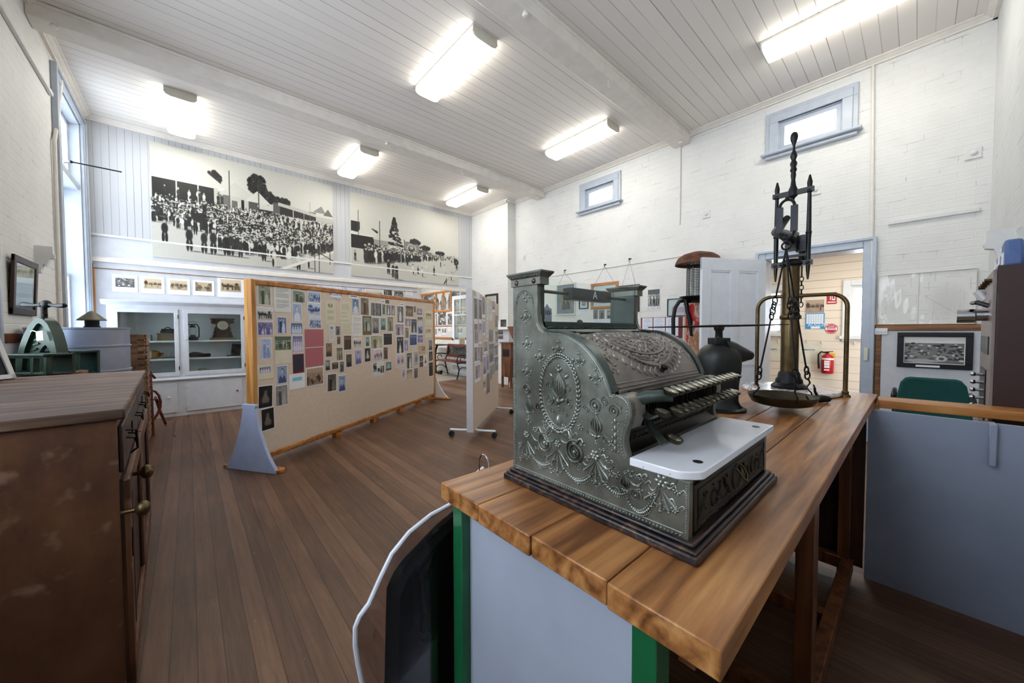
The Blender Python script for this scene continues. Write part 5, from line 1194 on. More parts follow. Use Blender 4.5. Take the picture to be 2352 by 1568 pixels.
TONES['mapt'] = ((128,126,124),(252,250,246)); TONES['redc'] = ((150,76,84),(206,128,134)); TONES['navyc'] = ((30,32,52),(60,62,84)); TONES['cyanc'] = ((110,190,224),(140,210,238))
_paint0 = paint
def paint(style, w, h, seed):
    if style == 'medal':
        g = np.full((h, w), .97); X, Y = np.meshgrid(np.linspace(0,1,w), np.linspace(0,1,h)); g[(X < .45) & (Y > .52)] = .2; g[(X < .45) & (Y < .46)] = .25; blob(g, X, Y, .22, .7, .1, .12, .6); blob(g, X, Y, .75, .38, .13, .14, .3); blob(g, X, Y, .75, .62, .04, .16, .35); return g
    if style == 'collage':
        g = np.full((h, w), .96); X, Y = np.meshgrid(np.linspace(0,1,w), np.linspace(0,1,h))
        for x0, x1, y0, y1 in ((.05,.36,.38,.95),(.40,.62,.28,.6),(.66,.84,.2,.72),(.87,.98,.2,.72)):
            m = (X > x0) & (X < x1) & (Y > y0) & (Y < y1); g[m] = .35+.3*np.sin(Y*14+X*9)[m]; blob(g, X, Y, (x0+x1)/2, y0+(y1-y0)*.45, .06, .12, .15)
        return g
    return _paint0(style, w, h, seed)
def redden(img): 
    h, w = img.shape[:2]; X, Y = np.meshgrid(np.linspace(0,1,w), np.linspace(0,1,h)); m = (X > .55) & (img.mean(2) < .6); img[m] = (.75,.08,.12); return img
for lst, fn in ((PA, sA), (PB, sB)):
    for q, st_, tn, lab in lst:
        bord = .05; pap = 'paper'; ex = None
        if st_ in ('text','text2','letter','crest','clipping','plain','collage','medal') : bord = .01
        if tn == 'cyanc': bord = .24
        if tn == 'navyc': pap = 'maroon2'; bord = .08
        if 'cream mount' in lab: pap = 'cream_paper'; bord = .20
        if 'wide grey mount' in lab: pap = 'cream_paper'; bord = .2
        if 'grey green mount' in lab: pap = 'olive'; bord = .12
        if 'blank lower half' in lab: bord = .02
        if st_ == 'medal': ex = redden
        o = photo(B1, fn(*q), st_, tn, lab, None, pap, bord, d=-.009, tilt=random.uniform(-.012,.012)*(1 if 'dark' not in tn else 3), extra=ex)
        if 'blank lower half' in lab:
            me = o.data; n0 = 8; vs = np.array([v.co[:] for v in me.vertices]); ys_ = vs[n0:,1]; yc = (ys_.min()+ys_.max())/2
            for v in me.vertices[n0:]: v.co.y = yc+(v.co.y-ys_.min())*.5
            me.materials[0] = M['cream_paper']
def strip(plane, q, lines, size, label, name='name_strip', d=-.009, mat='blueink', gap=1.25):
    u0, u1, z0, z1 = plane.rect(q); t = bpy.data.objects.new(name, MBmesh(MB().box(-(u1-u0)/2,(u1-u0)/2,-(z1-z0)/2,(z1-z0)/2,-.002,0), M['paper'])); C.objects.link(t)
    t.matrix_world = frameM(plane.pt((u0+u1)/2,(z0+z1)/2,d), plane.U, plane.Z); tag(t, label, 'sign')
    for i, tx in enumerate(lines): lettering(tx, size, M[mat], Matrix.Translation((0, ((len(lines)-1)/2-i)*size*gap, .0004)), t)
    return t
def MBmesh(mb, mat):
    me = bpy.data.meshes.new('m'); me.from_pydata(mb.v, [], mb.f); me.materials.append(mat); return me
strip(B1, sB(157,143,300,230), ['HILLGROVE', 'FAMILIES'], .040, 'white heading card reading Hillgrove Families on the framed board', 'heading_card')
strip(B1, sA(427,108,497,142), ['GAMBLE'], .026, 'small white name strip above the two small prints')
for q, lab in (((412,160,540,208),'small white name strip above the white blouse portrait'),((855,236,905,276),'tiny white name strip above the tree group'),((1113,276,1172,312),'tiny white name strip above the tall bride'),((1410,320,1445,345),'tiny white name strip at the top right end'),((1290,885,1335,912),'tiny white name strip above the faint oval portrait')):
    u0, u1, z0, z1 = B1.rect(sB(*q)); t = bpy.data.objects.new('name_strip', MBmesh(MB().box(-(u1-u0)/2,(u1-u0)/2,-(z1-z0)/2,(z1-z0)/2,-.002,0), M['paper'])); C.objects.link(t); t.matrix_world = frameM(B1.pt((u0+u1)/2,(z0+z1)/2,-.009), B1.U, B1.Z); tag(t, lab, 'sign')
    obj('written_line', MB().box(-(u1-u0)*.35,(u1-u0)*.35,-(z1-z0)*.12,(z1-z0)*.12,0,.0004), M['blueink'], t, flat=True)
# second board on castors
C0, C1 = Vector((2.454,3.426,0)), Vector((3.622,4.373,0)); U2 = (C1-C0).normalized(); N2 = Vector((U2.y,-U2.x,0)); B2 = Plane(C0, U2, N2); L2 = (C1-C0).length
zt2_ = B2.hit(1087, 664)[1]; zt2b = B2.hit(1144, 698)[1]
b2 = thing('castor_board', 'pale fabric covered display panel on castors behind the cash register, covered with prints', 'display board', C0)
part('panel', MB().prism([(0,.09),(L2,.09),(L2,zt2b),(0,zt2_)], lambda u, z, d: B2.pt(u, z, d), -.075, .0), M['fabric'], b2, bevel=.012)
part('edge_trim', MB().prism([(-.004,.09),(.0,.09),(.0,zt2_),(-.004,zt2_)], lambda u, z, d: B2.pt(u, z, d), -.078, .0), M['fabric2'], b2)
for u in (.12, L2-.12):
    part('castor_arm', MB().tube([B2.pt(u,.10,-.04), B2.pt(u,.085,.03), B2.pt(u,.083,.10), B2.pt(u,.083,.24)], .013, 8).tube([B2.pt(u,.10,-.04), B2.pt(u,.085,-.11), B2.pt(u,.083,-.18), B2.pt(u,.083,-.32)], .013, 8), M['white_plastic'], b2)
    for d in (.225, -.305):
        w_ = part('castor', MB().cyl(B2.pt(u-.016,.032,d), B2.pt(u+.016,.032,d), .032, n=16).cyl(B2.pt(u,.05,d), B2.pt(u,.085,d), .009, n=8), M['rubber'], b2)
sC = lambda x0, y0, x1, y1: (1070+x0/6.033, 650+y0/6.033, 1070+x1/6.033, 650+y1/6.033)
P2 = [((102,192,162,540),'single','grey','tall curled white page with grey picture at the left of the castor panel',1),((170,212,220,540),'single','grey','second tall curled page from the left of the castor panel',1),((215,175,265,475),'single','mauve','third tall page near the top of the castor panel',1),
((277,240,315,518),'text2','bw','narrow white page high on the castor panel, right of the third page',0),((318,330,366,520),'text2','bw','white page crossed by the light streak, upper middle of the castor panel',0),((355,232,402,400),'portrait','mauve','pale print high at the far end of the castor panel',1),
((107,545,165,878),'group','mauve','large pale page at left edge, second down the castor panel',1),((173,542,220,842),'women','mauve','pale page right of the large left edge page',1),((228,512,266,720),'couple','violet','narrow violet print in the third column of the castor panel',1),
((272,540,310,760),'text2','bw','narrow white page right of the violet print',0),((110,875,154,1112),'single','grey','dark grey figure print, third down at left edge',1),((156,873,193,1100),'bride','mauve','pale bride cut out beside the dark grey figure',1),
((197,880,226,1098),'single','grey','slim grey strip right of the pale bride',0),((243,790,300,980),'portrait','mauve','print at the lower end of the light streak',1),((117,1115,197,1368),'couple','mauve','white page with two small figures, lowest at left edge',1),
((232,1000,283,1298),'portrait','violet','long pale violet page low in the middle of the castor panel',1),((285,995,312,1208),'single','violet','slim violet strip right of the long pale page',0),((318,830,386,1105),'group','grey','pale sheet of several small pictures on the castor panel',0),
((318,640,342,810),'single','grey','left of three narrow prints in a row on the castor panel',0),((346,640,372,815),'single','grey','middle of three narrow prints in a row on the castor panel',0),((376,650,402,830),'text2','bw','right of three narrow prints in a row, nearly white',0),
((335,1140,356,1338),'single','green','dark narrow strip above the brown leaflet',0),((358,1118,394,1270),'couple','grey','grey print right of the dark narrow strip',0),((233,1310,276,1490),'house','sepia','small print left of the brown leaflet',1),((282,1240,330,1530),'plain','brown','brown leaflet hanging lowest on the castor panel',0),
((390,860,440,1005),'group','bw','upper dark print at the far end of the castor panel',0),((390,1015,446,1225),'group','grey','lower dark print at the far end of the castor panel',0),((402,440,440,620),'forest','grey','grey print at the far end, under the panel top corner',0),((405,660,440,830),'group','grey','grey print at the far end, middle height',0)]
for q, st_, tn, lab, b_ in P2: photo(B2, sC(*q), st_, tn, lab, None, 'paper', .09 if b_ else .03, d=.004, res=14, tilt=random.uniform(-.01,.01))
q = sC(140,125,188,210); u0, u1, z0, z1 = B2.rect(q); single('blank_card', MB().prism([(u0,z0),(u1,z0),(u1,z1),(u0,z1)], lambda u, z, d: B2.pt(u, z, d), .001, .004), M['paper'], 'small blank white card at the top left of the castor panel', 'card')
# the two big murals
def mural(w, h, seed, kind):
    rs = np.random.RandomState(seed); X, Y = np.meshgrid(np.linspace(0,1,w), np.linspace(0,1,h)); A = w/h
    g = .80+.05*base(w, h, rs, 0, 1); hor = (lambda x: .64+.0*x) if kind == 1 else (lambda x: .40+.02*x)
    sky = Y > .6 if kind == 1 else Y > .42; g[sky] = .86+.04*base(w, h, rs, 0, 1)[sky]
    def rect(x0, x1, y0, y1, v, sh=0.0): m = (X >= x0) & (X <= x1) & (Y >= y0+sh*(X-x0)) & (Y <= y1+sh*(X-x0)); g[m] = v
    def tri(x0, x1, xa, y0, ya, v): t = np.where(X < xa, (X-x0)/(xa-x0+1e-6), (x1-X)/(x1-xa+1e-6)); m = (X >= x0) & (X <= x1) & (Y >= y0) & (Y <= y0+(ya-y0)*np.clip(t,0,1)); g[m] = v
    def tree(cx, cy, rx, ry, n=90):
        for i in range(n): a, r = rs.rand()*6.28, math.sqrt(rs.rand()); blob(g, X, Y, cx+rx*r*math.cos(a), cy+ry*r*math.sin(a), .012, .022, .06+.12*rs.rand(), .8)
    def person(x, y, s, dark=True, hat=None):
        v = .08+.1*rs.rand() if dark else .86+.1*rs.rand(); wd = s*.115/A*1.15
        blob(g, X, Y, x-wd*.4, y+s*.24, wd*.42, s*.27, v*.9 if dark else rs.choice([.1,.85]), .5); blob(g, X, Y, x+wd*.4, y+s*.24, wd*.42, s*.27, v*.9 if dark else rs.choice([.1,.85]), .5); blob(g, X, Y, x, y+s*.62, wd*.95, s*.25, v, .5)
        blob(g, X, Y, x, y+s*.90, wd*.42, s*.09, .62+.2*rs.rand(), .6); blob(g, X, Y, x, y+s*.985, wd*.72, s*.045, hat if hat is not None else rs.choice([.08,.12,.9]), .7)
        if s > .1: blob(g, X, Y, x+wd*1.6, y+.004, wd*1.9, s*.035, .45, .9)
    if kind == 1:
        tree(.29,.80,.035,.06,60); tree(.52,.82,.05,.10,150); tree(.565,.72,.05,.07,80); tree(.66,.70,.05,.04,60)
        rect(0,.30,.70,.76,.84); tri(0,.37,.20,.70,.90,.88); rect(0,.36,.70,.715,.95); rect(.0,.29,.52,.70,.10); rect(.29,.31,.52,.71,.82); rect(.31,.37,.52,.68,.45)
        for x in (.0,.11,.21): rect(x,x+.006,.52,.71,.9)
        rect(.37,.47,.52,.68,.82); tri(.31,.52,.40,.66,.80,.86); rect(.38,.41,.53,.62,.4); rect(.43,.445,.54,.64,.1); rect(.47,.53,.52,.66,.3); tri(.45,.60,.52,.64,.76,.9); rect(.52,.65,.60,.625,.85,-.35); rect(.53,.64,.52,.585,.15); rect(.64,.645,.50,.60,.85)
        rect(.61,.65,.56,.68,.35); rect(.65,.88,.56,.655,.14); rect(.64,.88,.655,.69,.80,-.2); rect(.73,.735,.50,.64,.9); rect(.80,.803,.50,.63,.9); rect(.88,1,.52,.62,.82); tri(.86,.95,.92,.66,.74,.55); tri(.93,1,.965,.64,.72,.4)
        for r_ in range(5): rect(.88,1,.60-.018*r_,.604-.018*r_,.6)
        rect(.365,.371,.54,.90,.35); rect(.525,.531,.48,.88,.22); rect(.84,.842,.5,.76,.4)
        for x in (.06,.12,.17,.21,.22,.24,.31,.33): person(x, .53+.02*rs.rand(), .11, rs.rand() < .6)
        ppl = []
        for i in range(1500):
            y = .10+.40*rs.rand()**.9; x = rs.rand()
            if x < .10 and y < .30: continue
            if x < .30 and y < .26: continue
            if y > .47-.06*abs(x-.5) and x < .30 and rs.rand() < .6: continue
            if x > .62 and .34 < y < .46 and rs.rand() < .55: continue
            if x > .60 and y < .06+.42*(x-.6): continue
            ppl.append((y, x))
        for y, x in sorted(ppl, reverse=True): person(x, y, .07+.20*(.52-y)*1.0, rs.rand() < .68)
        blob(g, X, Y, .22, .40, .045, .05, .12); blob(g, X, Y, .185, .43, .012, .05, .12)
        for d in (-.03,-.02,.02,.03): blob(g, X, Y, .22+d, .31, .005, .08, .1)
        person(.24,.40,.16); person(.04,.32,.14); person(.03,.36,.13)
        for x, s_ in ((.055,.215),(.165,.24),(.235,.23),(.28,.25),(.37,.24),(.42,.19),(.345,.22)): person(x, .07+.01*rs.rand()-(.0 if x > .1 else -.06), s_, True, .12)
        for x, y in ((.61,.03),(.55,.08),(.70,.05),(.76,.02),(.82,.05)): person(x, y-.02, .2, rs.rand() < .5, .9)
        m = (np.abs(Y-(-.02+(X-.63)*.72)) < .016) & (X > .61); g[m] = .96; m = (np.abs(Y-(.24-(X-.87)*.75)) < .006) & (X > .87); g[m] = .3
        for x, b, t in ((.865,0,.19),(.895,0,.24),(.97,.1,.28)): rect(x,x+.006,b,t,.25)
    else:
        for i in range(120): t = rs.rand(); blob(g, X, Y, .355+(rs.rand()-.5)*.135*(1-t*.92), .44+t*.36, .018*(1-.5*t), .014, .08, .7)
        tree(.16,.56,.05,.03,40); rect(0,.07,.42,.66,.12); rect(.0,.25,.50,.54,.92,-.12); rect(0,.20,.34,.50,.10); tri(.05,.24,.10,.52,.66,.88); tri(.17,.40,.22,.48,.58,.85); rect(.18,.30,.36,.48,.62); rect(.30,.40,.38,.44,.75); rect(.31,.46,.40,.43,.9,-.1)
        rect(.225,.232,.34,.72,.35); rect(.375,.38,.36,.66,.4); rect(.055,.058,.5,.8,.3)
        rect(.45,.57,.34,.52,.5); blob(g, X, Y, .51,.43,.05,.08,.75); blob(g, X, Y, .51,.43,.035,.055,.3); blob(g, X, Y, .51,.45,.02,.025,.7); rect(.44,.447,.33,.54,.2); rect(.573,.58,.33,.54,.2)
        tree(.54,.53,.05,.03,50); tree(.64,.47,.05,.025,40); rect(.58,.70,.37,.44,.35); tri(.66,.76,.71,.42,.48,.85); tree(.80,.43,.05,.018,30); tree(.97,.34,.02,.04,30)
        ppl = [(.16+.20*(t:=rs.rand())+.05*rs.rand(), .10+.86*t**1.0+(rs.rand()-.5)*.16*(1-t)) for _ in range(330)]
        for y, x in sorted(ppl, reverse=True): 
            if x < .1: continue
            person(x, y, max(.03, .20-.19*(x-.1)/.86), rs.rand() < .85)
        for x, y, s_ in ((.03,.18,.13),(.52,.09,.14),(.57,.10,.11),(.61,.07,.13),(.65,.17,.09),(.73,.11,.13),(.80,.24,.08),(.84,.16,.12),(.92,.06,.13),(.97,.24,.1),(.92,.32,.1),(.47,.2,.13),(.98,.22,.09)): person(x, y, s_, rs.rand() < .6)
        person(.34,.02,.20); person(.37,.0,.22); person(.30,.06,.2)
        m = (np.abs(Y-(-.05+(X-.80)*1.6)) < .006) & (X > .8); g[m] = .6; m = (np.abs(X-.86) < .004) & (Y < .09); g[m] = .15; m = (np.abs(Y-(.0+(X-.83)*2.2)) < .012) & (X > .83) & (X < .865); g[m] = .2
    g = np.clip(g+(rs.rand(h, w)-.5)*.05, 0, 1)
    return np.array((20,20,20))/255.*(1-g[:,:,None])+np.array((236,234,224))/255.*g[:,:,None]
for kind, rc, lab in ((1, (-.38,2.19,2.415,4.15), 'larger black and white mural photograph of a crowd in a street'), (2, (2.53,5.15,2.415,4.125), 'smaller black and white mural photograph of a street procession with tall pine tree')):
    im = mural(500 if kind == 1 else 400, 320 if kind == 1 else 256, 5+kind, kind)
    hang(BWp, None, lambda W_, H_: picture_mesh(W_, H_, im, .0, .018, [M['cream_paper'], M['mural']]), 'mural_photograph', lab, 'mural photograph', 'mural photographs on the back wall', d=.0185, rect=rc)
# small prints on the back wall lining above the cupboard
sW = lambda x0, y0, x1, y1: (x0/2.613, 400+y0/2.613, x1/2.613, 400+y1/2.613)
for q, st_, tn, lab in (((673,603,827,707),'mine','bw','first small print from the left above the white cupboard'),((845,615,988,716),'house','sepia','second small print above the cupboard, showing a long shed'),((1005,627,1141,723),'street','sepia','third small print above the cupboard'),((1157,638,1286,728),'valley','sepia','fourth small print above the cupboard, a low landscape'),((1304,618,1466,740),'horses','sepia','fifth small print above the cupboard, nearest the framed board')):
    photo(BWp, sW(*q), st_, tn, lab, None, 'paper', .13, d=.006, res=22, name='wall_photograph')
for q, st_, tn, lab in (((-40,25,300,140),'house','pale','pale wide print behind the framed board top, left'),((325,50,592,200),'valley','pale','pale wide print behind the framed board top, middle'),((620,82,872,240),'crowd','bw','print of a standing crowd behind the framed board top'),((875,82,1003,195),'forest','bw','dark striped print behind the framed board, left of two'),((1018,95,1160,200),'mine','bw','dark print behind the framed board, right of two'),((1030,202,1165,300),'mine','green','partly hidden greenish print below the right dark print'),((1180,102,1284,170),'text2','bw','white caption sheet at the right end of the back wall lining')):
    photo(BWp, sB(*q), st_, tn, lab, None, 'paper', .06, d=.006, res=18, name='wall_photograph')
# ------------------------------------------------------------------ left side: cupboard with its contents, machinery, sideboard
def at(px, py, D): return Vector((0,0,H)) + ray(px, py)*D
yf, yb = 7.38, 7.79
cb = thing('display_cupboard', 'white built in cupboard with two glazed doors over two plain doors', 'cupboard', (-.05, 7.58, 0))
def cp(name, mb, mat='cupb', root=cb, **k): return part(name, mb, M[mat], root, **k)
cx0, cx1 = -.83, .76
cp('base_unit', MB().box(cx0, cx1, yf, yf+.02, .0, .545).box(cx0, cx0+.02, yf, yb, 0, .545).box(cx1-.02, cx1, yf, yb, 0, .545), bevel=.002)
cp('ledge', MB().box(cx0-.03, cx1+.03, yf-.035, yb, .545, .575), bevel=.008)
f = MB()
for a, b in ((cx0, -.775), (-.108, -.05), (.69, cx1)): f.box(a, b, yf, yf+.03, .575, 1.66)
f.box(cx0, cx1, yf, yf+.03, 1.605, 1.66).box(cx0, cx1, yf, yf+.03, .575, .605); f.box(cx0, cx0+.02, yf, yb, .575, 1.66).box(cx1-.02, cx1, yf, yb, .575, 1.66).box(cx0, cx1, yf, yb, 1.645, 1.66).box(cx0, cx1, yb-.012, yb, .575, 1.66).box(-.10,-.06,yf,yf+.06,.6,1.64)
cp('upper_case', f, bevel=.002); cp('back_lining', MB().box(cx0+.02, cx1-.02, yb-.016, yb-.012, .58, 1.645), 'cupb_lit')
cp('crown', MB().prism([(yf,1.655),(yf-.015,1.665),(yf-.03,1.685),(yf-.05,1.70),(yf-.05,1.715),(yb,1.715),(yb,1.655)], lambda y, z, d: (d, y, z), cx0-.05, cx1+.05), ang=25)
for z in (1.135, .865): cp('shelf', MB().box(cx0+.02, cx1-.02, yf+.06, yb-.016, z-.022, z), 'cupb_lit')
for a, b, kx, ka in ((-.775, -.108, None, 'left'), (-.05, .69, -.028, 'right')):
    d = MB(); w = .05
    for q in ((a, a+w, .605, 1.605), (b-w, b, .605, 1.605), (a, b, .605, .665), (a, b, 1.545, 1.605)): d.box(q[0]+.001, q[1]-.001, yf-.012, yf+.012, q[2]+.001, q[3]-.001)
    dd = cp('glazed_door', d, bevel=.003); o = cp('glass', MB().box(a+w, b-w, yf-.002, yf+.002, .665, 1.545), 'clear', flat=True); o.parent = dd
    for z in (.72, 1.49): o = cp('hinge', MB().cyl((b-.004, yf-.016, z-.03), (b-.004, yf-.016, z+.03), .006, n=8), 'brassdark'); o.parent = dd
    if kx: o = cp('knob', MB().ball((kx, yf-.02, 1.16), .011, 10, 7), 'white_plastic'); o.parent = dd
for a, b, kx, m_ in ((-.79, -.145, -.235, 'cupb'), (-.045, .635, .575, 'redbrown')):
    dd = cp('lower_door', MB().box(a, b, yf-.016, yf+.002, .062, .495), bevel=.004); o = cp('knob', MB().lathe([(.0,.026),(.012,.022),(.015,.014),(.008,.006),(.010,0)], (kx, yf-.016, .295 if m_ == 'cupb' else .31), 14, ax=(0,-1,0)), m_); o.parent = dd
    if m_ != 'cupb':
        for z in (.13, .42): o = cp('hinge', MB().box(a-.012, a+.035, yf-.02, yf-.015, z-.008, z+.008), 'fit'); o.parent = dd
ys_ = 7.58
def sx(px): return ony(px, 780, ys_).x
z1, z2, z3 = 1.135, .865, .605
single('tin', MB().lathe([(.0,0),(.036,0),(.036,.085),(.034,.09),(.0,.09)], (sx(342), ys_, z1), 18), M['zinc'], 'small pale tin on the top cupboard shelf left of the brown box', 'tin')
single('tin', MB().lathe([(.0,0),(.05,0),(.05,.06),(.0,.06)], (sx(318), ys_+.03, z1), 18), M['zincdark'], 'low dark tin at the left end of the top cupboard shelf', 'tin')
bx = sx(388); t = thing('phonograph', 'brown wooden box with a black machine on top in the left side of the cupboard', 'phonograph', (bx, ys_, z1))
part('case', MB().box(bx-.125, bx+.125, ys_-.07, ys_+.07, z1, z1+.105).box(bx-.135, bx+.135, ys_-.08, ys_+.08, z1+.105, z1+.115), M['olive'], t, bevel=.003)
part('mechanism', MB().box(bx-.09, bx+.12, ys_-.05, ys_+.05, z1+.115, z1+.155).cyl((bx-.08, ys_-.02, z1+.165), (bx+.13, ys_-.02, z1+.165), .014, n=10), M['black'], t)
part('horn_ring', MB().tube([(bx-.01+.035*math.cos(a), ys_, z1+.165+.035*math.sin(a)) for a in np.linspace(0, PI, 10)], .008, 8), M['iron'], t)
lx = sx(443); t = thing('hurricane_lantern', 'black hurricane lantern with glass chimney on the top cupboard shelf', 'lantern', (lx, ys_-.05, z1)); c = (lx, ys_-.05, z1)
part('fuel_tank', MB().lathe([(.0,0),(.062,0),(.066,.01),(.066,.04),(.045,.055),(.03,.07),(.03,.085),(.0,.085)], c, 20), M['black'], t)
part('glass_chimney', MB().lathe([(.034,.085),(.05,.12),(.05,.15),(.036,.20)], c, 18), M['clear'], t)
part('cap', MB().lathe([(.04,.20),(.042,.215),(.03,.22),(.028,.25),(.0,.26)], c, 18), M['black'], t)
for s_ in (-1, 1): part('side_tube', MB().tube([(lx+s_*.055, c[1], z1+.03), (lx+s_*.075, c[1], z1+.06), (lx+s_*.075, c[1], z1+.20), (lx+s_*.055, c[1], z1+.24), (lx+s_*.02, c[1], z1+.25)], .009, 8), M['black'], t)
part('bail', MB().tube([(lx+.07*math.cos(a), c[1], z1+.20+.09*math.sin(a)) for a in np.linspace(0, PI, 12)], .003, 6), M['black'], t)
kx = sx(512); t = thing('mantel_clock', 'carved dark mantel clock with pale dial in the right side of the cupboard', 'clock', (kx, ys_, z1))
part('plinth', MB().box(kx-.165, kx+.165, ys_-.07, ys_+.07, z1, z1+.035), M['olive'], t, bevel=.004)
prof = [(-.13,.035),(-.135,.06),(-.115,.09),(-.12,.12),(-.10,.15),(-.105,.19),(-.085,.22),(-.085,.255),(-.14,.265),(-.15,.29),(-.14,.315),(-.155,.33),(-.15,.345),(-.06,.35),(.06,.35),(.15,.345),(.155,.33),(.14,.315),(.15,.29),(.14,.265),(.085,.255),(.085,.22),(.105,.19),(.10,.15),(.12,.12),(.115,.09),(.135,.06),(.13,.035)]
part('case', MB().prism([(kx+a, z1+b) for a, b in prof], lambda x, z, d: (x, d, z), ys_-.05, ys_+.05), M['darkwood'], t, bevel=.003)
part('dial', MB().lathe([(.072,.0),(.072,.008),(.066,.010),(.0,.010)], (kx, ys_-.05, z1+.235), 28, ax=(0,-1,0)), M['clockface'], t)
part('hand', MB().bar((kx, ys_-.061, z1+.235), (kx+.028, ys_-.061, z1+.225), .003, .004), M['black'], t); part('hand', MB().bar((kx, ys_-.062, z1+.235), (kx-.038, ys_-.062, z1+.25), .003, .003), M['black'], t)
fn_ = lambda a, b, h: (a, ys_-.05-h, b); mb = MB().rail(fn_, [(kx-.07,z1+.05),(kx+.07,z1+.05),(kx+.07,z1+.155),(kx-.07,z1+.155),(kx-.07,z1+.05)], .004, .006)
for i in range(8): mb.dome(fn_, kx+.032*math.cos(i*PI/4), z1+.10+.032*math.sin(i*PI/4), .014, .006, .005, i*PI/4)
part('glass_panel', mb, M['brassdark'], t)
jx = sx(352); t = thing('stoneware_jar', 'two tone stoneware jar lying on its side on the middle cupboard shelf', 'jar', (jx, ys_, z2))
part('body', MB().lathe([(.0,0),(.06,0),(.065,.01),(.065,.12)], (jx-.14, ys_, z2+.066), 20, ax=(1,0,0)), M['stone'], t)
part('shoulder', MB().lathe([(.065,.12),(.062,.16),(.045,.20),(.022,.215),(.026,.235),(.022,.245),(.0,.245)], (jx-.14, ys_, z2+.066), 20, ax=(1,0,0)), M['ochre'], t)
px_ = sx(390); single('flat_tool', MB().box(px_-.10, px_+.11, ys_-.03, ys_+.02, z2, z2+.018).box(px_-.02, px_+.05, ys_-.031, ys_+.021, z2+.004, z2+.022), M['zincdark'], 'flat dark tool lying beside the stoneware jar', 'tool', bevel=.003)
px_ = sx(458); single('leather_case', MB().tube([(px_-.13, ys_, z2+.035), (px_-.08, ys_, z2+.045), (px_-.02, ys_, z2+.042), (px_+.05, ys_, z2+.03), (px_+.12, ys_, z2+.03), (px_+.135, ys_, z2+.03)], [.03,.042,.038,.026,.028,.012], 12), M['darkwood'], 'dark brown leather case on the middle shelf behind the right glass door', 'case')
kx2 = sx(538); t = thing('folding_camera', 'black folding bellows camera on the middle cupboard shelf', 'camera', (kx2, ys_, z2))
part('body', MB().obox((kx2+.02, ys_, z2+.10), (.06,0,-.008), (0,.02,0), (.012,0,.095)), M['black'], t, bevel=.006)
part('bed', MB().box(kx2-.11, kx2+.05, ys_-.10, ys_, z2, z2+.014), M['black'], t)
part('bellows', MB().prism([(kx2-.035,z2+.05),(kx2+.06,z2+.03),(kx2+.06,z2+.17),(kx2-.03,z2+.13)], lambda x, z, d: (x, d, z), ys_-.07, ys_-.015), M['suit'], t)
part('lens_board', MB().box(kx2-.045, kx2-.02, ys_-.085, ys_-.072, z2+.03, z2+.13).cyl((kx2-.03, ys_-.11, z2+.085), (kx2-.03, ys_-.08, z2+.085), .022, n=14), M['iron'], t)
px_ = sx(462); t = thing('china_cup', 'small patterned china cup on the lowest cupboard shelf', 'cup', (px_, ys_-.05, z3))
part('bowl', MB().lathe([(.0,0),(.03,0),(.034,.01),(.05,.05),(.055,.085),(.051,.085),(.045,.05),(.0,.015)], (px_, ys_-.05, z3), 20), M['stone'], t)
part('handle', MB().tube([(px_+.05, ys_-.05, z3+.07), (px_+.08, ys_-.05, z3+.065), (px_+.08, ys_-.05, z3+.035), (px_+.045, ys_-.05, z3+.03)], .005, 8), M['stone'], t)
# sideboard in the left foreground
a_, b_ = onz(287, 938, 1.02), onz(335, 850, 1.02); dY = (b_-a_).normalized(); dX = Vector((dY.y, -dY.x, 0)); LS = (b_-a_).length; WS = .83
sb = thing('sideboard', 'large worn brown timber sideboard filling the left foreground', 'sideboard', (a_.x-.4, (a_.y+b_.y)/2, 0))
def S(u, v, z): return Vector((a_.x, a_.y, 0)) + dY*u + dX*v + Vector((0,0,z))
def sbx(u0, u1, v0, v1, z0, z1, mb=None): mb = mb or MB(); return mb.prism([(u0,v0),(u1,v0),(u1,v1),(u0,v1)], lambda u, v, z: S(u, v, z), z0, z1)
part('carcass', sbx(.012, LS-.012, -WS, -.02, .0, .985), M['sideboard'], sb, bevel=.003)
part('top', sbx(-.004, LS, -WS-.01, .0, .985, 1.02), M['sidetop'], sb, bevel=.006)
for i in range(2):
    u0, u1 = .02+i*(LS/2-.005), LS/2-.005+i*(LS/2-.02); um = (u0+u1)/2
    d = part('drawer', sbx(u0, u1, -.02, -.008, .80, .96), M['darkwood'], sb, bevel=.004)
    for uu in (u0+.16, u1-.16): o = part('pull', MB().tube([S(uu-.04,-.008,.895), S(uu-.04,.012,.89), S(uu-.03,.018,.87), S(uu+.03,.018,.87), S(uu+.04,.012,.89), S(uu+.04,-.008,.895)], .0035, 6), M['iron'], sb); o.parent = d
    o = part('escutcheon', sbx(um-.015, um+.015, -.008, -.004, .86, .905), M['iron'], sb); o.parent = d
    d = part('door', sbx(u0, u1, -.02, -.012, .05, .775), M['darkwood'], sb); m = MB()
    for q in ((u0,u0+.07,.05,.775),(u1-.07,u1,.05,.775),(u0,u1,.05,.13),(u0,u1,.70,.775)): sbx(q[0], q[1], -.014, .004, q[2], q[3], m)
    ms = [sbx(u0+.07, u0+.085, -.014, -.002, .13, .70), sbx(u1-.085, u1-.07, -.014, -.002, .13, .70), sbx(u0+.25, u0+.265, -.014, -.004, .13, .70)]
    o = part('door_frame', m, M['sideboard'], sb, bevel=.005); o.parent = d; 
    for m2 in ms: o = part('moulding', m2, M['darkwood'], sb, bevel=.003); o.parent = d
for px, py in ((327, 1167), (336, 1083)):
    q = onx(px, py, a_.x+.035); part('knob', MB().lathe([(.007,-.03),(.007,.0),(.010,.004),(.021,.010),(.026,.020),(.024,.030),(.014,.039),(.0,.041)], (q.x-.02, q.y, q.z), 16, ax=(1,0,0)), M['brass'], sb)
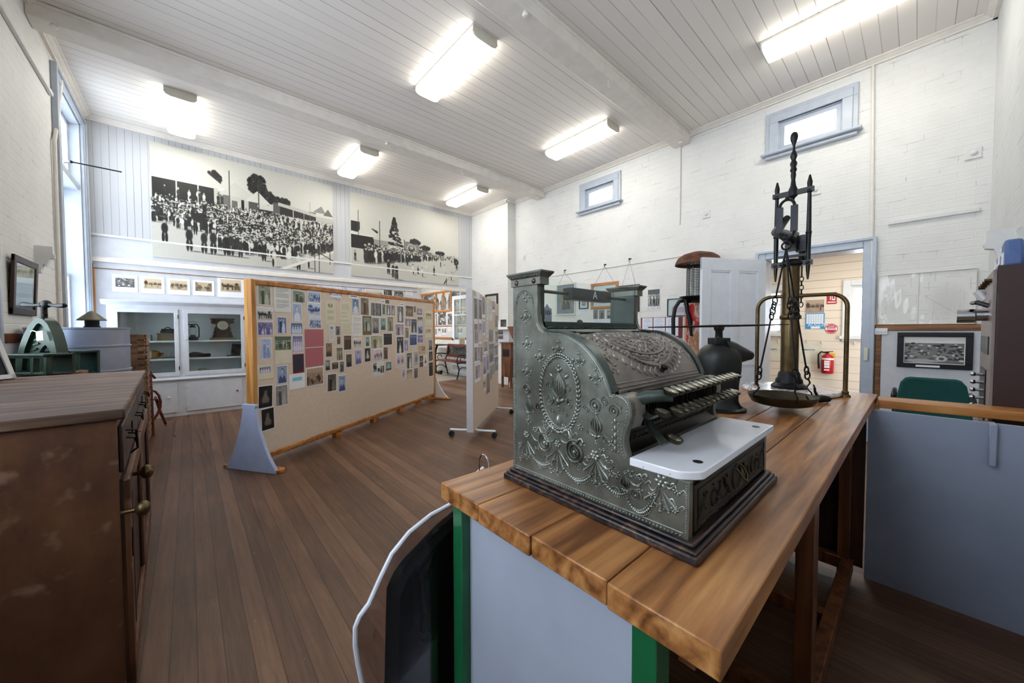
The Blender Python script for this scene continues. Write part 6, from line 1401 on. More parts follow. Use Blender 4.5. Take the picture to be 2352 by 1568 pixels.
part('hasp', MB().tube([S(.10,-.006,.93), S(.10,.02,.925), S(.10,.022,.86), S(.10,.004,.845)], .004, 6), M['iron'], sb)
part('hinge', sbx(.03, .045, .003, .007, .50, .60), M['iron'], sb); part('plinth', sbx(.0, LS, -WS, -.012, .0, .05), M['darkwood'], sb)
# small framed picture leaning at its left edge
q = onz(34, 869, 1.021); t = thing('framed_print', 'white framed print leaning on the sideboard at the left picture edge', 'framed picture', q)
lx_ = (Vector((-1,0,0))*.55+Vector((0,-.83,0))*-.0+Vector((-.0,-.9,0))*.9).normalized(); up_ = (Vector((-.25,.12,1))).normalized()
R_ = frameM(q, lx_, up_)
part('frame', MB().box(0,.36,0,.025,-.012,.012).box(0,.36,.235,.26,-.012,.012).box(0,.025,0,.26,-.012,.012).box(.335,.36,0,.26,-.012,.012).xf(R_), M['paint'], t, bevel=.003)
part('print', MB().box(.02,.34,.02,.24,-.004,.002).xf(R_), M['iron'], t); part('glass', MB().box(.02,.34,.02,.24,.006,.008).xf(R_), M['clear'], t, flat=True)
# framed picture on the left wall
t = thing('framed_picture', 'dark framed picture with pale greenish print on the left wall above the press', 'framed picture', (XL+.05, 5.0, 1.42))
u0, u1, za_, zb_ = 4.70, 5.30, 1.415, 1.885
def lw(u, z): return Vector((XL+.004+.022*(z-za_)/(zb_-za_), u, z))
def pane(u0, u1, z0, z1, d0, d1): 
    n = Vector((1,0,-.04)); return MB().prism([(u0,z0),(u1,z0),(u1,z1),(u0,z1)], lambda u, z, d: lw(u, z)+n*d, d0, d1)
w_ = .055; m = MB()
for qd in ((u0,u1,za_,za_+w_),(u0,u1,zb_-w_,zb_),(u0,u0+w_,za_,zb_),(u1-w_,u1,za_,zb_)): mm = pane(*qd, 0, .02); m.add(mm.v, mm.f)
part('frame', m, M['darkwood'], t, bevel=.005); part('print', pane(u0+w_*.8, u1-w_*.8, za_+w_*.8, zb_-w_*.8, .004, .008), M['palegreen'], t, flat=True); part('glass', pane(u0+w_*.8, u1-w_*.8, za_+w_*.8, zb_-w_*.8, .012, .014), M['clear'], t, flat=True)
# cast iron fruit press behind the sideboard
D0 = 2.42; fp = thing('fruit_press', 'green cast iron fruit press with black T handle behind the sideboard', 'press', (at(100, 800, D0).x, at(100, 800, D0).y, 0))
fa = lambda px, py, d=0: at(px, py, D0) + fv*d
fq = lambda px, py, d=0: at(px, py, D0+d)
def arch(pts_o, pts_i, d0, d1, mat, name, **k):
    n = len(pts_o); mb = MB(); V = [fa(*p, d0) for p in pts_o]+[fa(*p, d0) for p in pts_i]+[fa(*p, d1) for p in pts_o]+[fa(*p, d1) for p in pts_i]; Fs = []
    for i in range(n-1): Fs += [(i,i+1,n+i+1,n+i),(2*n+i+1,2*n+i,3*n+i,3*n+i+1),(i+1,i,2*n+i,2*n+i+1),(n+i,n+i+1,3*n+i+1,3*n+i)]
    Fs += [(0,n,3*n,2*n),(n-1,3*n-1,4*n-1,2*n-1)]
    return part(name, mb.add(V, Fs), M[mat], fp, ang=30, **k)
ao = [(52,850),(54,822),(60,795),(70,768),(83,744),(96,732),(104,729),(112,732),(124,744),(134,765),(141,790),(146,815),(151,846)]
ai = [(74,850),(75,825),(79,803),(86,782),(93,765),(100,757),(105,755),(109,757),(115,765),(121,780),(126,797),(129,818),(132,848)]
ai2 = [(66,850),(68,823),(73,800),(82,776),(91,756),(99,745),(104,742),(110,745),(119,756),(127,774),(132,794),(135,816),(140,847)]
ai3 = [(84,850),(86,832),(91,818),(97,806),(102,798),(106,794),(109,792),(112,794),(117,801),(121,810),(125,820),(128,832),(130,847)]
arch(ao, ai2, -.035, .03, 'pressgreen', 'arch_flange'); arch(ai2, ai3, -.012, .012, 'pressgreen', 'arch_web')
for i in range(4):
    p0, p1 = fa(84+i*-2.5+2, 781+i*11, -.014), fa(100-i*4, 776+i*12, -.014); part('rib', MB().bar(p0, p1, .012, .010), M['pressgreen'], fp)
part('press_screw', MB().lathe([(.014 if k % 2 else .0165, -.075+.005*k) for k in range(26)], fa(102, 728)+Vector((0,0,.02)), 14), M['iron'], fp)
def grip(pts, rr): return MB().tube([fa(*p) for p in pts], rr, 14)
part('handle_grip', grip([(47,700),(50,699),(56,699),(66,700),(80,701),(92,700)], [.006,.014,.0165,.014,.010,.011]), M['black'], fp); part('handle_grip', grip([(112,699),(122,701),(134,702),(143,702),(149,701),(151,701)], [.011,.010,.013,.0155,.014,.006]), M['black'], fp)
part('handle_boss', MB().ball(fa(106,698), .026, 16, 10).ball(fa(95,700), .018, 12, 8).cyl(fa(92,700), fa(112,699), .013, n=12), M['black'], fp)
def trough(x0, y0, x1, y1, d0, d1, mat, name):
    m = MB(); P = lambda a, b, d: at(a, b, D0+d0) + fv*(d-d0); w = 5
    for (a0, b0, a1, b1) in ((x0,y0,x1,y0+10),(x0,y1-6,x1,y1),(x0,y0,x0+7,y1),(x1-8,y0,x1,y1),((x0+x1)/2+8,y0,(x0+x1)/2+16,y1)): m.prism([(a0,b0),(a1,b0),(a1,b1),(a0,b1)], P, d0, d0+.03)
    m.prism([(x0,y0),(x1,y0),(x1,y0+5),(x0,y0+5)], P, d0-.015, d1); m.prism([(x0,y1-4),(x1,y1-4),(x1,y1),(x0,y1)], P, d0, d1); m.prism([(x0,y0),(x1,y0),(x1,y1),(x0,y1)], P, d1-.02, d1)
    return part(name, m, M[mat], fp, bevel=.003)
trough(14, 813, 107, 862, -.20, -.05, 'pressgreen', 'side_beam'); trough(104, 806, 173, 862, .05, .20, 'pressgreen2', 'side_beam')
part('wooden_follower', MB().lathe([(.0,0),(.13,0),(.13,.03),(.0,.03)], fq(134, 864, -.02), 28), M['crate'], fp)
wc = fq(176, 846, .26); part('flywheel', MB().tube([wc+rv*(.085*math.cos(a))+Vector((0,0,.085*math.sin(a))) for a in np.linspace(0, 2*PI, 25)[:-1]], .011, 8, True), M['black'], fp)
for a in (0, PI/3, 2*PI/3): part('spoke', MB().cyl(wc-rv*(.085*math.cos(a))-Vector((0,0,.085*math.sin(a))), wc+rv*(.085*math.cos(a))+Vector((0,0,.085*math.sin(a))), .006, n=6), M['black'], fp)
part('label_tag', MB().prism([(110,761),(125,759),(127,780),(112,782)], lambda a, b, d: fa(a, b, d), -.062, -.060), M['paper'], fp); part('tag_string', MB().tube([fa(98,761,-.06), fa(104,759,-.062), fa(112,762,-.062)], .003, 6), M['white_plastic'], fp)
for px, d in ((40,-.12),(90,-.12),(120,.12),(165,.12)): p = fq(px, 860, d); part('leg', MB().box(p.x-.03, p.x+.03, p.y-.03, p.y+.03, 0, p.z), M['crate'], fp)
# galvanised tank, flue cowl, slatted crate, folded chair
tc = Vector((-.71, 4.92, 0)); t = thing('galvanised_tank', 'round galvanised metal tank behind the green press', 'tank', tc)
pr2 = [(.0,0),(.30,0)]
for z in (.30, .62, .93, 1.15): pr2 += [(.30, z-.012), (.309, z-.006), (.309, z+.006), (.30, z+.012)]
pr2 += [(.30,1.295),(.306,1.30),(.306,1.312),(.296,1.312),(.296,1.27),(.0,1.27)]
part('shell', MB().lathe(pr2, tc, 56), M['zinc'], t)
q = at(212, 757, 3.72); t = thing('flue_pipe', 'dull metal flue with conical cowl standing behind the tank', 'flue', (q.x, q.y, 0))
part('pipe', MB().lathe([(.06,0),(.06,1.33),(.0,1.33)], (q.x, q.y, 0), 20), M['iron'], t); zc2 = at(212, 736, 3.72).z
part('cowl', MB().lathe([(.0,.10),(.02,.092),(.105,.008),(.105,.0),(.0,.0)], (q.x, q.y, zc2), 28), M['zincdark'], t); part('cowl_strut', MB().cyl((q.x, q.y, 1.32), (q.x, q.y, zc2+.02), .052, n=16), M['iron'], t)
cr = thing('slatted_crate', 'tall slatted timber crate between the tank and the white cupboard', 'crate', (-.56, 6.02, 0))
x0, x1, y0, y1 = -.74, -.40, 5.84, 6.20
for x, y in ((x0,y0),(x1,y0),(x0,y1),(x1,y1)): part('corner_post', MB().box(x-.028, x+.028, y-.028, y+.028, 0, 1.24), M['crate'], cr, bevel=.003)
for k in range(17):
    z = .03+.0725*k
    for b in ((x0-.02,x1+.02,y0-.042,y0-.028),(x0-.02,x1+.02,y1+.028,y1+.042),(x0-.042,x0-.028,y0-.02,y1+.02),(x1+.028,x1+.042,y0-.02,y1+.02)): part('slat', MB().box(*b, z, z+.05), M['crate'], cr)
part('corner_batten', MB().box(x1-.10, x1-.03, y0-.056, y0-.042, 0, 1.24), M['crate'], cr)
Dc = 4.42; t = thing('folded_chair', 'folded red brown bentwood chair standing beside the slatted crate', 'chair', onz(350, 998, 0))
ca = lambda px, py, d=0: at(px, py, Dc+d)
part('post', MB().tube([ca(344,852), ca(346,900), ca(350,1000)], [.016,.020,.021], 8), M['redbrown'], t)
part('leg', MB().tube([ca(357,912,.10), ca(368,945,.28), at(380,972,4.98)], [.014,.016,.016], 8), M['redbrown'], t)
part('hoop', MB().tube([ca(349,897,.04), ca(357,899,.06), ca(365,908,.08), ca(369,922,.10), ca(368,936,.10), ca(362,950,.08), ca(352,966,.04)], .013, 8), M['redbrown'], t)
part('crosspiece', MB().tube([ca(349,918,.02), ca(360,916,.10), ca(364,924,.12)], .011, 8), M['redbrown'], t); part('arm', MB().tube([ca(346,857,.0), ca(350,862,.05), ca(356,868,.10)], .013, 8), M['redbrown'], t)
# ------------------------------------------------------------------ right wall, annex and the room beyond the doorway
def framed(plane, y0, y1, z0, z1, fw, fmat, style, tone, label, mat_b=0.0, matmat='paper', d=.0, cat='framed picture', name='framed_picture', lean=0.0, img_rect=None, glassy=True, res=22):
    # y0 > y1 on the right wall: u runs along plane.U
    u0, u1 = sorted((plane.U.dot(Vector((0,y0,0))+Vector((y0 if abs(plane.U.x) > .5 else 0,0,0))*0), plane.U.dot(Vector((0,y1,0)))))
    W_, H_ = u1-u0, z1-z0; t = thing(name, label, cat, plane.pt((u0+u1)/2, z0, d+.012))
    P = lambda u, z, h: plane.pt(u, z, d+h+lean*(z-z0)/H_); m = MB()
    for q in ((u0,u1,z0,z0+fw),(u0,u1,z1-fw,z1),(u0,u0+fw,z0+fw,z1-fw),(u1-fw,u1,z0+fw,z1-fw)): m.prism([(q[0],q[2]),(q[1],q[2]),(q[1],q[3]),(q[0],q[3])], P, .0, .024)
    part('frame', m, M[fmat], t, bevel=.003)
    iw, ih = W_-2*fw*.9, H_-2*fw*.9; bw = mat_b
    if style:
        _seed[0] += 1; w, h = max(10, int(res*1.2*math.sqrt((iw-2*bw)/(ih-2*bw)))), max(10, int(res*1.2*math.sqrt((ih-2*bw)/(iw-2*bw))))
        me = picture_mesh(iw, ih, colour(paint(style, w, h, _seed[0]), tone), bw, .002, [M[matmat], M['print']])
        o = bpy.data.objects.new('print', me); C.objects.link(o); o.parent = t
        o.matrix_basis = Matrix.Translation(-t.location) @ frameM(P((u0+u1)/2, (z0+z1)/2, .008), plane.U, plane.Z)
    if glassy: part('glass', MB().prism([(u0+fw,z0+fw),(u1-fw,z0+fw),(u1-fw,z1-fw),(u0+fw,z1-fw)], P, .014, .016), M['clear'], t, flat=True)
    return t
def cords(t, hook, a, b): part('hanging_cord', MB().tube([a, hook, b], .0022, 6), M['brassdark'], t)
def hookat(px, py, lab):
    p = onx(px, py, XR); single('wall_hook', MB().tube([(XR-.002,p.y,p.z+.02), (XR-.03,p.y,p.z+.02), (XR-.03,p.y,p.z-.02), (XR-.012,p.y,p.z-.03)], .006, 6).box(XR-.006,XR,p.y-.025,p.y+.025,p.z+.008,p.z+.03), M['iron'], lab, 'hook', 'small iron hooks on the right wall'); return Vector((XR-.02, p.y, p.z-.02))
h1 = hookat(1298, 623, 'small iron hook above the oval portrait'); h2 = hookat(1390, 610, 'small iron hook above the pine framed picture'); h3 = hookat(1447, 597, 'small iron hook above the dark frame behind the register pillar')
t = framed(RWp, 5.07, 4.56, 1.59, 2.24, .03, 'fit', 'portrait', 'sepia', 'pale grey framed oval portrait hanging on the right wall, seen through the register glass', .09, 'zinc'); cords(t, h1, Vector((XR-.02,5.0,2.23)), Vector((XR-.02,4.62,2.23)))
framed(RWp, 4.476, 4.254, 1.70, 1.925, .018, 'black', 'child', 'mauve', 'small black framed sketch between the oval portrait and the pine frame', .05)
t = framed(RWp, 4.19, 3.60, 1.68, 2.166, .05, 'pine_y', 'letter', 'tan', 'orange pine framed picture with wide white mount on the right wall', .10); cords(t, h2, Vector((XR-.02,4.1,2.15)), Vector((XR-.02,3.68,2.15)))
t = framed(RWp, 3.60, 3.19, 1.60, 2.072, .035, 'darkwood', 'portrait', 'grey', 'dark framed picture on a cord behind the right register pillar', .04); cords(t, h3, Vector((XR-.02,3.52,2.06)), Vector((XR-.02,3.26,2.06)))
sR = lambda x0, y0, x1, y1: (1240+x0/4.523, 570+y0/4.523, 1240+x1/4.523, 570+y1/4.523)
for q, st_, tn, lab in (((555,640,605,735),'single','grey','left of three sleeved prints under the pine frame'),((615,640,675,735),'single','bw','middle of three sleeved prints under the pine frame'),((695,638,750,732),'portrait','bw','right of three sleeved prints under the pine frame'),((412,640,518,690),'text2','pale','pale caption sheet under the small black framed sketch')):
    photo(RWp, sR(*q), st_, tn, lab, None, 'paper', .03, d=.005, name='wall_photograph')
for q, lab in (((560,742,660,800),'left laminated sheet showing low behind the register glass'),((675,740,800,800),'right laminated sheet showing low behind the register glass')): photo(RWp, sR(*q), 'text2', 'pale', lab, None, 'paper', .02, d=.005, name='wall_photograph')
q = (1488, 664, 1516, 704); o = photo(RWp, q, 'group', 'bw', 'small poster of a group of people, reading Are you in this, on the right wall', None, 'paper', .02, d=.005, name='wall_poster', cat='poster')
u0, u1, z0, z1 = RWp.rect((1487, 704, 1517, 710)); sg = single('caption_strip', MB().box(XR-.006, XR-.003, -u1, -u0, z0, z1), M['paper'], 'white caption strip under the small poster', 'sign')
lettering("Are YOU in this?", .032, M['ink'], Matrix.Translation(-sg.location) @ frameM(RWp.pt((u0+u1)/2, (z0+z1)/2, .0066), RWp.U, RWp.Z), sg)
t = framed(RWp, 2.70, 2.08, 1.50, 1.782, .012, 'black', None, None, 'black framed white chart with a pink band beside the fuel pump', glassy=True, name='framed_chart')
part('chart', MB().box(XR-.008, XR-.003, 2.09, 2.69, 1.51, 1.77), M['paper'], t, flat=True); part('pink_band', MB().box(XR-.010, XR-.008, 2.2, 2.63, 1.56, 1.645), M['pinkp'], t, flat=True); part('printed_title', MB().box(XR-.010, XR-.008, 2.25, 2.55, 1.725, 1.735), M['blueink'], t, flat=True)
rb = single('red_backing_board', MB().box(XR-.010, XR-.001, 2.46, 3.16, 1.155, 1.492), M['maroon2'], 'dark red backing board behind three laminated sheets', 'notice board')
for a, b, lab in ((3.13,2.945,'left'),(2.93,2.735,'middle'),(2.72,2.52,'right')):
    photo(RWp, None, 'text', 'pale', '%s laminated text sheet on the dark red board' % lab, 'laminated sheets', 'paper', .02, d=.0145, rect=(-a,-b,1.19,1.485), name='laminated_sheet', cat='sheet', gloss='print', res=26)
photo(RWp, None, 'text2', 'tan', 'grey board with a small pale sheet left of the fuel pump', None, 'cream_paper', .05, d=.005, rect=(-2.44,-2.12,1.10,1.49), name='notice_sheet', cat='sheet')
# map and framed town view near the front corner
t = framed(RWp, .300, -.385, 1.337, 1.885, .006, 'fit', 'map', 'mapt', 'large faded map under clear film right of the doorway', .0, glassy=False, name='wall_map', cat='map', res=110)
part('clear_film', MB().grid(lambda u, v: (XR-.028-.0035*math.sin(u*9+v*3+.8)*math.sin(v*5+u*4)-.0008*math.sin(u*41+v*30)*math.sin(v*37-u*22), .297-.679*u, 1.34+.542*v), 40, 30), M['filmgloss'], t, ang=80)
t = framed(RWp, .139, -.376, .876, 1.252, .048, 'black', 'town', 'bw', 'black framed panoramic town photograph below the map', .012, d=.012, res=80, glassy=False)
part('caption', MB().box(XR-.040, XR-.0365, -.165, .0, .888, .908), M['paper'], t); 
# fuel pump behind the open door leaf
fpx = Vector((5.44, 2.10, 0)); t = thing('fuel_pump', 'old fuel pump with rusty hood and flaking red column behind the open door', 'fuel pump', fpx)
part('base', MB().lathe([(.0,0),(.24,0),(.24,.06),(.20,.09),(.0,.09)], fpx, 28), M['rustred'], t); part('column', MB().lathe([(.19,.09),(.17,.15),(.16,.9),(.165,1.62),(.19,1.66),(.0,1.67)], fpx, 28), M['rustred'], t)
part('collar', MB().lathe([(.15,1.66),(.16,1.70),(.235,1.745),(.24,1.76),(.15,1.765),(.0,1.765)], fpx, 28), M['iron'], t)
part('glass_cylinder', MB().lathe([(.135,1.765),(.135,2.24)], fpx, 28), M['clear'], t)
m = MB()
for k in range(14): a = 2*PI*k/14; m.cyl(fpx+Vector((.145*math.cos(a),.145*math.sin(a),1.765)), fpx+Vector((.145*math.cos(a),.145*math.sin(a),2.24)), .004, n=6)
for k in range(20): z = 1.78+.023*k; m.tube([fpx+Vector((.145*math.cos(a),.145*math.sin(a),z)) for a in np.linspace(0,2*PI,25)[:-1]], .003, 5, True)
part('cage', m, M['iron'], t)
part('hood', MB().lathe([(.0,2.40),(.08,2.39),(.20,2.355),(.265,2.31),(.295,2.25),(.305,2.215),(.298,2.21),(.28,2.25),(.0,2.26)], fpx, 36), M['rust'], t)
lf_ = -rv
part('hose', MB().tube([fpx+lf_*.19+Vector((0,0,1.70)), fpx+lf_*.26+Vector((0,0,1.69)), fpx+lf_*.32+Vector((0,0,1.60)), fpx+lf_*.345+Vector((0,0,1.44)), fpx+lf_*.34+Vector((0,0,1.2)), fpx+lf_*.30+Vector((0,0,.95)), fpx+lf_*.25+Vector((0,0,.7))], .026, 12), M['rubber'], t)
part('nozzle', MB().tube([fpx+lf_*.19-fv*.05+Vector((0,0,1.71)), fpx+lf_*.185-fv*.08+Vector((0,0,1.55)), fpx+lf_*.15-fv*.10+Vector((0,0,1.40)), fpx+lf_*.14-fv*.11+Vector((0,0,1.2))], [.03,.024,.03,.016], 12), M['iron'], t)
# lectern and pictures by the chimney breast
lc = Vector((5.36, 6.10, 0)); t = thing('wooden_lectern', 'brown timber lectern cabinet with dark inset panel beside the castor board', 'lectern', lc)
part('body', MB().box(5.27, 5.52, 5.93, 6.26, .24, .99), M['brownwood'], t, bevel=.004); part('top', MB().box(5.24, 5.54, 5.90, 6.29, .99, 1.015), M['brownwood'], t, bevel=.004)
part('dark_panel', MB().box(5.262, 5.27, 5.99, 6.20, .70, .86), M['black'], t)
for z0_, a, b in ((.26,5.95,6.09),(.26,6.10,6.24)): part('door', MB().box(5.258, 5.27, a, b, z0_, .66), M['brownwood'], t, bevel=.003)
for x, y in ((5.29,5.95),(5.29,6.24),(5.50,5.95),(5.50,6.24)): part('leg', MB().box(x-.02, x+.02, y-.02, y+.02, 0, .24), M['brownwood'], t)
part('book_rest', MB().prism([(5.90,1.37),(6.20,1.37),(6.20,1.345),(5.98,1.03),(5.90,1.03)], lambda y, z, d: (d, y, z), 5.40, 5.47), M['brownwood'], t, bevel=.003)
single('white_jar', MB().lathe([(.0,0),(.035,0),(.04,.02),(.04,.10),(.028,.12),(.028,.14),(.0,.14)], (5.40, 6.08, 0), 16), M['white_plastic'], 'small white jar standing on the floor under the lectern', 'jar')
BRp = Plane((XB,0,0),(0,-1,0),(-1,0,0)); sC2 = sC
u0, u1, z0, z1 = BRp.rect(sC(275,150,450,520)); framed(BRp, -u0, -u1, z0, z1, .05, 'darkwood', 'house', 'grey', 'large dark olive framed picture on the chimney breast behind the castor board', .07, 'cream_paper')
photo(BRp, sC(482,505,560,605), 'group', 'dark', 'small dark group poster on the chimney breast above the white notice panel', None, 'black', .03, d=.005, name='wall_poster', cat='poster')
u0, u1, z0, z1 = BRp.rect((1143, 757, 1170, 792)); t = thing('notice_board', 'white notice panel with narrow shelf beside the lectern', 'notice board', (XB-.02, -(u0+u1)/2, z0))
part('panel', MB().box(XB-.02, XB-.002, -u1, -u0, z0, z1), M['lower'], t); part('shelf', MB().box(XB-.12, XB-.002, -u1-.03, -u0+.03, z1, z1+.025), M['paint'], t, bevel=.003)
for q, lab in (((440,650,530,715),'dark print pinned on the white notice panel, upper'),((450,715,530,780),'grey print pinned on the white notice panel, lower')): photo(BRp, sC(*q), 'crowd', 'dark', lab, None, 'paper', .05, d=.0235)
# annex -------------------------------------------------------------------------------
sD = lambda x0, y0, x1, y1: (740+x0/5.345, 640+y0/5.345, 740+x1/5.345, 640+y1/5.345)
AX = Plane((XA,0,0),(0,-1,0),(-1,0,0))
for q, st_, lab in (((1160,215,1230,330),'forest','first top row print at the far end of the annex wall'),((1250,190,1396,385),'rocks','wide rocky top row print on the annex wall'),((1405,180,1483,388),'valley','third top row print showing a gorge on the annex wall'),((1495,165,1576,378),'valley','fourth top row print showing a steep valley on the annex wall'),((1592,150,1690,365),'rocks','fifth top row print partly behind the glazed door'),((1700,145,1800,350),'forest','sixth top row print behind the glazed door')):
    photo(AX, sD(*q), st_, 'bw', lab, None, 'cream_paper', .02, d=.004, res=26, name='annex_photograph')
for q, st_, lab in (((1395,405,1412,575),'mine','sliver of print beside the board post in the annex middle row'),((1420,405,1525,572),'rocks','middle row print of fallen timber on the annex wall'),((1540,398,1640,568),'mine','middle row print of a mine left of the glazed door'),((1650,400,1775,565),'rocks','middle row print seen through the glazed door')):
    photo(AX, sD(*q), st_, 'bw', lab, None, 'paper', .03, d=.004, res=26, name='annex_photograph')
for q, st_, lab in (((1388,610,1408,692),'forest','first small bottom row print on the annex wall'),((1420,605,1460,695),'women','second small bottom row print on the annex wall'),((1470,597,1526,678),'valley','third small bottom row print on the annex wall'),((1545,588,1584,638),'text2','small white sheet in the annex bottom row'),((1605,595,1640,692),'forest','small bottom row print left of the glazed door'),((1660,590,1725,678),'valley','small bottom row print seen through the glazed door')):
    photo(AX, sD(*q), st_, 'bw', lab, None, 'paper', .08, d=.004, res=18, name='annex_photograph')
g = MB(); yA0, yA1 = YB+.25, 11.08
zz_ = [AX.hit(*sD(1500,160,1500,160)[:2])[1], AX.hit(*sD(1500,395,1500,395)[:2])[1], AX.hit(*sD(1500,578,1500,578)[:2])[1], AX.hit(*sD(1500,728,1500,728)[:2])[1]]
for k, z in enumerate(zz_): single('picture_rail', MB().box(XA-.022, XA-.001, yA0, yA1, z-(.012 if k == 2 else .03), z+(.012 if k == 2 else .03)), M['pine_y'], ('topmost','second','thin third','lowest')[k]+' orange timber rail across the annex picture wall', 'rail', 'timber rails of the annex picture wall')
for px in (1145, 1238, 1400, 1489, 1584): 
    y = -AX.hit(*sD(px,260,px,260)[:2])[0]; single('picture_stile', MB().box(XA-.02, XA-.001, y-.03, y+.03, zz_[1]+.032, zz_[0]-.032), M['pine_y'], 'upright orange batten between top row prints, ' + {1145:'at the far annex corner',1238:'left of the wide rocky print',1400:'right of the wide rocky print',1489:'between the gorge and steep valley prints',1584:'right of the steep valley print'}[px], 'batten', 'uprights of the annex picture wall')
struct('wall_annex_lining', MB().box(XA-.001, XA, yA0, yA1, zz_[3], zz_[0]), M['lower'], flat=True)
dr = bpy.data.objects.new('door_2', None); C.objects.link(dr); dr['kind'] = 'structure'; dr['category'] = 'door'; dr['label'] = 'white glazed door standing against the annex picture wall behind the bench'
dx, dy0, dy1, dz = XA-.10, 8.18, 9.02, 2.27; m = MB()
for b in ((dy0,dy0+.11,0,dz),(dy1-.11,dy1,0,dz),(dy0,dy1,0,.24),(dy0,dy1,.86,1.02),(dy0,dy1,dz-.11,dz)): m.box(dx-.02, dx+.02, b[0], b[1], b[2]+.003, b[3])
m.box(dx-.012, dx+.012, dy0+.05, dy1-.05, .1, .95); m.box(dx-.014, dx+.014, dy0, dy1, 1.71, 1.735); m.box(dx-.014, dx+.014, (dy0+dy1)/2-.012, (dy0+dy1)/2+.012, 1.72, dz-.05)
obj('door_leaf', m, M['door'], dr, bevel=.003, kind='structure'); obj('glass', MB().box(dx-.003, dx+.003, dy0+.09, dy1-.09, 1.02, dz-.1), M['clear'], dr, flat=True, kind='structure'); obj('door_knob', MB().ball((dx-.05, dy1-.055, 1.03), .028, 12, 8).cyl((dx-.05, dy1-.055, 1.03), (dx, dy1-.055, 1.03), .01, n=8), M['black'], dr)
DP = Plane((dx-.022,0,0),(0,-1,0),(-1,0,0)); photo(DP, sD(1680,725,1752,815), 'forest', 'yellow', 'coloured print on the lower panel of the glazed annex door', None, 'paper', .03, d=.004, name='wall_photograph')
# garden bench
bx0, bx1, by0, by1 = 5.22, 5.64, 7.98, 9.15; t = thing('garden_bench', 'garden bench with black cast iron ends and lattice back in the annex', 'bench', (5.43, 8.56, 0))
for y in (by0, by1):
    part('iron_end', MB().tube([(bx0-.02,y,0),(bx0+.02,y,.10),(bx0+.05,y,.25),(bx0+.0,y,.40),(bx0+.10,y,.43),(bx1-.08,y,.42),(bx1-.02,y,.55),(bx1+.02,y,.86)], .018, 8).tube([(bx1+.02,y,0),(bx1-.03,y,.18),(bx1-.09,y,.41)], .018, 8).tube([(bx0+.0,y,.40),(bx0-.01,y,.52),(bx0+.03,y,.62),(bx0+.14,y,.63),(bx1-.04,y,.61)], .016, 8).tube([(bx0+.16+.07*math.cos(a),y,.52+.07*math.sin(a)) for a in np.linspace(0,5,16)], .011, 6).tube([(bx0+.05,y,.25),(bx0+.14,y,.30),(bx1-.14,y,.28),(bx1-.05,y,.2)], .012, 6), M['black'], t)
for k in range(4): x = bx0+.01+.105*k; part('seat_slat', MB().box(x, x+.085, by0-.02, by1+.02, .432, .455), M['redbrown'], t, bevel=.004)
for z in (.56, .86): xx = bx1-.02+(z-.55)*.12; part('back_rail', MB().box(xx-.014, xx+.014, by0+.02, by1-.02, z-.035, z+.035), M['redbrown'], t, bevel=.004)
for y in (by0+.04, by1-.04): part('back_post', MB().bar((bx1-.02,y,.54), (bx1+.018,y,.88), .03, .05), M['redbrown'], t)
m = MB(); n_ = 16
for k in range(n_): 
    ya = by0+.06+(by1-by0-.12)*k/n_; yb2 = by0+.06+(by1-by0-.12)*(k+3)/n_
    for a, b in ((ya, yb2), (yb2, ya)): m.bar((bx1-.015, min(max(a,by0+.05),by1-.05), .59), (bx1+.012, min(max(b,by0+.05),by1-.05), .83), .012, .012)
part('lattice', m, M['black'], t)
# treadle stand with small machine
q = Vector((5.55, 9.58, 0)); t = thing('treadle_stand', 'black cast iron treadle stand with table top behind the bench end', 'stand', q)
part('table_top', MB().box(q.x-.30, q.x+.2, q.y-.30, q.y+.45, .84, .87), M['black'], t, bevel=.004); part('column', MB().tube([q+Vector((-.05,-.10,.84)), q+Vector((-.05,.0,.72)), q+Vector((-.03,.10,.55)), q+Vector((-.03,.12,.2)), q+Vector((-.05,.05,.06))], [.03,.04,.05,.055,.06], 12), M['black'], t)
part('foot', MB().bar(q+Vector((-.05,-.32,.03)), q+Vector((-.05,.35,.05)), .08, .05).bar(q+Vector((-.28,.05,.03)), q+Vector((.2,.05,.04)), .08, .05), M['black'], t, bevel=.01); part('flywheel', MB().tube([q+Vector((-.10, .12+.16*math.cos(a), .48+.16*math.sin(a))) for a in np.linspace(0,2*PI,25)[:-1]], .014, 8, True).bar(q+Vector((-.10,-.03,.48)), q+Vector((-.10,.27,.48)), .012, .012), M['black'], t)
t = thing('bench_vice', 'small black machine standing on the treadle table top', 'machine', (5.55, 9.85, .87))
part('body', MB().lathe([(.0,0),(.09,0),(.08,.02),(.05,.05),(.06,.12),(.075,.17),(.05,.24),(.0,.25)], (5.50, 9.85, .87), 18), M['black'], t); part('arm', MB().tube([(5.50,9.85,1.06),(5.50,9.72,1.08),(5.50,9.62,1.0)], [.035,.03,.02], 10), M['black'], t)
# room beyond the doorway --------------------------------------------------------------
def xo(px, py): return onx(px, py, XO)
u0, u1, z0, z1 = XOp.rect((1850, 688, 1894, 719)); t = thing('wall_calendar', 'wall calendar turned to August on the cream boarded wall', 'calendar', (XO-.01, -(u0+u1)/2, XOp.rect((1850,688,1894,755))[2]))
_seed[0] += 1; me = picture_mesh(u1-u0, z1-z0, colour(paint('house', 30, 24, 77), 'brown'), .004, .003, [M['paper'], M['print']]); o = bpy.data.objects.new('picture_page', me); C.objects.link(o); o.parent = t; o.matrix_basis = Matrix.Translation(-t.location) @ frameM(XOp.pt((u0+u1)/2, (z0+z1)/2, .008), XOp.U, XOp.Z)
v0, v1, w0_, w1_ = XOp.rect((1850, 719, 1894, 755)); part('month_page', MB().box(XO-.009, XO-.002, -v1, -v0, w0_, w1_), M['skyblue'], t); hh = w1_-w0_
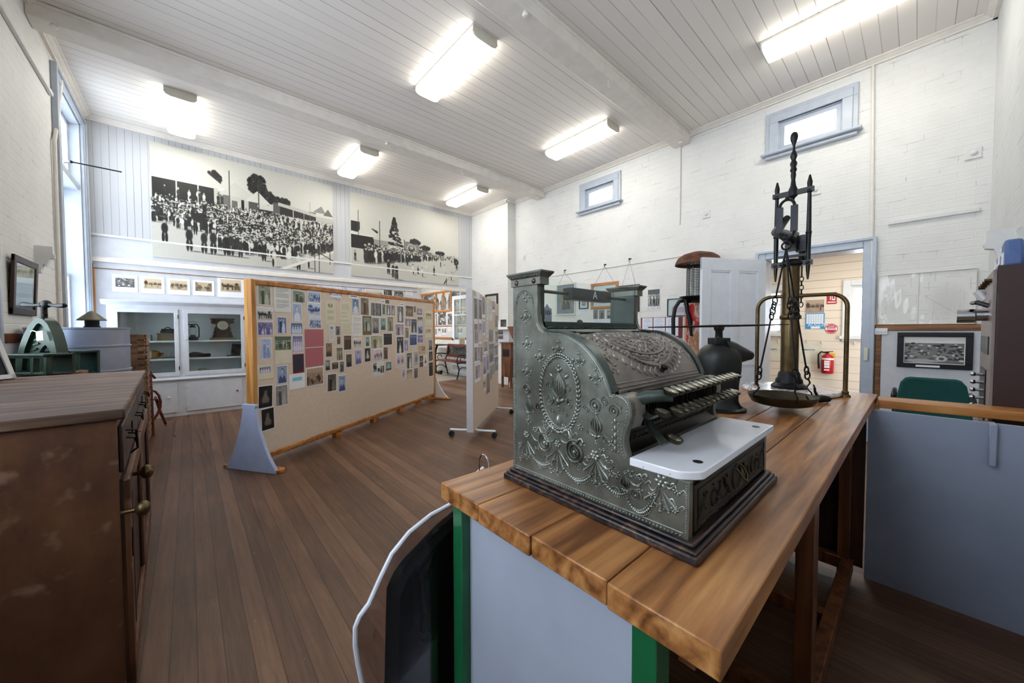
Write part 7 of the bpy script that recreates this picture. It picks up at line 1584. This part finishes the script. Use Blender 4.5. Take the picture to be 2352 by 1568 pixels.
part('date_grid', MB().box(XO-.0105, XO-.009, -v1+.015, -v0-.015, w0_+hh*.33, w1_-hh*.06), M['white'], t); m = MB()
for k in range(1,7): y = -v1+.015+(v1-v0-.03)*k/7; m.box(XO-.0112, XO-.0105, y-.0015, y+.0015, w0_+hh*.33, w1_-hh*.06)
for k in range(1,5): z = w0_+hh*.33+hh*.61*k/5; m.box(XO-.0112, XO-.0105, -v1+.015, -v0-.015, z-.0015, z+.0015)
part('grid_lines', m, M['skyblue'], t, flat=True); part('foot_band', MB().box(XO-.0105, XO-.009, -v1+.06, -v0-.08, w0_+.005, w0_+hh*.15), M['white'], t)
lettering('AUGUST', .075, M['white'], Matrix.Translation(-t.location) @ frameM(XOp.pt(v0+(v1-v0)*.68, w0_+hh*.24, .0108), XOp.U, XOp.Z), t)
u0, u1, z0, z1 = XOp.rect((1899, 671, 1922, 698)); t = thing('fire_sign', 'red fire extinguisher sign with white symbol above the round sign', 'sign', (XO-.006, -(u0+u1)/2, z0))
part('plate', MB().box(XO-.006, XO-.001, -u1, -u0, z0, z1), M['red'], t, bevel=.002); w_ = u1-u0; h_ = z1-z0
part('symbol', MB().box(XO-.008, XO-.006, -u0-w_*.85, -u0-w_*.52, z0+h_*.32, z0+h_*.88).box(XO-.008, XO-.006, -u0-w_*.42, -u0-w_*.34, z0+h_*.35, z0+h_*.85).box(XO-.008, XO-.006, -u0-w_*.9, -u0-w_*.1, z0+h_*.12, z0+h_*.2), M['white'], t); part('symbol', MB().box(XO-.0092, XO-.008, -u0-w_*.77, -u0-w_*.60, z0+h_*.42, z0+h_*.78), M['red'], t)
u0, u1, z0, z1 = XOp.rect((1896, 743, 1923, 766)); cc = XOp.pt((u0+u1)/2, (z0+z1)/2, .003); r_ = (z1-z0)/2; t = thing('round_sign', 'round red and white warning sticker beside the calendar', 'sign', cc)
part('disc', MB().lathe([(.0,0),(r_,0),(r_,.003),(.0,.003)], cc, 32, ax=(-1,0,0)), M['red'], t); part('white_band', MB().box(XO-.008, XO-.006, cc.y-r_*.9, cc.y+r_*.9, cc.z-r_*.25, cc.z+r_*.2), M['white'], t); part('white_ring', MB().tube([cc+Vector((-.003, r_*.86*math.cos(a), r_*.86*math.sin(a))) for a in np.linspace(0,2*PI,33)[:-1]], r_*.035, 6, True), M['white'], t)
part('printed_line', MB().box(XO-.0088, XO-.008, cc.y-r_*.7, cc.y+r_*.7, cc.z-r_*.10, cc.z+r_*.04), M['red'], t); part('printed_line', MB().box(XO-.0078, XO-.007, cc.y-r_*.45, cc.y+r_*.45, cc.z+r_*.42, cc.z+r_*.55), M['white'], t)
u0, u1, z0, z1 = XOp.rect((1892, 806, 1914, 856)); r_ = .085; cc = XOp.pt((u0+u1)/2, z0, .10); t = thing('fire_extinguisher', 'red fire extinguisher with white band hanging on the cream boarded wall', 'fire extinguisher', cc); hT = z1-z0
part('cylinder', MB().lathe([(.0,0),(r_*.9,0),(r_,.015),(r_,hT*.72),(r_*.85,hT*.80),(r_*.45,hT*.87),(r_*.3,hT*.9),(.0,hT*.9)], cc, 28), M['red'], t); part('band', MB().lathe([(r_*1.02,hT*.62),(r_*1.03,hT*.63),(r_*1.03,hT*.69),(r_*1.02,hT*.70)], cc, 28), M['white'], t)
m = MB()
for a, b in ((.14,.20),(.26,.36),(.38,.48),(.5,.58)): m.box(cc.x-r_*1.03, cc.x-r_*.80, cc.y-r_*.4, cc.y+r_*.4, cc.z+hT*a, cc.z+hT*b)
part('instruction_label', m, M['white'], t); part('valve', MB().cyl(cc+Vector((0,0,hT*.88)), cc+Vector((0,0,hT*.97)), .02, n=10).bar(cc+Vector((0,.04,hT*.97)), cc+Vector((0,-.07,hT*1.0)), .02, .012), M['black'], t)
part('hose', MB().tube([cc+Vector((0,.02,hT*.93)), cc+Vector((0,.09,hT*.97)), cc+Vector((0,.125,hT*.85)), cc+Vector((0,.125,hT*.5)), cc+Vector((0,.115,hT*.2))], .013, 8), M['rubber'], t); part('tag', MB().box(cc.x-.02, cc.x-.015, cc.y-.10, cc.y-.02, cc.z+hT*.73, cc.z+hT*.92), M['yellow'], t); part('wall_bracket', MB().box(cc.x, XO-.001, cc.y-.03, cc.y+.03, cc.z+hT*.5, cc.z+hT*.8), M['iron'], t)
for q, lab in (((1826,788,1887,831),'cream mounted small dark print on the boarded wall under the calendar'),((1748,788,1799,828),'cream mounted print on the boarded wall left of the scale column')):
    photo(XOp, q, 'crowd', 'bw', lab, None, 'cream_paper', .28, d=.004, name='mounted_photograph')
for px, py, lab in ((1788,783,'coat hook left of the scale column in the far room'),(1854,783,'coat hook below the calendar'),(1887,785,'coat hook above the fire extinguisher'),(1963,787,'coat hook under the right window of the far room')):
    p = xo(px, py); single('coat_hook', MB().box(XO-.008, XO, p.y-.015, p.y+.015, p.z-.03, p.z+.04).tube([(XO-.006,p.y,p.z-.02),(XO-.05,p.y,p.z-.03),(XO-.06,p.y,p.z+.02)], .007, 8), M['fit'], lab, 'hook', 'coat hooks in the far room')
# ------------------------------------------------------------------ light
w = bpy.data.worlds.new('sky'); bpy.context.scene.world = w; w.use_nodes = True
bg = w.node_tree.nodes['Background']; bg.inputs['Color'].default_value = (.80,.90,1.0,1); bg.inputs['Strength'].default_value = 8.0
def area(name, loc, sx, sy, direction, power, col=(1,1,1), portal=False):
    l = bpy.data.lights.new(name, 'AREA'); l.shape = 'RECTANGLE'; l.size = sx; l.size_y = sy; l.energy = power; l.color = col
    if portal: l.cycles.is_portal = True
    o = bpy.data.objects.new(name, l); C.objects.link(o); o.location = loc
    o.rotation_euler = Vector(direction).to_track_quat('-Z', 'Y').to_euler(); return o
for a, b in LW_: area('window_portal', (XL-.31, (a+b)/2, 2.56), b-a, 3.0, (1,0,0), 10, portal=True)
for h in (W1, W2): area('window_portal', (XR+.31, (h[0]+h[1])/2, 3.8), h[1]-h[0], .36, (-1,0,0), 10, portal=True)
for h in OW: area('window_portal', (XO+.21, (h[0]+h[1])/2, 1.62), h[1]-h[0], .92, (-1,0,0), 10, portal=True)
area('annex_fill', (4.0, 9.6, 3.0), .3, 1.2, (0,0,-1), 70, (1,.97,.92))  # unseen fill light, added to brighten the annex
area('back_room_lamp', (7.2, .9, 2.55), .3, 1.2, (0,0,-1), 14, (1,.96,.90))
vs = bpy.context.scene.view_settings; vs.view_transform = 'Standard'; vs.look = 'None'; vs.exposure = 0.28; vs.gamma = 1.0
cy = bpy.context.scene.cycles; cy.max_bounces = 6; cy.diffuse_bounces = 3; cy.glossy_bounces = 3; cy.transparent_max_bounces = 10; cy.use_adaptive_sampling = True; cy.adaptive_threshold = .08; cy.adaptive_min_samples = 12; cy.caustics_reflective = False; cy.caustics_refractive = False; cy.sample_clamp_indirect = 6
